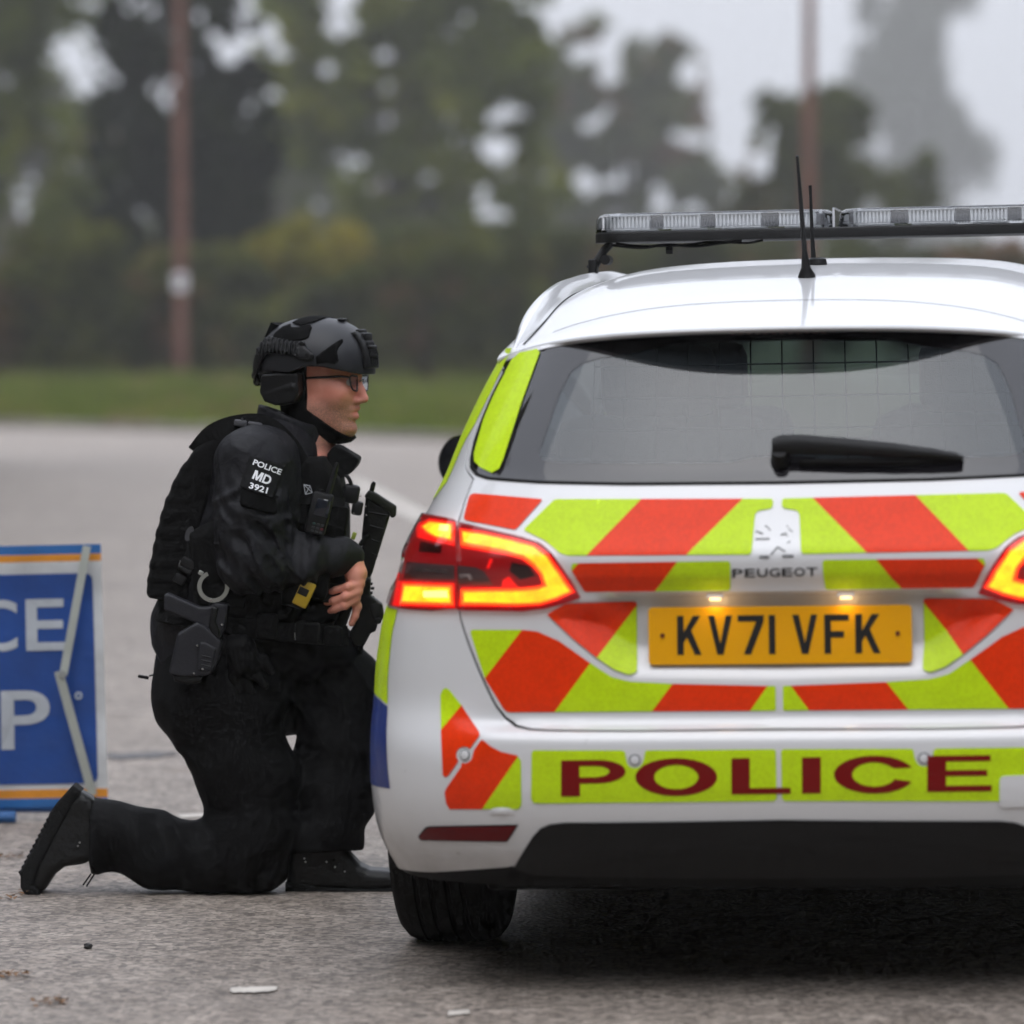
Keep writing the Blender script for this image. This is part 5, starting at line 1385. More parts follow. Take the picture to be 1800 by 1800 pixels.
sheet('blue_panel', .028, .972, .110, .912, MS_BLUE, .0045, .03)
def sign_text(txt, x0, x1, y0, y1, gapw):
    n_ = len(txt); wl_ = {'I': .42}; tot = sum(wl_.get(c, 1) for c in txt) + gapw * (n_ - 1); u_ = (x1 - x0) / tot; x = x0
    for c in txt:
        w_ = wl_.get(c, 1) * u_
        v, f = fit_text(c, .012 if c != 'I' else .02)
        ww = w_ if c != 'I' else w_ * .45; xo = x + (w_ - ww) / 2
        P = [mp(xo + a * ww, y1 - b_ * (y1 - y0)) + Vector((0, -.0045, 0)) for a, b_ in v]
        mesh_obj('letter', P, f, MS_LET, sign, False); x += w_ + gapw * u_
def fx(px): return (px + 400) / 583.0
sign_text('POLICE', .122, fx(116), .205, .402, .22)
sign_text('STOP', .174, fx(87), .553, .778, .18)
# hinged steel strut standing in front of the cloth
m = MB(); A, B = sgp(153, 960, -.03), sgp(111, 1188, -.045); C_, D = sgp(103, 1180, -.05), sgp(163, 1398, -.02)
def flat_bar(m, a, b_, w_, t_):
    d = (b_ - a).normalized(); sd_ = d.cross(Vector((0, 1, 0))).normalized() * w_ / 2; dp = Vector((0, t_ / 2, 0))
    m.add([a - sd_ - dp, a + sd_ - dp, a + sd_ + dp, a - sd_ + dp, b_ - sd_ - dp, b_ + sd_ - dp, b_ + sd_ + dp, b_ - sd_ + dp], [(0, 1, 2, 3), (4, 7, 6, 5), (0, 4, 5, 1), (1, 5, 6, 2), (2, 6, 7, 3), (3, 7, 4, 0)])
flat_bar(m, A, B, .022, .005); st = m.build('upper_strut', MS_BAR, sign)
m = MB(); flat_bar(m, C_, D, .024, .005); m.build('lower_strut', MS_BAR, sign)
m = MB(); j = sgp(110, 1185, -.055); m.tube([j, j + Vector((0, .02, 0))], .011, 12); m.build('hinge_pin', M_STEEL_ if 'M_STEEL_' in globals() else simple('pin_grey', (.3, .31, .3), .4), sign)
m = MB(); g = sgp(138, 1223, -.008); m.tube([g + Vector((math.cos(t) * .008, 0, math.sin(t) * .008)) for t in np.linspace(0, 2 * math.pi, 15)], .003, 5, False); m.build('eyelet', simple('eyelet_pale', (.55, .6, .66), .3), sign)
# steel frame behind the cloth and feet on the road
M_FOOT = simple('foot_blue', (.02, .10, .28), .5)
for px in (-330, 110):
    top, bot = sgp(px, 975, .05), sgp(px, 1440, .05); bot.z = -SO.z + .02
    m = MB(); m.tube([top, bot], .011, 8); m.build('post', M_FOOT, sign)
for px0, px1 in ((-420, -250), (-140, 28)):
    a, b_ = W(px0, 1438, SY - .06) - SO, W(px1, 1437, SY - .06) - SO; a.z = b_.z = -SO.z + .018
    m = MB(); m.tube([a, a.lerp(b_, .5), b_], .016, 10); m.build('foot_bar', M_FOOT, sign)
m = MB(); a, b_ = sgp(-330, 1440, .03), sgp(110, 1440, .03); a.z = b_.z = -SO.z + .03; m.tube([a, b_], .010, 8); m.build('cross_bar', M_FOOT, sign)
for vv in (0,): pass
# ================================================================== SIGNED-DISTANCE SCULPTING
def vnoise(P, f, seed=0):
    """smooth value noise in 0..1, P (...,3), f frequency or per-axis frequencies"""
    Q = P * np.asarray(f, np.float32) + seed * 17.31
    i = np.floor(Q).astype(np.int64); u = (Q - i).astype(np.float32); u = u * u * (3 - 2 * u); out = 0
    for dx in (0, 1):
        for dy in (0, 1):
            for dz in (0, 1):
                h = (i[..., 0] + dx) * 374761393 + (i[..., 1] + dy) * 668265263 + (i[..., 2] + dz) * 2147483647 + seed * 974711
                h = (h ^ (h >> 13)) * 1274126177; h = (h ^ (h >> 16)) & 0xffff
                w = (u[..., 0] if dx else 1 - u[..., 0]) * (u[..., 1] if dy else 1 - u[..., 1]) * (u[..., 2] if dz else 1 - u[..., 2])
                out = out + w * (h / 65535.).astype(np.float32)
    return out
def smin(a, b, k):
    if k <= 0: return np.minimum(a, b)
    h = np.clip(.5 + .5 * (b - a) / k, 0, 1); return b + (a - b) * h - k * h * (1 - h)
def smax(a, b, k): return -smin(-a, -b, k)
def d_cone(P, a, b, ra, rb):
    a, b = np.array(a, np.float32), np.array(b, np.float32); ab = b - a; L = float(ab @ ab)
    t = np.clip(((P - a) @ ab) / max(L, 1e-9), 0, 1); return np.linalg.norm(P - a - t[..., None] * ab, axis=-1) - (ra + (rb - ra) * t)
def d_ell(P, c, r, rot=None):
    q = P - np.array(c, np.float32)
    if rot is not None: q = q @ np.array(rot, np.float32)
    r = np.array(r, np.float32); k0 = np.linalg.norm(q / r, axis=-1); k1 = np.linalg.norm(q / (r * r), axis=-1) + 1e-9
    return k0 * (k0 - 1) / k1
def d_box(P, c, h, rot=None, rad=.01):
    q = P - np.array(c, np.float32)
    if rot is not None: q = q @ np.array(rot, np.float32)
    q = np.abs(q) - (np.array(h, np.float32) - rad)
    return np.linalg.norm(np.maximum(q, 0), axis=-1) + np.minimum(q.max(-1), 0) - rad
def d_poly(x, z, poly):
    d = np.full(x.shape, 1e9, np.float32); s = np.ones(x.shape, bool); n = len(poly)
    for i in range(n):
        ax, az = poly[i]; bx_, bz = poly[i - 1]; ex, ez = bx_ - ax, bz - az; wx, wz = x - ax, z - az
        t = np.clip((wx * ex + wz * ez) / (ex * ex + ez * ez + 1e-12), 0, 1); d = np.minimum(d, (wx - ex * t) ** 2 + (wz - ez * t) ** 2)
        c1 = z >= az; c2 = z < bz; c3 = ex * wz > ez * wx
        fl = (c1 & c2 & c3) | (~c1 & ~c2 & ~c3); s ^= fl
    return np.where(s, 1, -1) * np.sqrt(d)
class Vox:
    def __init__(s, lo, hi, h):
        s.h = h; s.lo = np.array(lo, np.float32); n = np.ceil((np.array(hi) - np.array(lo)) / h).astype(int) + 1; s.n = n
        s.ax = [s.lo[i] + np.arange(n[i], dtype=np.float32) * h for i in range(3)]; s.D = np.full(tuple(n), .5, np.float32)
    def sl(s, lo, hi):
        return tuple(slice(max(0, int((lo[i] - s.lo[i]) / s.h)), min(s.n[i], int((hi[i] - s.lo[i]) / s.h) + 2)) for i in range(3))
    def pts(s, sl): return np.stack(np.meshgrid(s.ax[0][sl[0]], s.ax[1][sl[1]], s.ax[2][sl[2]], indexing='ij'), -1)
    def all(s): return (slice(None),) * 3
    def op(s, fn, lo, hi, k, mode='u'):
        sl = s.sl(lo, hi)
        if any(q.stop <= q.start for q in sl): return
        d = fn(s.pts(sl)).astype(np.float32)
        s.D[sl] = smin(s.D[sl], d, k) if mode == 'u' else smax(s.D[sl], -d, k)
    def cone(s, a, b, ra, rb, k=.0, mode='u'):
        a, b = np.array(a), np.array(b); m = max(ra, rb) + k + .02
        s.op(lambda P: d_cone(P, a, b, ra, rb), np.minimum(a, b) - m, np.maximum(a, b) + m, k, mode)
    def chain(s, pts, rad, k=.02, kin=.01):
        for i in range(len(pts) - 1): s.cone(pts[i], pts[i + 1], rad[i], rad[i + 1], k if i == 0 else max(k * .6, kin))
    def ell(s, c, r, rot=None, k=.0, mode='u'):
        m = max(r) + k + .02; s.op(lambda P: d_ell(P, c, r, rot), np.array(c) - m, np.array(c) + m, k, mode)
    def box(s, c, h, rot=None, rad=.01, k=.0, mode='u'):
        m = float(np.linalg.norm(h)) + k + .02; s.op(lambda P: d_box(P, c, h, rot, rad), np.array(c) - m, np.array(c) + m, k, mode)
    def fold(s, lo, hi, axis, fa, fc, amp, seed, centre=None, rad=None):
        """drapery: ridges running across `axis`, fading away from `centre`"""
        sl = s.sl(lo, hi); P = s.pts(sl); a = np.array(axis, float); a /= np.linalg.norm(a)
        b = np.cross(a, [0, 1, .3]); b /= np.linalg.norm(b); c = np.cross(a, b)
        Q = np.stack([P @ a, P @ b, P @ c], -1); w = vnoise(P, 9, seed + 5)[..., None] * .05
        n = vnoise(Q + w, (fa, fc, fc), seed); rdg = 1 - np.abs(2 * n - 1)
        d = amp * (rdg - .55) * 1.4
        if centre is not None:
            g = np.exp(-(np.linalg.norm(P - np.array(centre), axis=-1) / rad) ** 2); d = d * g
        s.D[sl] -= d.astype(np.float32)
    def mesh(s):
        D = s.D; S_ = D < 0; n = D.shape
        cnt = np.zeros((n[0] - 1, n[1] - 1, n[2] - 1), np.int8)
        offs = [(i, j, k) for i in (0, 1) for j in (0, 1) for k in (0, 1)]
        sub = lambda A, o: A[o[0]:n[0] - 1 + o[0], o[1]:n[1] - 1 + o[1], o[2]:n[2] - 1 + o[2]]
        for o in offs: cnt += sub(S_, o)
        act = (cnt > 0) & (cnt < 8); ijk = np.argwhere(act); idx = np.full(act.shape, -1, np.int64); idx[act] = np.arange(len(ijk))
        acc = np.zeros((len(ijk), 3)); c = np.zeros(len(ijk)); val = {o: sub(D, o)[act] for o in offs}
        for a in offs:
            for ax in range(3):
                if a[ax] == 0:
                    b = list(a); b[ax] = 1; b = tuple(b); da, db = val[a], val[b]; x = (da < 0) != (db < 0)
                    t = np.where(x, da / np.where(x, da - db, 1), 0); p = np.array(a, float)[None] + t[:, None] * (np.array(b) - np.array(a))[None]
                    acc += np.where(x[:, None], p, 0); c += x
        V = s.lo + (ijk + acc / c[:, None]) * s.h; faces = []
        for ax in range(3):
            b1, b2 = [(1, 2), (2, 0), (0, 1)][ax]
            A = np.take(S_, np.arange(n[ax] - 1), ax); B = np.take(S_, np.arange(1, n[ax]), ax); E = np.argwhere(A != B)
            E = E[(E[:, b1] > 0) & (E[:, b2] > 0) & (E[:, b1] < n[b1] - 1) & (E[:, b2] < n[b2] - 1)]
            inn = A[tuple(E.T)]; q = []
            for (u_, v_) in ((-1, -1), (0, -1), (0, 0), (-1, 0)):
                e = E.copy(); e[:, b1] += u_; e[:, b2] += v_; q.append(idx[tuple(e.T)])
            F = np.stack(q, 1); F[~inn] = F[~inn][:, ::-1]; faces.append(F)
        return V, np.concatenate(faces)
    def build(s, name, mat, parent=None, origin=(0, 0, 0), relax=2, keep_big=True):
        V, F = s.mesh()
        F = F[(F >= 0).all(1)]
        if keep_big and len(F):
            # drop crumbs: keep the largest connected piece
            par = np.arange(len(V))
            for _ in range(60):
                m = par[F].min(1); old = par.copy()
                for k in range(4): np.minimum.at(par, F[:, k], m)
                par = par[par]
                if (par == old).all(): break
            lab, cn = np.unique(par[F[:, 0]], return_counts=True); F = F[par[F[:, 0]] == lab[cn.argmax()]]
            used = np.unique(F); mp_ = np.full(len(V), -1); mp_[used] = np.arange(len(used)); V = V[used]; F = mp_[F]
        for _ in range(relax):
            acc = np.zeros_like(V); c = np.zeros(len(V))
            for k in range(4):
                np.add.at(acc, F[:, k], V[F[:, (k + 1) % 4]]); np.add.at(c, F[:, k], 1)
            V = V * .5 + acc / c[:, None] * .5
        V = V - np.array(origin); nF = len(F)
        me = bpy.data.meshes.new(name); me.vertices.add(len(V)); me.vertices.foreach_set('co', V.astype(np.float32).ravel())
        me.loops.add(4 * nF); me.loops.foreach_set('vertex_index', F.astype(np.int32).ravel())
        me.polygons.add(nF); me.polygons.foreach_set('loop_start', np.arange(0, 4 * nF, 4, dtype=np.int32))
        me.polygons.foreach_set('use_smooth', np.ones(nF, bool)); me.update(calc_edges=True); me.materials.append(mat)
        o = bpy.data.objects.new(name, me); COL.objects.link(o)
        if parent: o.parent = parent
        return o

# ================================================================== OFFICER
YC = 10.45
OG = Vector((W(430, 1570, YC).x, YC, 0))
person = empty('person', OG)
tag(person, 'kneeling police officer in black helmet, glasses and body armour facing the car', 'person')
def O(px, py, dy=0.0): return np.array(W(px, py, YC + dy))
K = 10.4 / F_PX                                  # metres per photo pixel at the officer
def bld(v, name, mat, parent=None, **kw):
    o = v.build(name, mat, None, OG, **kw); o.parent = parent or person; return o
def mbo(m, name, mat, parent=None, **kw):
    m.v = [q - OG for q in m.v]; o = m.build(name, mat, None, **kw); o.parent = parent or person; return o

def cloth(name, col, rough, fold_s, fold_a, weave=900, wa=.06, sheen=.0, spec=.4):
    m, n, l, b = mat_new(name); b.inputs['Roughness'].default_value = rough; b.inputs['Specular IOR Level'].default_value = spec
    b.inputs['Sheen Weight'].default_value = sheen
    tc = n.new('ShaderNodeTexCoord')
    t = n.new('ShaderNodeTexNoise'); t.inputs['Scale'].default_value = fold_s; t.inputs['Detail'].default_value = 3; t.inputs['Distortion'].default_value = .6; l.new(tc.outputs['Object'], t.inputs['Vector'])
    t2 = n.new('ShaderNodeTexNoise'); t2.inputs['Scale'].default_value = weave; l.new(tc.outputs['Object'], t2.inputs['Vector'])
    b1 = n.new('ShaderNodeBump'); b1.inputs['Strength'].default_value = fold_a; b1.inputs['Distance'].default_value = .02; l.new(t.outputs[0], b1.inputs['Height'])
    b2 = n.new('ShaderNodeBump'); b2.inputs['Strength'].default_value = wa; b2.inputs['Distance'].default_value = .003; l.new(t2.outputs[0], b2.inputs['Height']); l.new(b1.outputs[0], b2.inputs['Normal'])
    l.new(b2.outputs[0], b.inputs['Normal'])
    mr = n.new('ShaderNodeMapRange'); mr.inputs['To Min'].default_value = .75; mr.inputs['To Max'].default_value = 1.25; l.new(t.outputs[0], mr.inputs['Value'])
    mx = n.new('ShaderNodeMixRGB'); mx.blend_type = 'MULTIPLY'; mx.inputs[0].default_value = 1; mx.inputs[1].default_value = (*col, 1); l.new(mr.outputs[0], mx.inputs[2]); l.new(mx.outputs[0], b.inputs['Base Color'])
    return m
M_JACKET = cloth('jacket_nylon', (.0072, .0072, .0092), .62, 20, .35, spec=.22)
M_TROUS = cloth('trouser_cotton', (.0034, .0034, .0038), .75, 9, .35, spec=.14)
M_VEST = cloth('vest_cordura', (.003, .003, .003), .85, 22, .3, 700, .3, spec=.15)
M_BOOT = simple('boot_leather', (.005, .005, .005), .45, spec=.35, bump=.3, bscale=60)
M_SOLE = simple('boot_sole', (.007, .007, .007), .8, spec=.2, bump=.4, bscale=160)
M_HELM = simple('helmet_shell', (.0135, .014, .0165), .42, spec=.35, bump=.05, bscale=500)
M_VELC = simple('velcro', (.0028, .0028, .0028), .95, bump=.3, bscale=800, spec=.1)
M_POLY = simple('polymer_black', (.0045, .0045, .005), .45, spec=.3, bump=.05, bscale=300)
M_HOLS = simple('holster_polymer', (.017, .017, .021), .5, spec=.3, bump=.08, bscale=200)
M_SKINB = None
def skin():
    m, n, l, b = mat_new('skin'); tc = n.new('ShaderNodeTexCoord'); b.inputs['Roughness'].default_value = .48
    b.inputs['Subsurface Weight'].default_value = .12; b.inputs['Subsurface Radius'].default_value = (.010, .004, .002); b.inputs['Subsurface Scale'].default_value = 1
    t = n.new('ShaderNodeTexNoise'); t.inputs['Scale'].default_value = 28; t.inputs['Detail'].default_value = 5; l.new(tc.outputs['Object'], t.inputs['Vector'])
    cr = n.new('ShaderNodeValToRGB'); e = cr.color_ramp.elements; e[0].position = .35; e[1].position = .7; e[0].color = (.70, .255, .175, 1); e[1].color = (.82, .36, .265, 1)
    l.new(t.outputs[0], cr.inputs[0])
    at = n.new('ShaderNodeAttribute'); at.attribute_name = 'stubble'
    t2 = n.new('ShaderNodeTexNoise'); t2.inputs['Scale'].default_value = 420; l.new(tc.outputs['Object'], t2.inputs['Vector'])
    mr = n.new('ShaderNodeMapRange'); mr.inputs['From Min'].default_value = .35; mr.inputs['From Max'].default_value = .6; mr.inputs['To Min'].default_value = .45; l.new(t2.outputs[0], mr.inputs['Value'])
    mu = n.new('ShaderNodeMath'); mu.operation = 'MULTIPLY'; l.new(at.outputs['Fac'], mu.inputs[0]); l.new(mr.outputs[0], mu.inputs[1])
    mx = n.new('ShaderNodeMixRGB'); mx.inputs[2].default_value = (.17, .10, .065, 1); l.new(mu.outputs[0], mx.inputs[0]); l.new(cr.outputs[0], mx.inputs[1])
    ar = n.new('ShaderNodeAttribute'); ar.attribute_name = 'redness'
    m2 = n.new('ShaderNodeMixRGB'); m2.inputs[2].default_value = (.55, .155, .115, 1); l.new(ar.outputs['Fac'], m2.inputs[0]); l.new(mx.outputs[0], m2.inputs[1])
    l.new(m2.outputs[0], b.inputs['Base Color'])
    bp = n.new('ShaderNodeBump'); bp.inputs['Strength'].default_value = .3; bp.inputs['Distance'].default_value = .002; l.new(t2.outputs[0], bp.inputs['Height']); l.new(bp.outputs[0], b.inputs['Normal'])
    return m
M_SKIN = skin()

# ---- head frame -------------------------------------------------------------
HY = R(-20)                                       # head turned a little towards the camera
HC = O(562, 680, 0)
HX = np.array([math.cos(HY), math.sin(HY), 0]); HYV = np.array([-math.sin(HY), math.cos(HY), 0]); HZ = np.array([0, 0, 1.])
HR = np.stack([HX, HYV, HZ], 1)                   # columns: head axes
CH = math.cos(HY)
def hl(x, y, z): return HC + HX * x + HYV * y + HZ * z
def hpx(px, py): return ((px - 562) * K / CH, (680 - py) * K)      # photo pixel -> head-local (x, z) on the mid plane

# ---- body: head, neck, trunk, right arm and hand, one surface -------------------
bv = Vox(O(385, 1125, 0) - np.array([.0, .30, 0]), O(668, 575, 0) + np.array([.0, .17, 0]), .0029)
def H_(fn, lo, hi, k, mode='u'):
    m = .03; c = [hl(x, y, z) for x in (lo[0], hi[0]) for y in (lo[1], hi[1]) for z in (lo[2], hi[2])]; c = np.array(c)
    bv.op(lambda P: fn((P - HC.astype(np.float32)) @ HR.astype(np.float32)), c.min(0) - m, c.max(0) + m, k, mode)
def hell(c, r, k=.0, mode='u'): H_(lambda P: d_ell(P, c, r), np.array(c) - r, np.array(c) + r, k, mode)
def hcone(a, b, ra, rb, k=.0, mode='u'):
    a, b = np.array(a), np.array(b); m = max(ra, rb); H_(lambda P: d_cone(P, a, b, ra, rb), np.minimum(a, b) - m, np.maximum(a, b) + m, k, mode)
hell((-.006, 0, .030), np.array([.100, .076, .102]))
hell((.030, 0, -.030), np.array([.066, .061, .088]), .03)
for s_ in (-1, 1):
    hcone((-.012, s_ * .056, -.055), (.056, s_ * .020, -.100), .017, .017, .03)
    hell((.060, s_ * .040, -.012), np.array([.030, .026, .026]), .025)
    hcone((.080, s_ * .034, .036), (.094, s_ * .006, .031), .009, .009, .015)
    hell((.101, s_ * .012, -.033), np.array([.011, .0075, .0075]), .008)
    hcone((.084, s_ * .022, -.054), (.096, 0, -.0505), .005, .0068, .008)
    hcone((.082, s_ * .019, -.069), (.0925, 0, -.0695), .005, .0072, .008)
hell((.072, 0, -.102), np.array([.022, .024, .017]), .02)
hcone((.094, 0, .022), (.106, 0, -.006), .0078, .0085, .016); hcone((.106, 0, -.006), (.1155, 0, -.0275), .0085, .0105, .010)
for s_ in (-1, 1):
    hell((.094, s_ * .031, .012), np.array([.014, .018, .0095]), .010, 's')
    hcone((.090, s_ * .024, -.061), (.101, 0, -.0605), .0012, .0022, .004, 's')
    hell((.076, s_ * .031, .012), np.array([.0135, .0145, .0130]), .004)          # lids over the eyeball
bv.chain([hl(-.020, 0, -.05), O(540, 770, 0), O(510, 830, 0)], [.060, .064, .085], .03)
# trunk and arm inside the clothes
bv.chain([O(505, 830, -.02), O(450, 930, 0), O(430, 1080, 0)], [.10, .13, .12], .04)
bv.chain([O(490, 820, -.10), O(455, 840, -.17), O(450, 985, -.20)], [.06, .055, .046], .03)
bv.chain([O(450, 985, -.20), O(540, 985, -.175), O(610, 978, -.145)], [.046, .040, .029], .02)
# hand: wrist, palm, fingers folded back over the weapon grip
HD = -.145
wr, kn = O(618, 985, HD), O(631, 1026, HD - .012)
bv.chain([O(606, 978, HD), wr, O(626, 1008, HD - .006)], [.029, .025, .027], .012)
for (px, py, dy, r_) in ((631, 1024, -.016, .0125), (628, 1036, -.018, .0125), (625, 1048, -.015, .0120), (621, 1058, -.008, .0110)):
    bv.cone(O(621, 1000, HD - .002), O(px, py, HD + dy), .017, r_, .010)
FG = [[(633, 1027, -.018), (612, 1031, -.030), (590, 1037, -.020), (570, 1046, -.006)],
      [(630, 1040, -.020), (607, 1049, -.033), (586, 1056, -.022), (569, 1061, -.006)],
      [(626, 1053, -.016), (606, 1064, -.028), (588, 1071, -.018), (574, 1076, -.004)],
      [(622, 1046, .006), (628, 1066, -.002), (624, 1083, -.004), (618, 1096, -.002)]]
for fi, q in enumerate(FG):
    P_ = [O(a, b_, HD + c) for a, b_, c in q]; rr = [.0105, .0098, .0088, .0074] if fi < 3 else [.0120, .0105, .0092, .0078]
    for i in range(3): bv.cone(P_[i], P_[i + 1], rr[i], rr[i + 1], .004 if i else .006)
    bv.ell(P_[1], (rr[1] * 1.12,) * 3, None, .003)
body = bld(bv, 'body', M_SKIN, relax=2)
V = np.empty(len(body.data.vertices) * 3, np.float32); body.data.vertices.foreach_get('co', V); V = V.reshape(-1, 3) + np.array(OG, np.float32)
hp = (V - HC) @ HR
stub = np.clip((-.022 - hp[:, 2]) / .03, 0, 1) * np.clip((hp[:, 2] + .16) / .02, 0, 1) * (np.abs(hp[:, 0]) < .2) * .85
stub *= 1 - .8 * np.exp(-(((hp[:, 0] - .093) / .016) ** 2 + (hp[:, 1] / .024) ** 2 + ((hp[:, 2] + .061) / .013) ** 2))
red = .55 * np.exp(-(((hp[:, 0] - .11) / .022) ** 2 + ((hp[:, 1]) / .02) ** 2 + ((hp[:, 2] + .022) / .02) ** 2)) + .35 * np.exp(-(((hp[:, 0] - .065) / .03) ** 2 + ((np.abs(hp[:, 1]) - .05) / .03) ** 2 + ((hp[:, 2] + .012) / .022) ** 2))
red += .75 * np.exp(-(((hp[:, 0] - .095) / .010) ** 2 + (hp[:, 1] / .02) ** 2 + ((hp[:, 2] + .062) / .011) ** 2))
for nm, arr in (('stubble', stub), ('redness', np.clip(red, 0, 1))):
    a = body.data.attributes.new(nm, 'FLOAT', 'POINT'); a.data.foreach_set('value', arr.astype(np.float32))
# eyes
M_EYE = simple('eye_white', (.62, .58, .55), .2); M_IRIS = simple('iris', (.05, .06, .07), .2)
for s_ in (-1, 1):
    bm = bmesh.new(); bmesh.ops.create_uvsphere(bm, u_segments=20, v_segments=14, radius=.0120)
    c = Vector(hl(.0795, s_ * .031, .0105))
    e_ = mesh_obj('eye', [q.co + c - OG for q in bm.verts], [[w_.index for w_ in f.verts] for f in bm.faces], M_EYE); e_.parent = person; bm.free()
    m = MB(); m.tube([hl(.0895, s_ * .0285, .0105), hl(.0922, s_ * .0285, .0105)], [.0058, .0045], 14); mbo(m, 'iris', M_IRIS, e_)
    m = MB(); m.tube([hl(.082, s_ * .044, .0385), hl(.0945, s_ * .028, .042), hl(.099, s_ * .012, .038)], [.0022, .0034, .0026], 6); mbo(m, 'eyebrow', simple('brow_hair', (.10, .065, .045), .8))

# ---- glasses ---------------------------------------------------------------------
gl = None; m = MB()
M_FRAME = simple('glasses_frame', (.012, .010, .010), .3)
def lens_loop(s_):
    return [Vector(hl(.109 - .010 * abs(y - .034) / .03, s_ * y, z)) for y, z in rounded([(.010, .026), (.058, .028), (.056, .008), (.046, -.008), (.018, -.010), (.011, .004)], .008, 4)]
gparent = None
for s_ in (-1, 1):
    lp = lens_loop(s_); m = MB(); m.tube(lp + [lp[0]], .0022, 6, False)
    m.tube([hl(.100, s_ * .058, .024), hl(.085, s_ * .068, .026), hl(.0, s_ * .077, .022), hl(-.02, s_ * .077, .016)], [.0028, .0034, .0028, .0024], 6)
    fr = mbo(m, 'glasses_frame', M_FRAME)
    mesh = [q - OG for q in lp]; g_ = mesh_obj('lens', mesh, [tuple(range(len(mesh)))], M_CLEAR, smooth=False); g_.parent = fr
m = MB(); m.tube([hl(.108, -.012, .014), hl(.113, 0, .018), hl(.108, .012, .014)], .0014, 6); mbo(m, 'glasses_bridge', M_FRAME)

# ---- helmet -------------------------------------------------------------------------
hv_ = Vox(hl(0, 0, .03) - np.array([.165, .165, .11]), hl(0, 0, .03) + np.array([.165, .165, .16]), .0030)
def hpts(v): 
    P = v.pts(v.all()); return (P - HC.astype(np.float32)) @ HR.astype(np.float32)
def head_profile(P): 
    """outer helmet surface in the head frame"""
    # traced side outline of the shell, swept round as an ellipse
    c = np.array(hpx(556, 645)); x, z = P[..., 0] - c[0], P[..., 2] - c[1]
    rx = np.where(x > 0, 98 * K / CH, 97 * K / CH) ; rz = 88 * K
    q = np.stack([x / rx, P[..., 1] / .122, z / rz], -1); k0 = np.linalg.norm(q, axis=-1)
    k0 = (np.abs(q[..., 0]) ** 2.3 + np.abs(q[..., 1]) ** 2.3 + np.abs(q[..., 2]) ** 2.25) ** (1 / 2.28)
    return (k0 - 1) * .105
CUT = [hpx(*p) for p in ((430, 690), (459, 679), (472, 674), (476, 656), (507, 652), (542, 655), (552, 651), (569, 643), (598, 644), (630, 652), (648, 658), (700, 660), (700, 720), (430, 720))]
P = hpts(hv_); dO = head_profile(P)
shell = np.maximum(dO, -(dO + .011)); shell = np.maximum(shell, -d_poly(P[..., 0], P[..., 2], CUT))
# brow rim flare
hv_.D = shell.astype(np.float32); helmet = bld(hv_, 'helmet', M_HELM, relax=1)
def on_helmet(name, poly_px, out, mat, side=0, inner=-.002, parent=None, rnd=0, relax=1, bump=None, front=False):
    """piece lying on the helmet shell inside a traced outline"""
    pl_ = [hpx(*p) for p in poly_px]; d2 = d_poly(P[..., 0], P[..., 2], pl_)
    d = np.maximum(np.maximum(dO - out, -(dO - inner)), d2)
    if side: d = np.maximum(d, side * P[..., 1] * -1 + .005) if side > 0 else np.maximum(d, P[..., 1] + .005)
    if bump is not None: d = bump(d, P, dO)
    v = Vox.__new__(Vox); v.h = hv_.h; v.lo = hv_.lo; v.n = hv_.n; v.ax = hv_.ax; v.D = d.astype(np.float32)
    if (v.D < 0).sum() < 10: return None
    return bld(v, name, mat, parent or helmet, relax=relax)
for s_ in (-1, 1):
    on_helmet('velcro_pad', [(501, 594), (505, 583), (516, 573), (529, 568), (534, 574), (546, 574), (566, 569), (573, 576), (573, 592), (567, 597), (552, 599), (520, 597)], .0025, M_VELC, s_)
    on_helmet('velcro_pad', [(590, 640), (587, 627), (600, 616), (623, 594), (626, 600), (620, 616), (624, 634), (618, 640), (606, 637)], .0022, M_VELC, s_)
    rail = [(476, 612), (490, 594), (500, 592), (545, 600), (566, 602), (572, 610), (586, 622), (586, 630), (578, 634), (560, 630), (549, 624), (510, 618), (495, 622), (478, 652), (462, 676), (455, 672), (456, 645)]
    def ribs(d, P_, dO_):
        n = np.sign(np.sin(P_[..., 0] * 560)) * .0028 * (P_[..., 2] > hpx(0, 622)[1]) * (P_[..., 0] < hpx(560, 0)[0]); return d + n
    on_helmet('side_rail', rail, .0085, M_POLY, s_, bump=ribs)
    for (px, py) in ((578, 624), (565, 605)):
        x, z = hpx(px, py); a = np.linspace(.06, .14, 120); yy_ = s_ * a
        q = np.stack([np.full(120, x), yy_, np.full(120, z)], -1); dd = head_profile(q); y0 = float(np.interp(0, dd, a)) + .008
        m = MB(); m.tube([hl(x, s_ * (y0 - .004), z), hl(x, s_ * (y0 + .003), z), hl(x, s_ * (y0 + .004), z)], [.0075, .007, .004], 14); mbo(m, 'rail_bolt', M_POLY, helmet)
on_helmet('velcro_pad', [(530, 567), (536, 560), (556, 552), (580, 558), (572, 566), (550, 572)], .0028, M_VELC)
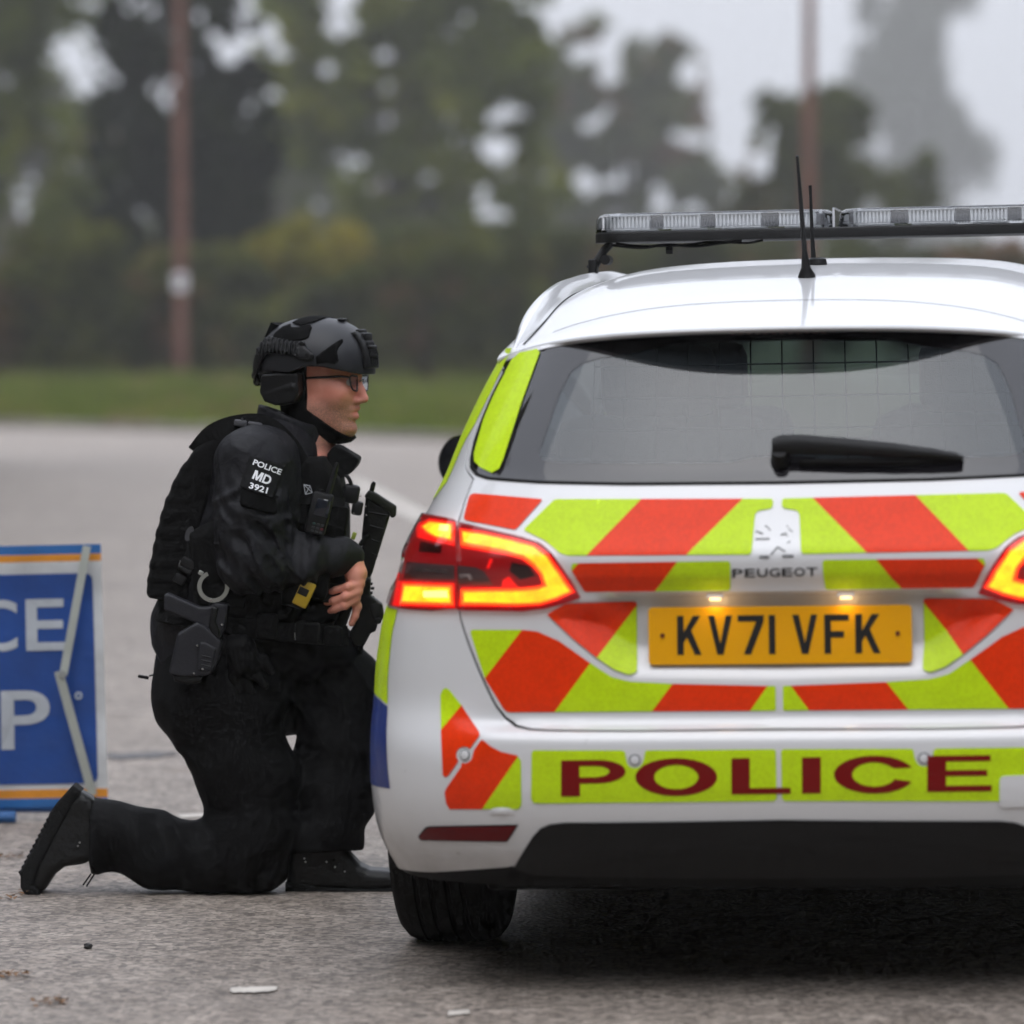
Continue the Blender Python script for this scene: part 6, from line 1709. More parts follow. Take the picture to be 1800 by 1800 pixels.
# night-vision mount on the brow
sh = [(626, 585), (640, 580), (668, 600), (668, 645), (650, 648), (637, 636), (622, 632), (630, 606)]
on_helmet('front_mount', sh, .007, M_POLY, bump=lambda d, P_, dO_: np.maximum(np.maximum(d, np.abs(P_[..., 1]) - .040), -np.maximum(np.abs(P_[..., 1]) - .022, np.abs(P_[..., 2] - hpx(0, 617)[1]) - .018)))
m = MB()
for (px, py, w_) in ((636, 584, .016), (646, 592, .020), (655, 610, .010), (657, 625, .010)):
    x, z = hpx(px, py); m2 = MB(); m2.box(hl(x, 0, z), (.014, .045, w_), Matrix(HR.tolist()), .004); mbo(m2, 'mount_block', M_POLY, helmet)
for sy_ in (-.018, -.006, .006, .018):
    m = MB(); m.tube([hl(*[(hpx(652, 600)[0]), sy_, hpx(0, 602)[1]]), hl(hpx(660, 620)[0], sy_, hpx(0, 622)[1]), hl(hpx(659, 640)[0], sy_, hpx(0, 640)[1])], .0030, 6); mbo(m, 'mount_rib', M_POLY, helmet)
m = MB(); x, z = hpx(603, 562); m.box(hl(x, 0, z), (.016, .03, .008), Matrix(HR.tolist()), .003); mbo(m, 'top_clip', M_POLY, helmet)
# rear flap and dial
m = MB(); a, b_, c_, d_ = [hpx(*p) for p in ((489, 566), (500, 571), (478, 618), (461, 630))]
m.prism([hl(a[0], -.05, a[1]), hl(b_[0], -.05, b_[1]), hl(c_[0], -.05, c_[1]), hl(d_[0], -.05, d_[1])], HYV * .10); mbo(m, 'rear_flap', M_VELC, helmet, smooth=False)
for (px, py, r_) in ((458, 648, .010), (455, 660, .011), (458, 671, .011)):
    x, z = hpx(px, py); m = MB(); m.tube([hl(x, -.03, z), hl(x, .03, z)], r_, 10); mbo(m, 'fit_dial', M_POLY, helmet)

# ---- headset, hood and chin strap -----------------------------------------------------
for s_ in (-1, 1):
    v = Vox(hl(-.04, s_ * .095, -.01) - np.array([.09, .09, .09]), hl(-.04, s_ * .095, -.01) + np.array([.09, .09, .09]), .003)
    Pq = v.pts(v.all()); q = (Pq - HC.astype(np.float32)) @ HR.astype(np.float32)
    cup = [hpx(*p) for p in ((491, 657), (556, 655), (557, 690), (549, 706), (516, 712), (496, 705), (488, 690))]
    d = np.maximum(d_poly(q[..., 0], q[..., 2], cup) + .006, np.abs(q[..., 1] - s_ * .084) - .026) - .006
    mk = d_cone(q, (hpx(500, 692)[0], s_ * .112, hpx(0, 692)[1]), (hpx(538, 680)[0], s_ * .112, hpx(0, 680)[1]), .004, .007)
    knob = d_ell(q, (hpx(546, 680)[0], s_ * .110, hpx(0, 680)[1]), (.012, .010, .012))
    v.D = smin(smin(d, mk, .003), knob, .003).astype(np.float32); bld(v, 'headset_cup', M_POLY, helmet, relax=1)
v = Vox(hl(-.01, 0, -.05) - np.array([.16, .12, .14]), hl(-.01, 0, -.05) + np.array([.14, .12, .13]), .0038)
q = (v.pts(v.all()) - HC.astype(np.float32)) @ HR.astype(np.float32)
hd = smin(d_ell(q, (-.006, 0, .030), (.106, .082, .108)), d_ell(q, (.030, 0, -.030), (.070, .066, .092)), .03)
for s_ in (-1, 1): hd = smin(hd, d_cone(q, (-.012, s_ * .058, -.055), (.060, s_ * .020, -.103), .021, .021), .03)
hd = smin(hd, d_ell(q, (.074, 0, -.105), (.025, .027, .019)), .02)
hd = smin(hd, d_cone(q, (-.020, 0, -.05), (-.035, 0, -.135), .066, .072), .03)
hood = [hpx(*p) for p in ((440, 640), (561, 640), (561, 719), (585, 739), (604, 756), (621, 769), (614, 779), (598, 781), (585, 778), (570, 760), (560, 800), (440, 800))]
dd = np.maximum(np.maximum(hd - .004, -(hd + .008)), d_poly(q[..., 0], q[..., 2], hood))
v.D = dd.astype(np.float32); bld(v, 'hood', M_VELC, relax=1)

# ---- jacket ------------------------------------------------------------------------------
jv = Vox(O(255, 1200, 0) - np.array([0, .36, 0]), O(650, 690, 0) + np.array([0, .36, 0]), .0048)
def scaled_chain(v, pts, rx, ry, k):
    """trunk: rounded sections, wider across the shoulders (y) than front to back"""
    for i in range(len(pts) - 1):
        a, b_ = np.array(pts[i]), np.array(pts[i + 1]); m = max(rx[i], rx[i + 1], ry[i], ry[i + 1]) + k + .02
        def fn(P, a=a, b=b_, i=i):
            ab = b - a; t = np.clip(((P - a) @ ab) / (ab @ ab), 0, 1); q_ = P - a - t[..., None] * ab
            X = rx[i] + (rx[i + 1] - rx[i]) * t; Yy = ry[i] + (ry[i + 1] - ry[i]) * t
            n_ = np.sqrt((q_[..., 0] ** 2 + q_[..., 2] ** 2) / X ** 2 + (q_[..., 1] / Yy) ** 2); return (n_ - 1) * np.minimum(X, Yy)
        v.op(fn, np.minimum(a, b_) - m, np.maximum(a, b_) + m, k)
scaled_chain(jv, [O(492, 800), O(462, 860), O(440, 960), O(425, 1060), O(405, 1130)], [.105, .150, .170, .165, .150], [.165, .205, .205, .195, .190], .03)
for s_ in (-1, 1):
    jv.ell(O(455, 808, s_ * .160), (.076, .074, .076), None, .05)
# right sleeve
SA, SE_, SW = O(438, 815, -.195), O(442, 985, -.235), O(606, 976, -.150)
jv.chain([SA, O(437, 900, -.225), SE_], [.080, .075, .068], .04)
jv.chain([SE_, O(520, 988, -.205), SW], [.068, .055, .040], .035)
jv.cone(O(598, 976, -.152), O(614, 978, -.146), .041, .036, .006)
# left arm, reaching forward to steady the weapon
jv.chain([O(440, 815, .195), O(450, 960, .25), O(560, 1020, .14), O(628, 1035, .03)], [.085, .075, .058, .040], .04)
# skirt gathered at the back below the armour
jv.chain([O(330, 1060, 0), O(330, 1150, 0), O(340, 1195, 0)], [.060, .066, .060], .04)
scaled_chain(jv, [O(385, 1080), O(385, 1180)], [.145, .140], [.185, .185], .03)
# collar
jv.D = jv.D
jv.fold(O(380, 1060, 0) - np.array([0, .36, 0]), O(560, 880, 0) + np.array([0, 0, 0]), O(600, 900) - O(440, 1010), 36, 10, .034, 3, O(455, 985, -.27), .10)
jv.fold(O(440, 1060, 0) - np.array([0, .36, 0]), O(640, 900, 0), np.array([1, 0, .15]), 34, 10, .020, 4, O(540, 985, -.22), .12)
jv.fold(O(370, 1000, 0) - np.array([0, .36, 0]), O(520, 760, 0), np.array([.5, 0, -1]), 30, 8, .016, 5, O(430, 900, -.27), .13)
jv.fold(O(258, 1200, 0) - np.array([0, .3, 0]), O(420, 1030, 0) + np.array([0, .3, 0]), np.array([.1, 0, 1]), 17, 4, .030, 6, O(300, 1120, -.05), .15)
jv.fold(O(360, 1060, 0) - np.array([0, .36, 0]), O(640, 760, 0), np.array([1, 0, .2]), 60, 14, .006, 8, O(440, 900, -.27), .20)
# opening for the neck
jv.cone(O(560, 730), O(530, 790), .062, .066, .01, 's')
jacket = bld(jv, 'jacket', M_JACKET, relax=1)
# stand-up collar and open lapel
cv = Vox(O(440, 850, -.14), O(650, 700, .14), .0042)
Pc = cv.pts(cv.all()); a, b_ = O(508, 800), O(520, 700); ab = (b_ - a); t = ((Pc - a) @ ab) / (ab @ ab); q_ = Pc - a - t[..., None] * ab
rr = np.sqrt((q_[..., 0] / 1.0) ** 2 + (q_[..., 2]) ** 2 + (q_[..., 1] * .92) ** 2); ring = np.abs(rr - (.078 + .008 * (1 - t))) - .0075
px_ = (Pc[..., 0] / (YC) * F_PX) + CX; rim = 575 + (CAM_H - Pc[..., 2]) / YC * F_PX
top_line = np.interp(px_, [455, 465, 500, 545, 568, 600], [710, 713, 726, 744, 747, 752])
d = np.maximum(ring, (top_line - rim) * K); d = np.maximum(d, (rim - 815) * K); d = np.maximum(d, (px_ - 571) * K)
cv.D = d.astype(np.float32); bld(cv, 'collar', M_JACKET, jacket, relax=2)
lap = [(577, 797), (590, 781), (600, 783), (635, 804), (631, 816), (620, 829), (604, 838), (590, 830), (580, 812)]
lv_ = Vox(O(560, 850, -.16), O(645, 770, .12), .0042); Pl = lv_.pts(lv_.all())
px_ = (Pl[..., 0] / YC * F_PX) + CX; py_ = 575 + (CAM_H - Pl[..., 2]) / YC * F_PX
d = np.maximum(d_poly(px_, py_, lap) * K + .004, np.abs(Pl[..., 1] - YC + .02 + (px_ - 600) * .0002) - .085) - .004
lv_.D = d.astype(np.float32); bld(lv_, 'lapel', M_VEST, jacket, relax=1)

# ---- trousers -------------------------------------------------------------------------------
tv = Vox(O(145, 1580, 0) - np.array([0, .24, 0]), O(672, 1090, 0) + np.array([0, .26, 0]), .0062)
scaled_chain(tv, [O(425, 1120), O(395, 1185), O(380, 1225)], [.165, .165, .150], [.18, .19, .18], .03)
tv.ell(O(345, 1225, -.075), (.098, .10, .10), None, .04); tv.ell(O(345, 1225, .075), (.095, .10, .10), None, .04)
# right leg: thigh down to the knee on the ground, shin back along the road
KN = O(446, 1500, -.09)
tv.chain([O(400, 1235, -.09), O(434, 1360, -.092), O(443, 1455, -.09), KN], [.125, .114, .104, .092], .05)
tv.chain([O(432, 1508, -.09), O(370, 1508, -.09), O(270, 1493, -.09), O(185, 1470, -.09)], [.083, .082, .083, .078], .03)
tv.cone(O(185, 1470, -.09), O(150, 1466, -.09), .078, .088, .02)
# left leg: thigh forward, shin upright
tv.chain([O(410, 1210, .09), O(520, 1207, .07), O(606, 1206, .02)], [.122, .106, .090], .05)
tv.chain([O(608, 1210, .02), O(590, 1300, .0), O(584, 1400, -.02), O(569, 1470, -.035)], [.090, .096, .096, .090], .03)
tv.cone(O(569, 1465, -.035), O(564, 1500, -.035), .090, .084, .02)
scaled_chain(tv, [O(450, 1110), O(530, 1125), O(580, 1140)], [.10, .085, .06], [.17, .15, .12], .03)
lo, hi = O(145, 1580, 0) - np.array([0, .24, 0]), O(672, 1090, 0) + np.array([0, .26, 0])
tv.fold(lo, hi, O(372, 1450) - O(480, 1560), 22, 7, .024, 11, O(420, 1500, -.14), .12)
tv.fold(lo, hi, np.array([1, 0, .35]), 15, 5, .030, 12, O(230, 1490, -.15), .17)
tv.fold(lo, hi, np.array([.3, 0, 1]), 14, 5, .026, 13, O(575, 1450, -.06), .16)
tv.fold(lo, hi, O(660, 1160) - O(520, 1260), 14, 5, .024, 14, O(585, 1220, -.04), .16)
tv.fold(lo, hi, np.array([-.3, 0, 1]), 12, 5, .020, 15, O(410, 1330, -.17), .20)
tv.fold(lo, hi, np.array([.2, 0, 1]), 26, 6, .018, 16, O(352, 1330, -.10), .06)
sl_ = tv.all(); Pq = tv.pts(sl_); pxq = Pq[..., 0] / Pq[..., 1] * F_PX + CX; pyq = HOR + (CAM_H - Pq[..., 2]) / Pq[..., 1] * F_PX
hem = (pyq - (1502 - (pxq - 560) * .06)) * K; tv.D = np.where((pxq > 505) & (pyq > 1440), np.maximum(tv.D, hem), tv.D)
hem2 = (153 + 7 * np.clip((1440 - pyq) / 40, 0, 1) + 6 * np.clip((pyq - 1520) / 30, 0, 2) - pxq) * K; tv.D = np.where(pxq < 300, np.maximum(tv.D, hem2), tv.D).astype(np.float32)
# flat where it meets the road
Pt = tv.ax[2][None, None, :]; tv.D = np.maximum(tv.D, (.004 - Pt) * np.ones_like(tv.D)).astype(np.float32)
trousers = bld(tv, 'trousers', M_TROUS, relax=1)
m = MB(); m.tube([O(160, 1536, -.165), O(146, 1556, -.165)], .0022, 5); mbo(m, 'drawcord', M_TROUS, trousers)
m = MB(); m.tube([O(166, 1536, -.165), O(152, 1558, -.165)], .0022, 5); mbo(m, 'drawcord', M_TROUS, trousers)

# ---- boots -----------------------------------------------------------------------------------
def poly_solid(poly_px, dy, half, h=.0045, rad=.012, taper=None):
    xs_ = [p[0] for p in poly_px]; ys_ = [p[1] for p in poly_px]
    v = Vox(O(min(xs_) - 12, max(ys_) + 12, dy - half - .03), O(max(xs_) + 12, min(ys_) - 12, dy + half + .03), h); P_ = v.pts(v.all())
    px_ = P_[..., 0] / (YC + dy) * F_PX + CX; py_ = HOR + (CAM_H - P_[..., 2]) / (YC + dy) * F_PX
    hw = half if taper is None else taper(px_, py_)
    d2 = d_poly(px_, py_, poly_px) * K + rad; dyy = np.abs(P_[..., 1] - YC - dy) - hw + rad
    v.D = (np.minimum(np.maximum(d2, dyy), 0) + np.hypot(np.maximum(d2, 0), np.maximum(dyy, 0)) - rad).astype(np.float32); return v
def boot(upper, sole, dy, taper, laces):
    u_ = bld(poly_solid(upper, dy, .05, .004, .022, taper), 'boot', M_BOOT, relax=2)
    bld(poly_solid(sole, dy, .052, .0042, .006, (lambda a, b_: taper(a, b_) + .004)), 'sole', M_SOLE, u_, relax=0)
    for (px, py) in laces:
        m = MB(); m.tube([O(px, py, dy - .056), O(px, py, dy - .046)], .0026, 8); mbo(m, 'eyelet', simple('eyelet_metal', (.5, .5, .5), .3, metal=1), u_)
    return u_
# front boot, flat on the road
up_ = [(505, 1495), (503, 1552), (508, 1566), (690, 1566), (712, 1562), (716, 1550), (700, 1538), (680, 1531), (650, 1529), (632, 1520), (614, 1500), (605, 1470), (512, 1470)]
so_ = [(501, 1550), (501, 1575), (506, 1580), (640, 1580), (700, 1577), (717, 1568), (718, 1556), (700, 1560), (640, 1562), (560, 1558)]
fb = boot(up_, so_, -.035, lambda a, b_: .043 + .010 * np.clip((a - 560) / 90, 0, 1), ((535, 1509), (537, 1515), (574, 1515), (589, 1524), (606, 1532)))
m = MB()
for i, (px, py) in enumerate(((606, 1503), (616, 1510), (626, 1519), (635, 1526))): m.tube([O(px, py, -.085), O(px + 3, py - 3, -.035), O(px, py, .015)], .0035, 6)
m.v and None
for i, (px, py) in enumerate(((606, 1503), (616, 1510), (626, 1519), (635, 1526))):
    m = MB(); m.tube(spline([O(px - 22, py + 10, -.082), O(px - 4, py + 1, -.068), O(px + 2, py - 2, -.035), O(px - 4, py + 1, .0)], 4), .0030, 6); mbo(m, 'lace', M_TROUS, fb)
# rear boot, toe down and heel up
up2 = [(140, 1390), (160, 1402), (185, 1430), (180, 1500), (150, 1518), (135, 1521), (113, 1524), (96, 1537), (86, 1552), (78, 1565), (66, 1570), (52, 1566), (50, 1545), (62, 1515), (88, 1460), (118, 1405)]
so2 = [(128, 1379), (143, 1391), (128, 1412), (116, 1436), (101, 1462), (84, 1496), (66, 1530), (60, 1552), (72, 1570), (66, 1575), (46, 1574), (36, 1560), (36, 1532), (52, 1502), (66, 1478), (84, 1444), (86, 1430), (100, 1410)]
rb = boot(up2, so2, -.09, lambda a, b_: .040 + .010 * np.clip((b_ - 1440) / 80, 0, 1), ((137, 1487), (140, 1481)))
for i in range(11):
    t = i / 10; px, py = 88 + (40 - 88) * t, 1440 + (1532 - 1440) * t
    m = MB(); m.box(O(px, py, -.09), (.014, .088, .007), Matrix.Rotation(R(62), 3, 'Y'), .002); mbo(m, 'tread_lug', M_SOLE, rb)
for i in range(9):
    px = 512 + i * 22; m = MB(); m.box(O(px, 1579.5, -.035), (.016, .092, .008), None, .002); mbo(m, 'tread_lug', M_SOLE, fb)

# ---- armour vest ---------------------------------------------------------------------------------
back = [(402, 752), (425, 748), (430, 790), (395, 830), (370, 900), (352, 980), (342, 1060), (300, 1052), (268, 1044), (264, 1030), (270, 990), (282, 930), (296, 880), (318, 830), (350, 785)]
v = poly_solid(back, .0, .155, .005, .018)
Pb = v.pts(v.all()); v.D += (.0011 * np.sign(np.sin((Pb[..., 2] * 165))) * (Pb[..., 0] < O(340, 900)[0])).astype(np.float32)
vest = bld(v, 'armour_vest', M_VEST, relax=1)
front = [(540, 800), (575, 800), (602, 840), (612, 900), (612, 960), (606, 1040), (596, 1085), (560, 1092), (520, 1080), (500, 1000), (505, 900), (520, 830)]
bld(poly_solid(front, -.01, .150, .005, .02), 'vest_front_panel', M_VEST, vest, relax=1)
side = [(340, 930), (400, 900), (520, 960), (540, 1060), (520, 1090), (420, 1085), (350, 1060)]
bld(poly_solid(side, .0, .212, .0055, .03), 'cummerbund', M_VEST, vest, relax=1)
# shoulder strap with its buckle
def strap(pts, w_, t_, name, mat, parent):
    """flat webbing through points; the broad side faces the camera"""
    P_ = [np.array(p) for p in spline(pts, 5)]; v_, f_ = [], []
    for i, p in enumerate(P_):
        tg = P_[min(i + 1, len(P_) - 1)] - P_[max(i - 1, 0)]; tg /= np.linalg.norm(tg); nrm = np.array([0, -1., .25]); sd_ = np.cross(tg, nrm); sd_ /= np.linalg.norm(sd_); nr = np.cross(sd_, tg)
        for a, b_ in ((-1, -1), (1, -1), (1, 1), (-1, 1)): v_.append(p + sd_ * a * w_ / 2 + nr * b_ * t_ / 2)
    n_ = len(P_)
    f_ = [(i * 4 + k, i * 4 + (k + 1) % 4, (i + 1) * 4 + (k + 1) % 4, (i + 1) * 4 + k) for i in range(n_ - 1) for k in range(4)] + [(3, 2, 1, 0), tuple((n_ - 1) * 4 + k for k in range(4))]
    o = mesh_obj(name, [Vector(p) - OG for p in v_], f_, mat, recalc=True, smooth=False); o.parent = parent; return o
for s_ in (-1, 1):
    sp_ = strap([O(345, 796, s_ * .13), O(375, 762, s_ * .145), O(420, 746, s_ * .150), O(468, 748, s_ * .150), O(510, 785, s_ * .150), O(535, 830, s_ * .150)], .045, .010, 'shoulder_strap', M_VEST, vest)
    m = MB(); c = O(423, 744, s_ * .155); rt = Matrix.Rotation(R(8), 3, 'Y')
    m.box(c, (.030, .034, .016), rt, .004); m.box(c + np.array([.034, 0, -.004]), (.034, .030, .014), rt, .004); m.box(c + np.array([.004, 0, .010]), (.004, .036, .004), rt, .001)
    mbo(m, 'strap_buckle', simple('buckle_grey', (.05, .05, .055), .45), sp_)
# MOLLE rows on the front and flank
for k in range(6):
    py = 880 + k * 34
    strap([O(512, py - 4, -.158), O(560, py, -.168), O(606, py + 4, -.155)], .022, .006, 'webbing_row', M_VEST, vest)
for k in range(5):
    py = 950 + k * 26; strap([O(352 - k * 2, py, -.155), O(390, py + 4, -.205), O(430, py + 8, -.220)], .018, .005, 'webbing_row', M_VEST, vest)
# drag strap, disc and buckle at the flank
m = MB(); c = O(333, 938, -.188); m.tube([c, c + np.array([0, -.006, 0])], .0145, 20)
bm_s = Matrix.Rotation(R(20), 3, 'Y')
m.v = [Vector(c) + bm_s @ Vector(((q - Vector(c)).x * .62, (q - Vector(c)).y, (q - Vector(c)).z * 1.25)) for q in m.v]; mbo(m, 'press_disc', simple('disc_grey', (.045, .045, .05), .5), vest)
st_ = strap([O(350, 935, -.185), O(335, 975, -.190), O(322, 1010, -.190), O(308, 1040, -.185)], .028, .006, 'flank_strap', M_VEST, vest)
for (px, py, w_, h_) in ((331, 990, .034, .022), (325, 1002, .034, .012), (316, 1018, .028, .022)):
    m = MB(); m.box(O(px, py, -.196), (w_, .014, h_), Matrix.Rotation(R(-28), 3, 'Y') @ Matrix.Rotation(R(90), 3, 'Y') if False else Matrix.Rotation(R(28), 3, 'Y'), .003); mbo(m, 'side_buckle', M_POLY, vest)
m = MB(); m.tube([O(313, 1000, -.198), O(317, 985, -.198)], .0015, 5); mbo(m, 'buckle_pin', simple('pin_steel', (.35, .35, .36), .35, metal=1), vest)
# duty belt and pouches
belt = strap([O(283, 1075, -.12), O(330, 1085, -.185), O(420, 1100, -.205), O(520, 1112, -.195), O(610, 1118, -.13)], .048, .010, 'duty_belt', M_VEST, person)
for (px, py, w_, h_, dy) in ((540, 1112, .060, .050, -.205), (585, 1118, .046, .046, -.165), (470, 1100, .05, .06, -.215)):
    m = MB(); m.box(O(px, py, dy), (w_, .035, h_), Matrix.Rotation(R(4), 3, 'Y'), .008); mbo(m, 'belt_pouch', M_VEST, belt)
m = MB(); m.tube([O(518, 1112, -.225), O(519, 1125, -.225)], .0015, 5); mbo(m, 'belt_stud', simple('stud_steel', (.3, .3, .3), .4, metal=1), belt)
# chest pouches
for (px, py, w_, h_, dy, dep) in ((560, 1010, .06, .11, -.185, .05), (590, 930, .05, .12, -.14, .05), (520, 1030, .06, .10, -.205, .05)):
    m = MB(); m.box(O(px, py, dy), (w_, dep, h_), Matrix.Rotation(R(10), 3, 'Y'), .010); mbo(m, 'chest_pouch', M_VEST, vest)

# ---- sleeve patch ----------------------------------------------------------------------------------
jb = jacket
bpy.context.view_layer.update()
from mathutils.bvhtree import BVHTree
JV = [v_.co + OG for v_ in jacket.data.vertices]; BV = BVHTree.FromPolygons(JV, [list(p_.vertices) for p_ in jacket.data.polygons])
def on_jacket(px, py, off):
    d = ray(px, py).normalized(); h, n_, i_, ds = BV.ray_cast(Vector((0, 0, CAM_H)), d)
    if h is None: h = Vector(O(px, py, -.28))
    return h - Vector((0, off, 0)), n_
def smooth_patch(pxs, off):
    """points over the sleeve, levelled with a low-order fit so that the badge lies smooth"""
    return None
pg = [(420 + a * 10, 795 + b_ * 10) for a in range(10) for b_ in range(11)]
dat = [(p, on_jacket(*p, 0)[0].y) for p in pg]
A_ = np.array([[1, p[0] - 460, p[1] - 845, (p[0] - 460) ** 2, (p[0] - 460) * (p[1] - 845), (p[1] - 845) ** 2] for p, _ in dat]); yv = np.array([y for _, y in dat])
cf, *_r = np.linalg.lstsq(A_, yv, rcond=None)
res = float((yv - A_ @ cf).min())
def badge_pt(px, py, off):
    y = float(np.array([1, px - 460, py - 845, (px - 460) ** 2, (px - 460) * (py - 845), (py - 845) ** 2]) @ cf) + max(res, -.012) - .002 - off
    return Vector(W(px, py, y)) - OG
def badge(name, poly, mat, off, thick, parent):
    v_, f_ = tri_mesh([poly], 6.0); n_ = len(v_)
    V_ = [badge_pt(a, b_, off) for a, b_ in v_]; o = mesh_obj(name, V_, [q if (v_[q[1]][0] - v_[q[0]][0]) * (v_[q[2]][1] - v_[q[0]][1]) - (v_[q[1]][1] - v_[q[0]][1]) * (v_[q[2]][0] - v_[q[0]][0]) < 0 else q[::-1] for q in f_], mat)
    md = o.modifiers.new('thick', 'SOLIDIFY'); md.thickness = thick; md.offset = -1
    o.parent = parent; return o
M_BADGEB = simple('patch_black', (.0055, .0055, .006), .8, bump=.2, bscale=700, spec=.2)
M_BADGEW = simple('patch_white', (.80, .80, .82), .7)
badge('patch_backing', rounded([(424, 852), (490, 872), (486, 904), (422, 888)], 3), M_VELC, .0, .006, jacket)
pb_ = badge('sleeve_patch', rounded([(439, 801), (504, 817), (482, 877), (421, 855)], 3), M_BADGEB, .004, .007, jacket)
def badge_text(txt, tl, tr, bl, bold):
    """text whose box is given by three photo corners"""
    v_, f_ = text_polys(txt, bold); xs_ = [p[0] for p in v_]; ys_ = [p[1] for p in v_]; x0, x1, y0, y1 = min(xs_), max(xs_), min(ys_), max(ys_); V_ = []
    for (x, y) in v_:
        a = (x - x0) / (x1 - x0); b_ = 1 - (y - y0) / (y1 - y0)
        V_.append(badge_pt(tl[0] + (tr[0] - tl[0]) * a + (bl[0] - tl[0]) * b_, tl[1] + (tr[1] - tl[1]) * a + (bl[1] - tl[1]) * b_, .0052))
    o = mesh_obj('patch_text', V_, f_, M_BADGEW, smooth=False); o.parent = pb_
badge_text('POLICE', (447.5, 807), (496.5, 825.5), (443.5, 816.5), .025)
badge_text('D', (466, 832.7), (479.5, 838), (459.5, 847.7), .03)
mv, mf = tri_mesh([[(0, 0), (.22, 0), (.22, .58), (.40, 0), (.60, 0), (.78, .58), (.78, 0), (1, 0), (1, 1), (.70, 1), (.5, .36), (.30, 1), (0, 1)]], .3)
o = mesh_obj('patch_text', [badge_pt(449 + 15.5 * a - 6.5 * (1 - b_), 826 + 6.1 * a + 15 * (1 - b_), .0052) for a, b_ in mv], mf, M_BADGEW, smooth=False); o.parent = pb_
badge_text('3921', (440, 847.5), (472, 857.5), (437, 858), .025)

# ---- radio, camera, taser, cuffs, holster ------------------------------------------------------------
RM = Matrix.Rotation(R(14), 3, 'Y')
def rp_(px, py, dy): return Vector(O(px, py, dy))
RD = -.215
m = MB(); m.box(rp_(561, 902, RD), (.050, .032, .100), RM, .007); radio = mbo(m, 'radio', M_POLY)
m = MB(); m.tube([rp_(577, 868, RD), rp_(586, 838, RD), rp_(592, 816, RD), rp_(593, 813, RD)], [.0075, .0068, .0052, .004], 10); mbo(m, 'radio_aerial', M_POLY, radio)
m = MB(); m.box(rp_(567, 893, RD - .0168), (.034, .002, .040), RM, .001); mbo(m, 'radio_screen', simple('screen_dark', (.010, .012, .018), .08), radio)
m = MB(); m.tube([rp_(565, 866, RD), rp_(566, 860, RD)], .006, 10); mbo(m, 'radio_knob', M_POLY, radio)
m = MB(); m.box(rp_(573, 879, RD - .017), (.010, .002, .003), RM); mbo(m, 'radio_led', simple('led_grey', (.4, .4, .4), .3), radio)
for i in range(3):
    for j in range(3):
        c = rp_(552 + i * 7.5 - j * 1.6, 920 + j * 6.5 + i * 2.0, RD - .0168); m = MB(); m.box(c, (.007, .002, .005), RM, .0008)
        mbo(m, 'radio_key', simple('key', ((.10, .01, .015) if (i, j) == (2, 1) else (.01, .05, .045) if (i, j) == (0, 0) else (.02, .024, .026)), .4), radio)
# small flag tab: outlined rectangle with diagonals
m = MB(); fl_ = [rp_(534, 852, -.205), rp_(545, 854, -.207), rp_(549, 866, -.207), rp_(537, 869, -.205)]
for a, b_ in ((0, 1), (1, 2), (2, 3), (3, 0), (0, 2), (1, 2), (3, 1)): m.tube([fl_[a], fl_[b_]], .0009, 4)
mbo(m, 'flag_tab', simple('flag_pale', (.45, .46, .48), .6), vest)
# body-worn camera and hoses by the chest
m = MB(); m.box(rp_(617, 868, -.10), (.040, .035, .045), Matrix.Rotation(R(10), 3, 'Y'), .008); bc = mbo(m, 'chest_camera', M_POLY)
m = MB(); m.box(rp_(628, 893, -.10), (.026, .030, .034), Matrix.Rotation(R(10), 3, 'Y'), .006); mbo(m, 'camera_clip', M_POLY, bc)
m = MB(); m.tube(spline([rp_(603, 834, -.10), rp_(611, 838, -.11), rp_(617, 850, -.11), rp_(617, 862, -.10)], 5), .0048, 8); mbo(m, 'camera_lead', M_POLY, bc)
for (px, py) in ((634, 872), (643, 890), (644, 905), (622, 902), (639, 1000)):
    m = MB(); m.box(rp_(px, py, -.122), (.003, .002, .003)); mbo(m, 'glint', simple('glint', (.55, .55, .55), .2, metal=1), bc)
m = MB(); m.box(rp_(622, 942, -.15), (.010, .006, .018), Matrix.Rotation(R(20), 3, 'Y'), .002); mbo(m, 'lime_tag', simple('tag_lime', (.25, .30, .04), .6), bc)
# yellow stun device in its pouch
m = MB(); TM = Matrix.Rotation(R(25), 3, 'Y'); m.box(rp_(535, 1044, -.232), (.036, .02, .062), TM, .004); ts = mbo(m, 'stun_device', simple('stun_yellow', (.42, .27, .012), .45))
m = MB(); m.box(rp_(533, 1040, -.2428), (.024, .002, .018), TM, .001); mbo(m, 'stun_label', M_POLY, ts)
# handcuff ring
M_CUFF = simple('cuff_steel', (.42, .43, .40), .38, metal=.85)
ring_ = [rp_(375 + 24.5 * math.cos(R(a)), 1031 + 24.5 * math.sin(R(a)), -.245) for a in range(-62, 232, 7)][::1]
ring_ = [rp_(375 + 24.5 * math.cos(R(a)), 1031 + 24.5 * math.sin(R(a)), -.247) for a in range(-12, 252, 6)]
v_, f_ = [], []
for i, p_ in enumerate(ring_):
    c = Vector(rp_(375, 1031, -.247)); d = (p_ - c).normalized()
    for a, b_ in ((-.0048, -.003), (.0048, -.003), (.0048, .003), (-.0048, .003)): v_.append(p_ + d * a + Vector((0, b_, 0)) - OG)
n_ = len(ring_)
cuff = mesh_obj('handcuff', v_, [(i * 4 + k, i * 4 + (k + 1) % 4, (i + 1) * 4 + (k + 1) % 4, (i + 1) * 4 + k) for i in range(n_ - 1) for k in range(4)] + [(3, 2, 1, 0), tuple((n_ - 1) * 4 + k for k in range(4))], M_CUFF, recalc=True, smooth=False); cuff.parent = person
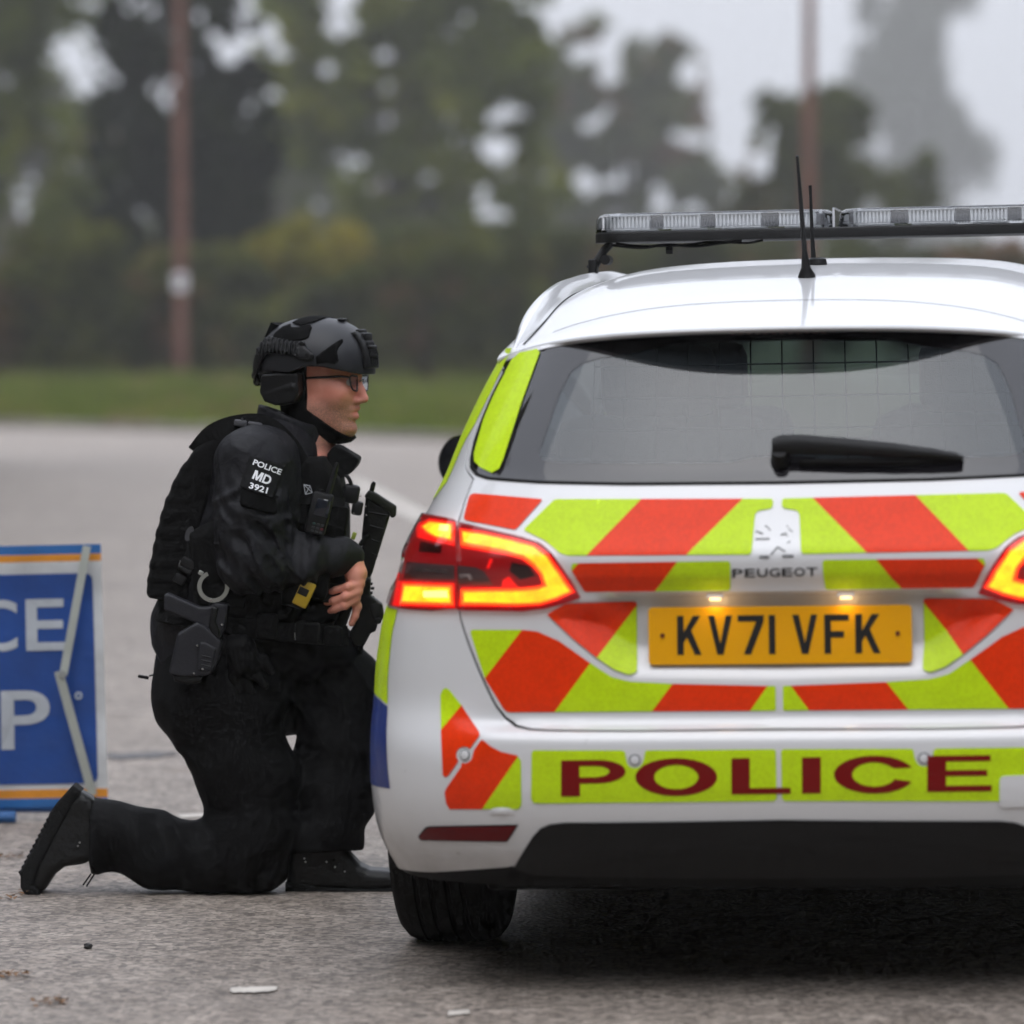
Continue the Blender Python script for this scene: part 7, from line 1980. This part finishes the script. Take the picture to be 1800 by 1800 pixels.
m = MB(); c = rp_(371, 1055, -.250); m.tube([c, c + Vector((0, -.003, 0))], .0032, 10); mbo(m, 'cuff_rivet', M_STEEL, cuff)
m = MB(); c = rp_(353, 1007, -.247); m.box(c, (.012, .007, .010), Matrix.Rotation(R(30), 3, 'Y'), .002); mbo(m, 'cuff_pawl', M_CUFF, cuff)
# drop-leg holster
HB = -.235
def hpoly(name, pts, dy, th, mat, parent, rad=.006): return bld(poly_solid(pts, dy, th, .0032, rad), name, mat, parent, relax=1)
holster = hpoly('holster', [(312, 1113), (346, 1093), (362, 1100), (390, 1128), (384, 1160), (371, 1186), (345, 1190), (320, 1190), (300, 1185), (297, 1180)], HB, .028, M_HOLS, person)
hpoly('holster_hood', [(288, 1046), (295, 1042), (316, 1051), (350, 1066), (368, 1066), (378, 1058), (402, 1062), (396, 1100), (388, 1126), (368, 1115), (350, 1100), (336, 1092), (288, 1072)], HB + .006, .022, M_HOLS, holster)
hpoly('holster_panel', [(350, 1130), (358, 1128), (380, 1140), (372, 1182), (344, 1178), (346, 1146)], HB - .022, .010, M_HOLS, holster, .003)
hpoly('holster_lever', [(372, 1066), (384, 1068), (378, 1092), (386, 1110), (384, 1124), (372, 1116), (366, 1100)], HB - .014, .012, M_POLY, holster, .003)
hpoly('holster_muzzle', [(303, 1186), (350, 1188), (362, 1184), (352, 1200), (330, 1203), (306, 1198)], HB, .022, M_POLY, holster)
for (px, py) in ((347, 1135), (356, 1176), (341, 1184), (390, 1098)):
    m = MB(); m.tube([O(px, py, HB - .024), O(px, py, HB - .036)], .0028, 10); mbo(m, 'holster_screw', M_STEEL, holster)
for k in range(3):
    m = MB(); m.tube([O(354, 1152 + k * 8, HB - .0325), O(371, 1156 + k * 8, HB - .0325)], .0014, 5); mbo(m, 'holster_groove', M_POLY, holster)
# zip pull sticking out behind the hip
m = MB(); m.box(rp_(252, 1190, -.06), (.026, .006, .008), Matrix.Rotation(R(10), 3, 'Y'), .002); zp = mbo(m, 'zip_pull', M_POLY)
m = MB(); m.tube([rp_(262, 1188, -.06), rp_(282, 1184, -.06)], .0022, 6); mbo(m, 'zip_link', M_POLY, zp)
# spare gloves hanging by the thigh
gv = Vox(O(395, 1225, -.27), O(490, 1110, -.12), .0038)
for pts, rr in (([(420, 1140), (430, 1165)], [.040, .038]), ([(415, 1165), (412, 1190), (424, 1218)], [.016, .013, .010]), ([(430, 1170), (432, 1198), (442, 1216)], [.016, .013, .010]), ([(444, 1165), (452, 1186), (466, 1206)], [.015, .012, .010]), ([(438, 1150), (462, 1160), (476, 1180)], [.016, .013, .010])):
    gv.chain([O(a, b_, -.205) for a, b_ in pts], rr, .008)
bld(gv, 'spare_glove', M_TROUS, relax=1)

# ================================================================== RIFLE (slung across the chest, muzzle down)
rifle = empty('slung_rifle', Vector(O(648, 1000, -.02))); RO = Vector(rifle.location)
tag(rifle, 'black rifle slung muzzle-down between the officer\'s chest and the car', 'rifle')
def rpart(v, name, mat, parent=None, relax=1):
    o = v.build(name, mat, None, RO, relax=relax); o.parent = parent or rifle; return o
def rmb(m, name, mat, parent=None):
    m.v = [q - RO for q in m.v]; o = m.build(name, mat); o.parent = parent or rifle; return o
M_GUN = simple('gun_black', (.004, .004, .004), .5, spec=.25, bump=.1, bscale=200)
stock = rpart(poly_solid([(643, 872), (652, 864), (690, 892), (672, 950), (654, 1008), (648, 1022), (636, 1016), (636, 940)], -.02, .024, .0036, .004), 'stock', M_GUN)
rpart(poly_solid([(640, 872), (648, 861), (660, 866), (697, 890), (696, 907), (688, 911), (683, 898), (650, 880)], -.02, .030, .0036, .004), 'butt_pad', simple('butt_pad', (.010, .011, .007), .7, spec=.2), stock)
m = MB(); m.tube([O(652, 868, -.02), O(656, 852, -.02), O(658, 847, -.02)], [.006, .006, .004], 8); rmb(m, 'sling_rod', M_GUN)
for i in range(4):
    m = MB(); m.tube([O(648 + i * 2, 900 + i * 24, -.047), O(682 - i * 6, 906 + i * 24, -.047)], .0016, 5); rmb(m, 'stock_groove', M_GUN, stock)
rpart(poly_solid([(632, 1010), (652, 1016), (650, 1045), (672, 1062), (674, 1078), (664, 1096), (660, 1110), (652, 1112), (640, 1135), (622, 1136), (612, 1116), (626, 1090), (630, 1050)], -.04, .028, .0036, .005), 'receiver', M_GUN)
m = MB(); m.box(O(662, 1075, -.05), (.030, .045, .045), Matrix.Rotation(R(-20), 3, 'Y'), .008); sg_ = rmb(m, 'sight', M_GUN)
m = MB(); m.box(O(664, 1090, -.05), (.018, .05, .016), None, .005); rmb(m, 'sight_knob', M_GUN, sg_)
for i in range(5):
    m = MB(); m.box(O(652 + (i % 2) * 3, 1026 + i * 8, -.03), (.008, .024, .006), None, .001); rmb(m, 'rail_tooth', M_GUN)
m = MB(); m.tube([O(634, 1120, -.03), O(622, 1200, -.02), O(612, 1300, .02)], [.011, .010, .010], 10); rmb(m, 'barrel', M_GUN)
m = MB(); m.box(O(604, 1080, -.06), (.03, .026, .09), Matrix.Rotation(R(20), 3, 'Y'), .006); rmb(m, 'grip', M_GUN)
m = MB(); m.tube(spline([Vector(O(648, 940, -.06)), Vector(O(632, 960, -.10)), Vector(O(628, 1000, -.10)), Vector(O(636, 1030, -.06))], 5), .005, 6); rmb(m, 'sling', M_VEST)
